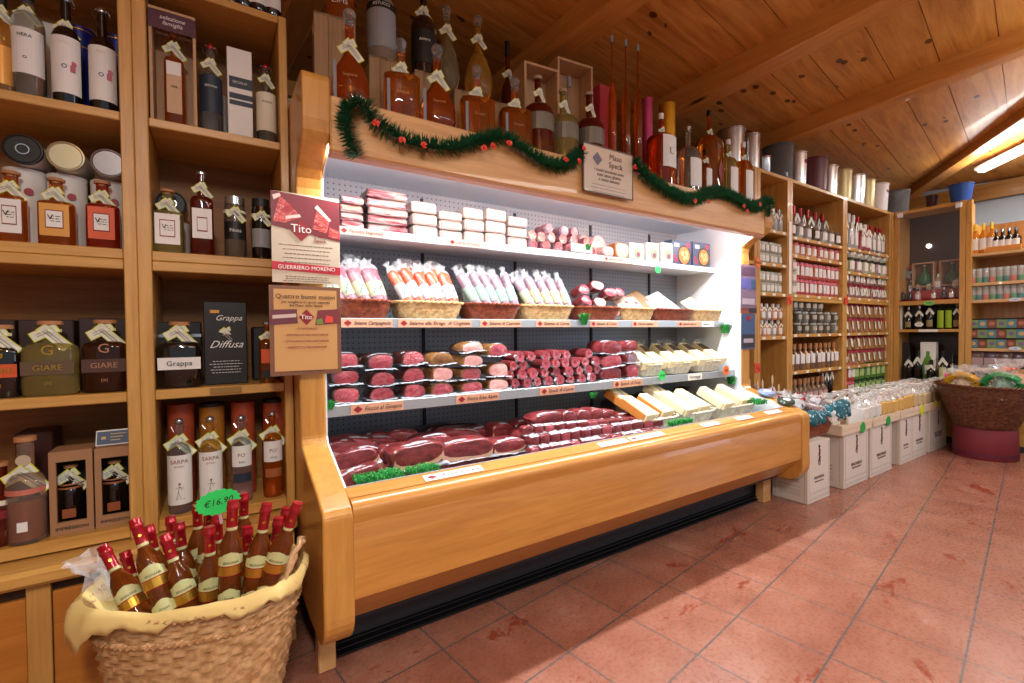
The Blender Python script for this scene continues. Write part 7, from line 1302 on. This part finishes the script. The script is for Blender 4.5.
for i, (px, py, m, lb) in enumerate(((757, 392.5, mat('pale_blue_pack', '8ca0c8', .3, coat=.6), 'small blue wrapped packet lying on the case end ledge'), (773, 401, mat('dark_green_pack', '2c4438', .3, coat=.6), 'dark green round box with white oval lying on the case end ledge'))):
    K = [('pack', MB().lathe([(.0001, 0), (.055, 0), (.06, .012), (.055, .024), (.0001, .026)], 16, None, (2.4, 1.2, .8)).mesh('p', m)), ('pale_oval', MB().lathe([(.0001, .0272), (.03, .0268)], 14, None, (2, 1.2, .7), False).mesh('o', WPAPER, True))]
    y = 1.74-.13*i; place(K, 'small_packet', lb, 'packet', None, (3.245+.0*i, y, .7475-.044*i), (.32, 0, 0))
# ---------------- brown basket on the burgundy tub ----------------
cx, cy = 6.02, 1.20
TUBM = mat('burgundy_tub', '701e28', .65); b = MB().lathe([(.215, 0), (.222, .01), (.215, .27), (.205, .285), (.0001, .285)], 32)
place([('tub_wall', b.mesh('t', TUBM)), ('dark_hoop', MB().lathe([(.2235, .03), (.2225, .06)], 32, None, None, False).mesh('h', mat('dark_burgundy', '541024', .6)))], 'burgundy_tub', 'round burgundy wooden tub carrying the brown wicker basket by the far wall', 'tub', None, (cx, cy, 0))
bw = weave([(.62, 0), (.80, .16), (.93, .28), (1, .385)], .37, .34, 2, 96, 20, .006, 18)
K = [('woven_wall', bw.mesh('w', W_DK, ang=2.5)), ('basket_floor', MB().lathe([(.0001, .01), (.62, .01)], 32, None, (2, .37, .34), False).mesh('f', W_DK, True)), ('rim', braid(rimpath(.372, .342, 2, .385, 48), .011, 30).mesh('r', W_DK))]
place(K, 'wicker_basket', 'big dark brown wicker basket full of cellophane gifts at the right edge', 'basket', None, (cx, cy, .287))
gf = [(6.0, 1.42, .63, .10, mat('amber_sweets', 'b08860', .4, coat=.6), 'cellophane gift with pink bow, left in the brown basket', mat('hot_pink', 'f03c98', .4)), (5.87, 1.32, .625, .12, mat('golden_oval', 'd09820', .35, coat=.6), 'yellow oval gift, front of the brown basket', None), (5.86, 1.06, .63, .13, mat('green_oval', '2c8c4c', .35, coat=.6), 'green oval gift, front right of the brown basket', None), (6.08, 1.25, .64, .12, mat('grey_sweets', '8c7c74', .4, coat=.6), 'greyish gift in the middle of the brown basket', None), (6.10, 1.05, .65, .15, mat('pinkish_sweets', 'c0947c', .4, coat=.6), 'large pinkish gift at the back of the brown basket', STICK_O)]
for i, (x, y, z, r, m, lb, bow) in enumerate(gf):
    if 'oval' in lb: body = MB(); body.tube([(0, (r-.02)*math.cos(a*PI/8), .02+(r*.6)*math.sin(a*PI/8)+r*.6) for a in range(16)], .03, 8, True); body.ball((0.02, 0, r*.62), r*.5, 8)
    else: body = MB().lathe([(.0001, 0), (r*.8, .02), (r, r*.5), (r*.7, r), (.0001, r*1.15)], 16)
    K = [('contents', body.mesh('b', m)), ('cellophane', crumple(r*.95, r*1.9, i+50, 13, mat('thin_cellophane', 'eaeaea', .1, alpha=.28, coat=1)))]
    if bow is not None:
        q_ = MB()
        for a in range(9): th = a*2*PI/9; q_.add([(-.05, 0, r*1.25), (-.05+.05*math.cos(th), .05*math.sin(th), r*1.25+.03), (-.05+.05*math.cos(th+.5), .05*math.sin(th+.5), r*1.25-.01)], [(0, 1, 2)])
        q_.ball((-.05, 0, r*1.25), .025, 6); K.append(('bow', q_.mesh('q', bow, True)))
    place(K, 'gift_pack', lb, 'gift pack', 'gifts in the brown basket', (x, y, z-.02), (0, -.25 if 'oval' in lb else 0, 0))
# ---------------- bottle basket at the left ----------------
bc = Vector((-.045, 1.635, 0)); ba = math.atan2(-.209, .508); AX, AY = .268, .185; hB = .470
bw = weave([(.66, 0), (.80, .15), (.92, .31), (.97, .40), (1, hB)], AX, AY, 2.2, 168, 25, .0062, 24, .002)
K = [('woven_wall', bw.mesh('w', W_BG, ang=2.5)), ('basket_floor', MB().lathe([(.0001, .01), (.66, .01)], 40, None, (2.2, AX, AY), False).mesh('f', W_BG, True)), ('rim', braid(rimpath(AX+.002, AY+.002, 2.2, hB, 60), .012, 40).mesh('r', W_BG)), ('rolled_band', braid(rimpath(AX*.975, AY*.975, 2.2, hB-.07, 60), .007, 50).mesh('r', W_BG))]
hp = [(AX*1.0*math.cos(a), AY*math.sin(a), hB+.10*math.sin(math.pi*(a+.55)/1.1)) for a in [(-.55+1.1*i/11) for i in range(12)]]
K.append(('handle', (lambda q: (q.tube([(x*1.02+.006*math.sin(i*1.9), y, z) for i, (x, y, z) in enumerate(hp)], .008, 7), q.tube([(x*1.02-.006*math.sin(i*1.9), y, z-.010) for i, (x, y, z) in enumerate(hp)], .008, 7), q.mesh('h', W_BG))[2])(MB())))
place(K, 'wicker_basket', 'large tan wicker basket full of red-capped bottles in front of the left shelves', 'basket', None, tuple(bc), (0, 0, ba))
# cloth
n = 96; rows = []
for j in range(9):
    r_ = []
    for i in range(n+1):
        a = 2*PI*i/n; cx_, cy_ = math.cos(a), math.sin(a); k = (abs(cx_)**2.2+abs(cy_)**2.2)**(-1/2.2)
        w1 = math.sin(a*9+1)*.5+math.sin(a*17+2)*.3+math.sin(a*5)*.4
        left = .62*max(0, math.cos(a-(PI+.35)))**3            # long fold on the left front
        rt_ = max(0, math.cos(a-(-.75)))**4
        drop = .018+.15*left+.03*rt_
        t = j/8
        if t < .45: s_ = .72+.30*t/.45; z = .385+(hB+.022-.385)*(t/.45)**1.4+.012*left
        else: u = (t-.45)/.55; s_ = 1.02+(.050+.16*left)*math.sin(u*PI*.6)+(.014+.03*left)*w1*u; z = hB+.026-drop*u**1.3+.012*w1*u*(1+2*left)+.03*left*math.sin(u*PI)+.006*math.sin(a*31+u*5)*u
        r_.append((AX*s_*cx_*k, AY*s_*cy_*k, z+.006*w1*t))
    rows.append(r_)
me = drape(rows, YCLOTH, 'cloth'); o = ob('cloth', me, None, tuple(bc), (0, 0, ba)); tag(o, 'pale yellow cloth lining the bottle basket and hanging over its left side', 'cloth'); m_ = o.modifiers.new('s', 'SOLIDIFY'); m_.thickness = .003
# bottles
FWH = Vector((math.cos(YAW), math.sin(YAW), 0))
def pd(px, py, d): r = ray(px, py); return Vector((0, 0, CH))+r*(d/(r.dot(FWH)))
AMB2 = liquid('brown_gold_spirit', '9a501c', .72); LABC = mat('cream_green_label', 'c4c8b0', .6); rr_ = .0285
def gb_kit(seed):
    h = .30; P = [(.020, 0), (rr_*.95, .003), (rr_, .012), (rr_, .165), (rr_*.93, .185), (rr_*.6, .207), (.0125, .222), (.0125, .29)]
    K = [('glass_body', MB().lathe(P, 20).mesh('g', AMB2)), ('foil_cap', MB().lathe([(.0138, .228), (.0138, .272), (.0155, .274), (.0155, .284), (.0142, .286), (.0142, .299), (.010, .300), (.0001, .300)], 16).mesh('c', REDCAP)), ('neck_band', MB().lathe([(.0133, .218), (.0135, .236)], 14, None, None, False).mesh('n', LABC))]
    K.append(('upper_label', scallop_label(rr_, .128, .166, LABC, 78))); K.append(('gold_band', wrap_label(rr_, .103, .128, GOLDF, 78))); K.append(('red_line', wrap_label(rr_+.0005, .1275, .1300, REDCAP, 78))); K.append(('red_line', wrap_label(rr_+.0005, .1015, .1035, REDCAP, 78))); K.append(('lower_label', scallop_label(rr_, .030, .070, LABC, 62)))
    K.append(('lettering', shift(text('SEGNANA', .0085, mat('sepia_ink', '6a5a48', .6), rr_+.0022), (0, 0, .138)))); K.append(('print', shift(text('Grappa', .008, mat('sepia_ink', '6a5a48', .6), rr_+.0022), (0, 0, .044)))); K.append(('cap_seal', (lambda q: q.lathe([(.0001, 0), (.004, 0)], 8, Matrix.Translation((0, -.0150, .25)) @ Matrix.Rotation(PI/2, 4, 'X'), None, False).mesh('s', GOLDF, True))(MB()))); return K
gk = gb_kit(0)
# cap pixel, foot pixel, distance
BT = [(102.5, 546, 147, 630, 1.27, 1.22, 'leaning far left at the left end'), (124.5, 551, 150, 640, 1.36, 1.33, 'short visible one just behind the leftmost'), (134, 519, 168, 618, 1.28, 1.24, 'second in the front row from the left'), (148, 525, 170, 620, 1.38, 1.36, 'behind the second front bottle'), (164, 534, 194, 618, 1.29, 1.27, 'third in the front row from the left'), (170, 516, 182, 620, 1.47, 1.44, 'in the back row, left'), (179, 522, 190, 620, 1.40, 1.37, 'in the back row, right of the left one'), (197, 504, 200, 610, 1.52, 1.50, 'tall in the back row left of the green price tag'), (209, 504, 208, 610, 1.43, 1.41, 'directly in front of the green price tag'), (209, 526, 212, 612, 1.29, 1.28, 'fourth in the front row from the left'), (217, 515, 220, 610, 1.36, 1.35, 'half hidden left of the central front bottle'), (233, 500, 229, 600, 1.28, 1.26, 'central, foot visible in front'), (244, 493, 243, 590, 1.50, 1.48, 'in the back row right of the green price tag'), (247, 526, 246, 620, 1.37, 1.36, 'half hidden right of the central front bottle'), (267, 503, 252, 595, 1.30, 1.28, 'second from the right in the front row'), (278.5, 517, 268, 600, 1.37, 1.36, 'short visible one left of the right end'), (286.5, 507, 276, 590, 1.45, 1.43, 'behind the rightmost bottle'), (298, 502, 266, 588, 1.31, 1.29, 'leaning right at the right end')]
for px, py, bx0, by0, d, db, lb in BT:
    T = pd(px, py, d); Bp = pd(bx0, by0, db); ax = (T-Bp).normalized(); pos = T-ax*.30
    toc = (Vector((0, 0, CH))-pos); toc = (toc-ax*toc.dot(ax)).normalized(); y = -toc; x = y.cross(ax)
    M = Matrix(((x.x, y.x, ax.x, pos.x), (x.y, y.y, ax.y, pos.y), (x.z, y.z, ax.z, pos.z), (0, 0, 0, 1)))
    place(gk, 'grappa_bottle', 'red-capped brown bottle in the tan basket, %s' % lb, 'bottle', 'red-capped bottles in the basket', pos, M.to_euler())
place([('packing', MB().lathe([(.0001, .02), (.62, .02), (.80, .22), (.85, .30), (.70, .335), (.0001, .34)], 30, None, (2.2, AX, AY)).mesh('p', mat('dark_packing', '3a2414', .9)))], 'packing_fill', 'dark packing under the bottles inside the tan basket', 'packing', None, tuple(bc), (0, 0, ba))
sticker(218, 502, 1.60, .118, .075, STICK_G, 'bright green scalloped price tag rising above the red-capped bottles', '\u20ac16,90', .10, rot=-.12, n=18, stem=True)
K = [('bag', shift(crumple(.05, .14, 5, 12, PLAST), (0, 0, 0)))]; place([K[0], ('fold', shift(crumple(.03, .10, 8, 9, PLAST), (.03, 0, 0)))], 'clear_bag', 'crumpled clear plastic bag at the left rim of the bottle basket', 'bag', None, tuple(pd(106, 598, 1.30)), (0, -.3, 0))
# filler post in the corner
o = ob('corner_post', rbox(MB(), 6.3755, 2.021, .40, 6.47, 2.075, 2.50, .003).mesh('p', OAK_Z, True)); tag(o, 'oak corner post joining the right wall shelves and the corner cabinet', 'post')
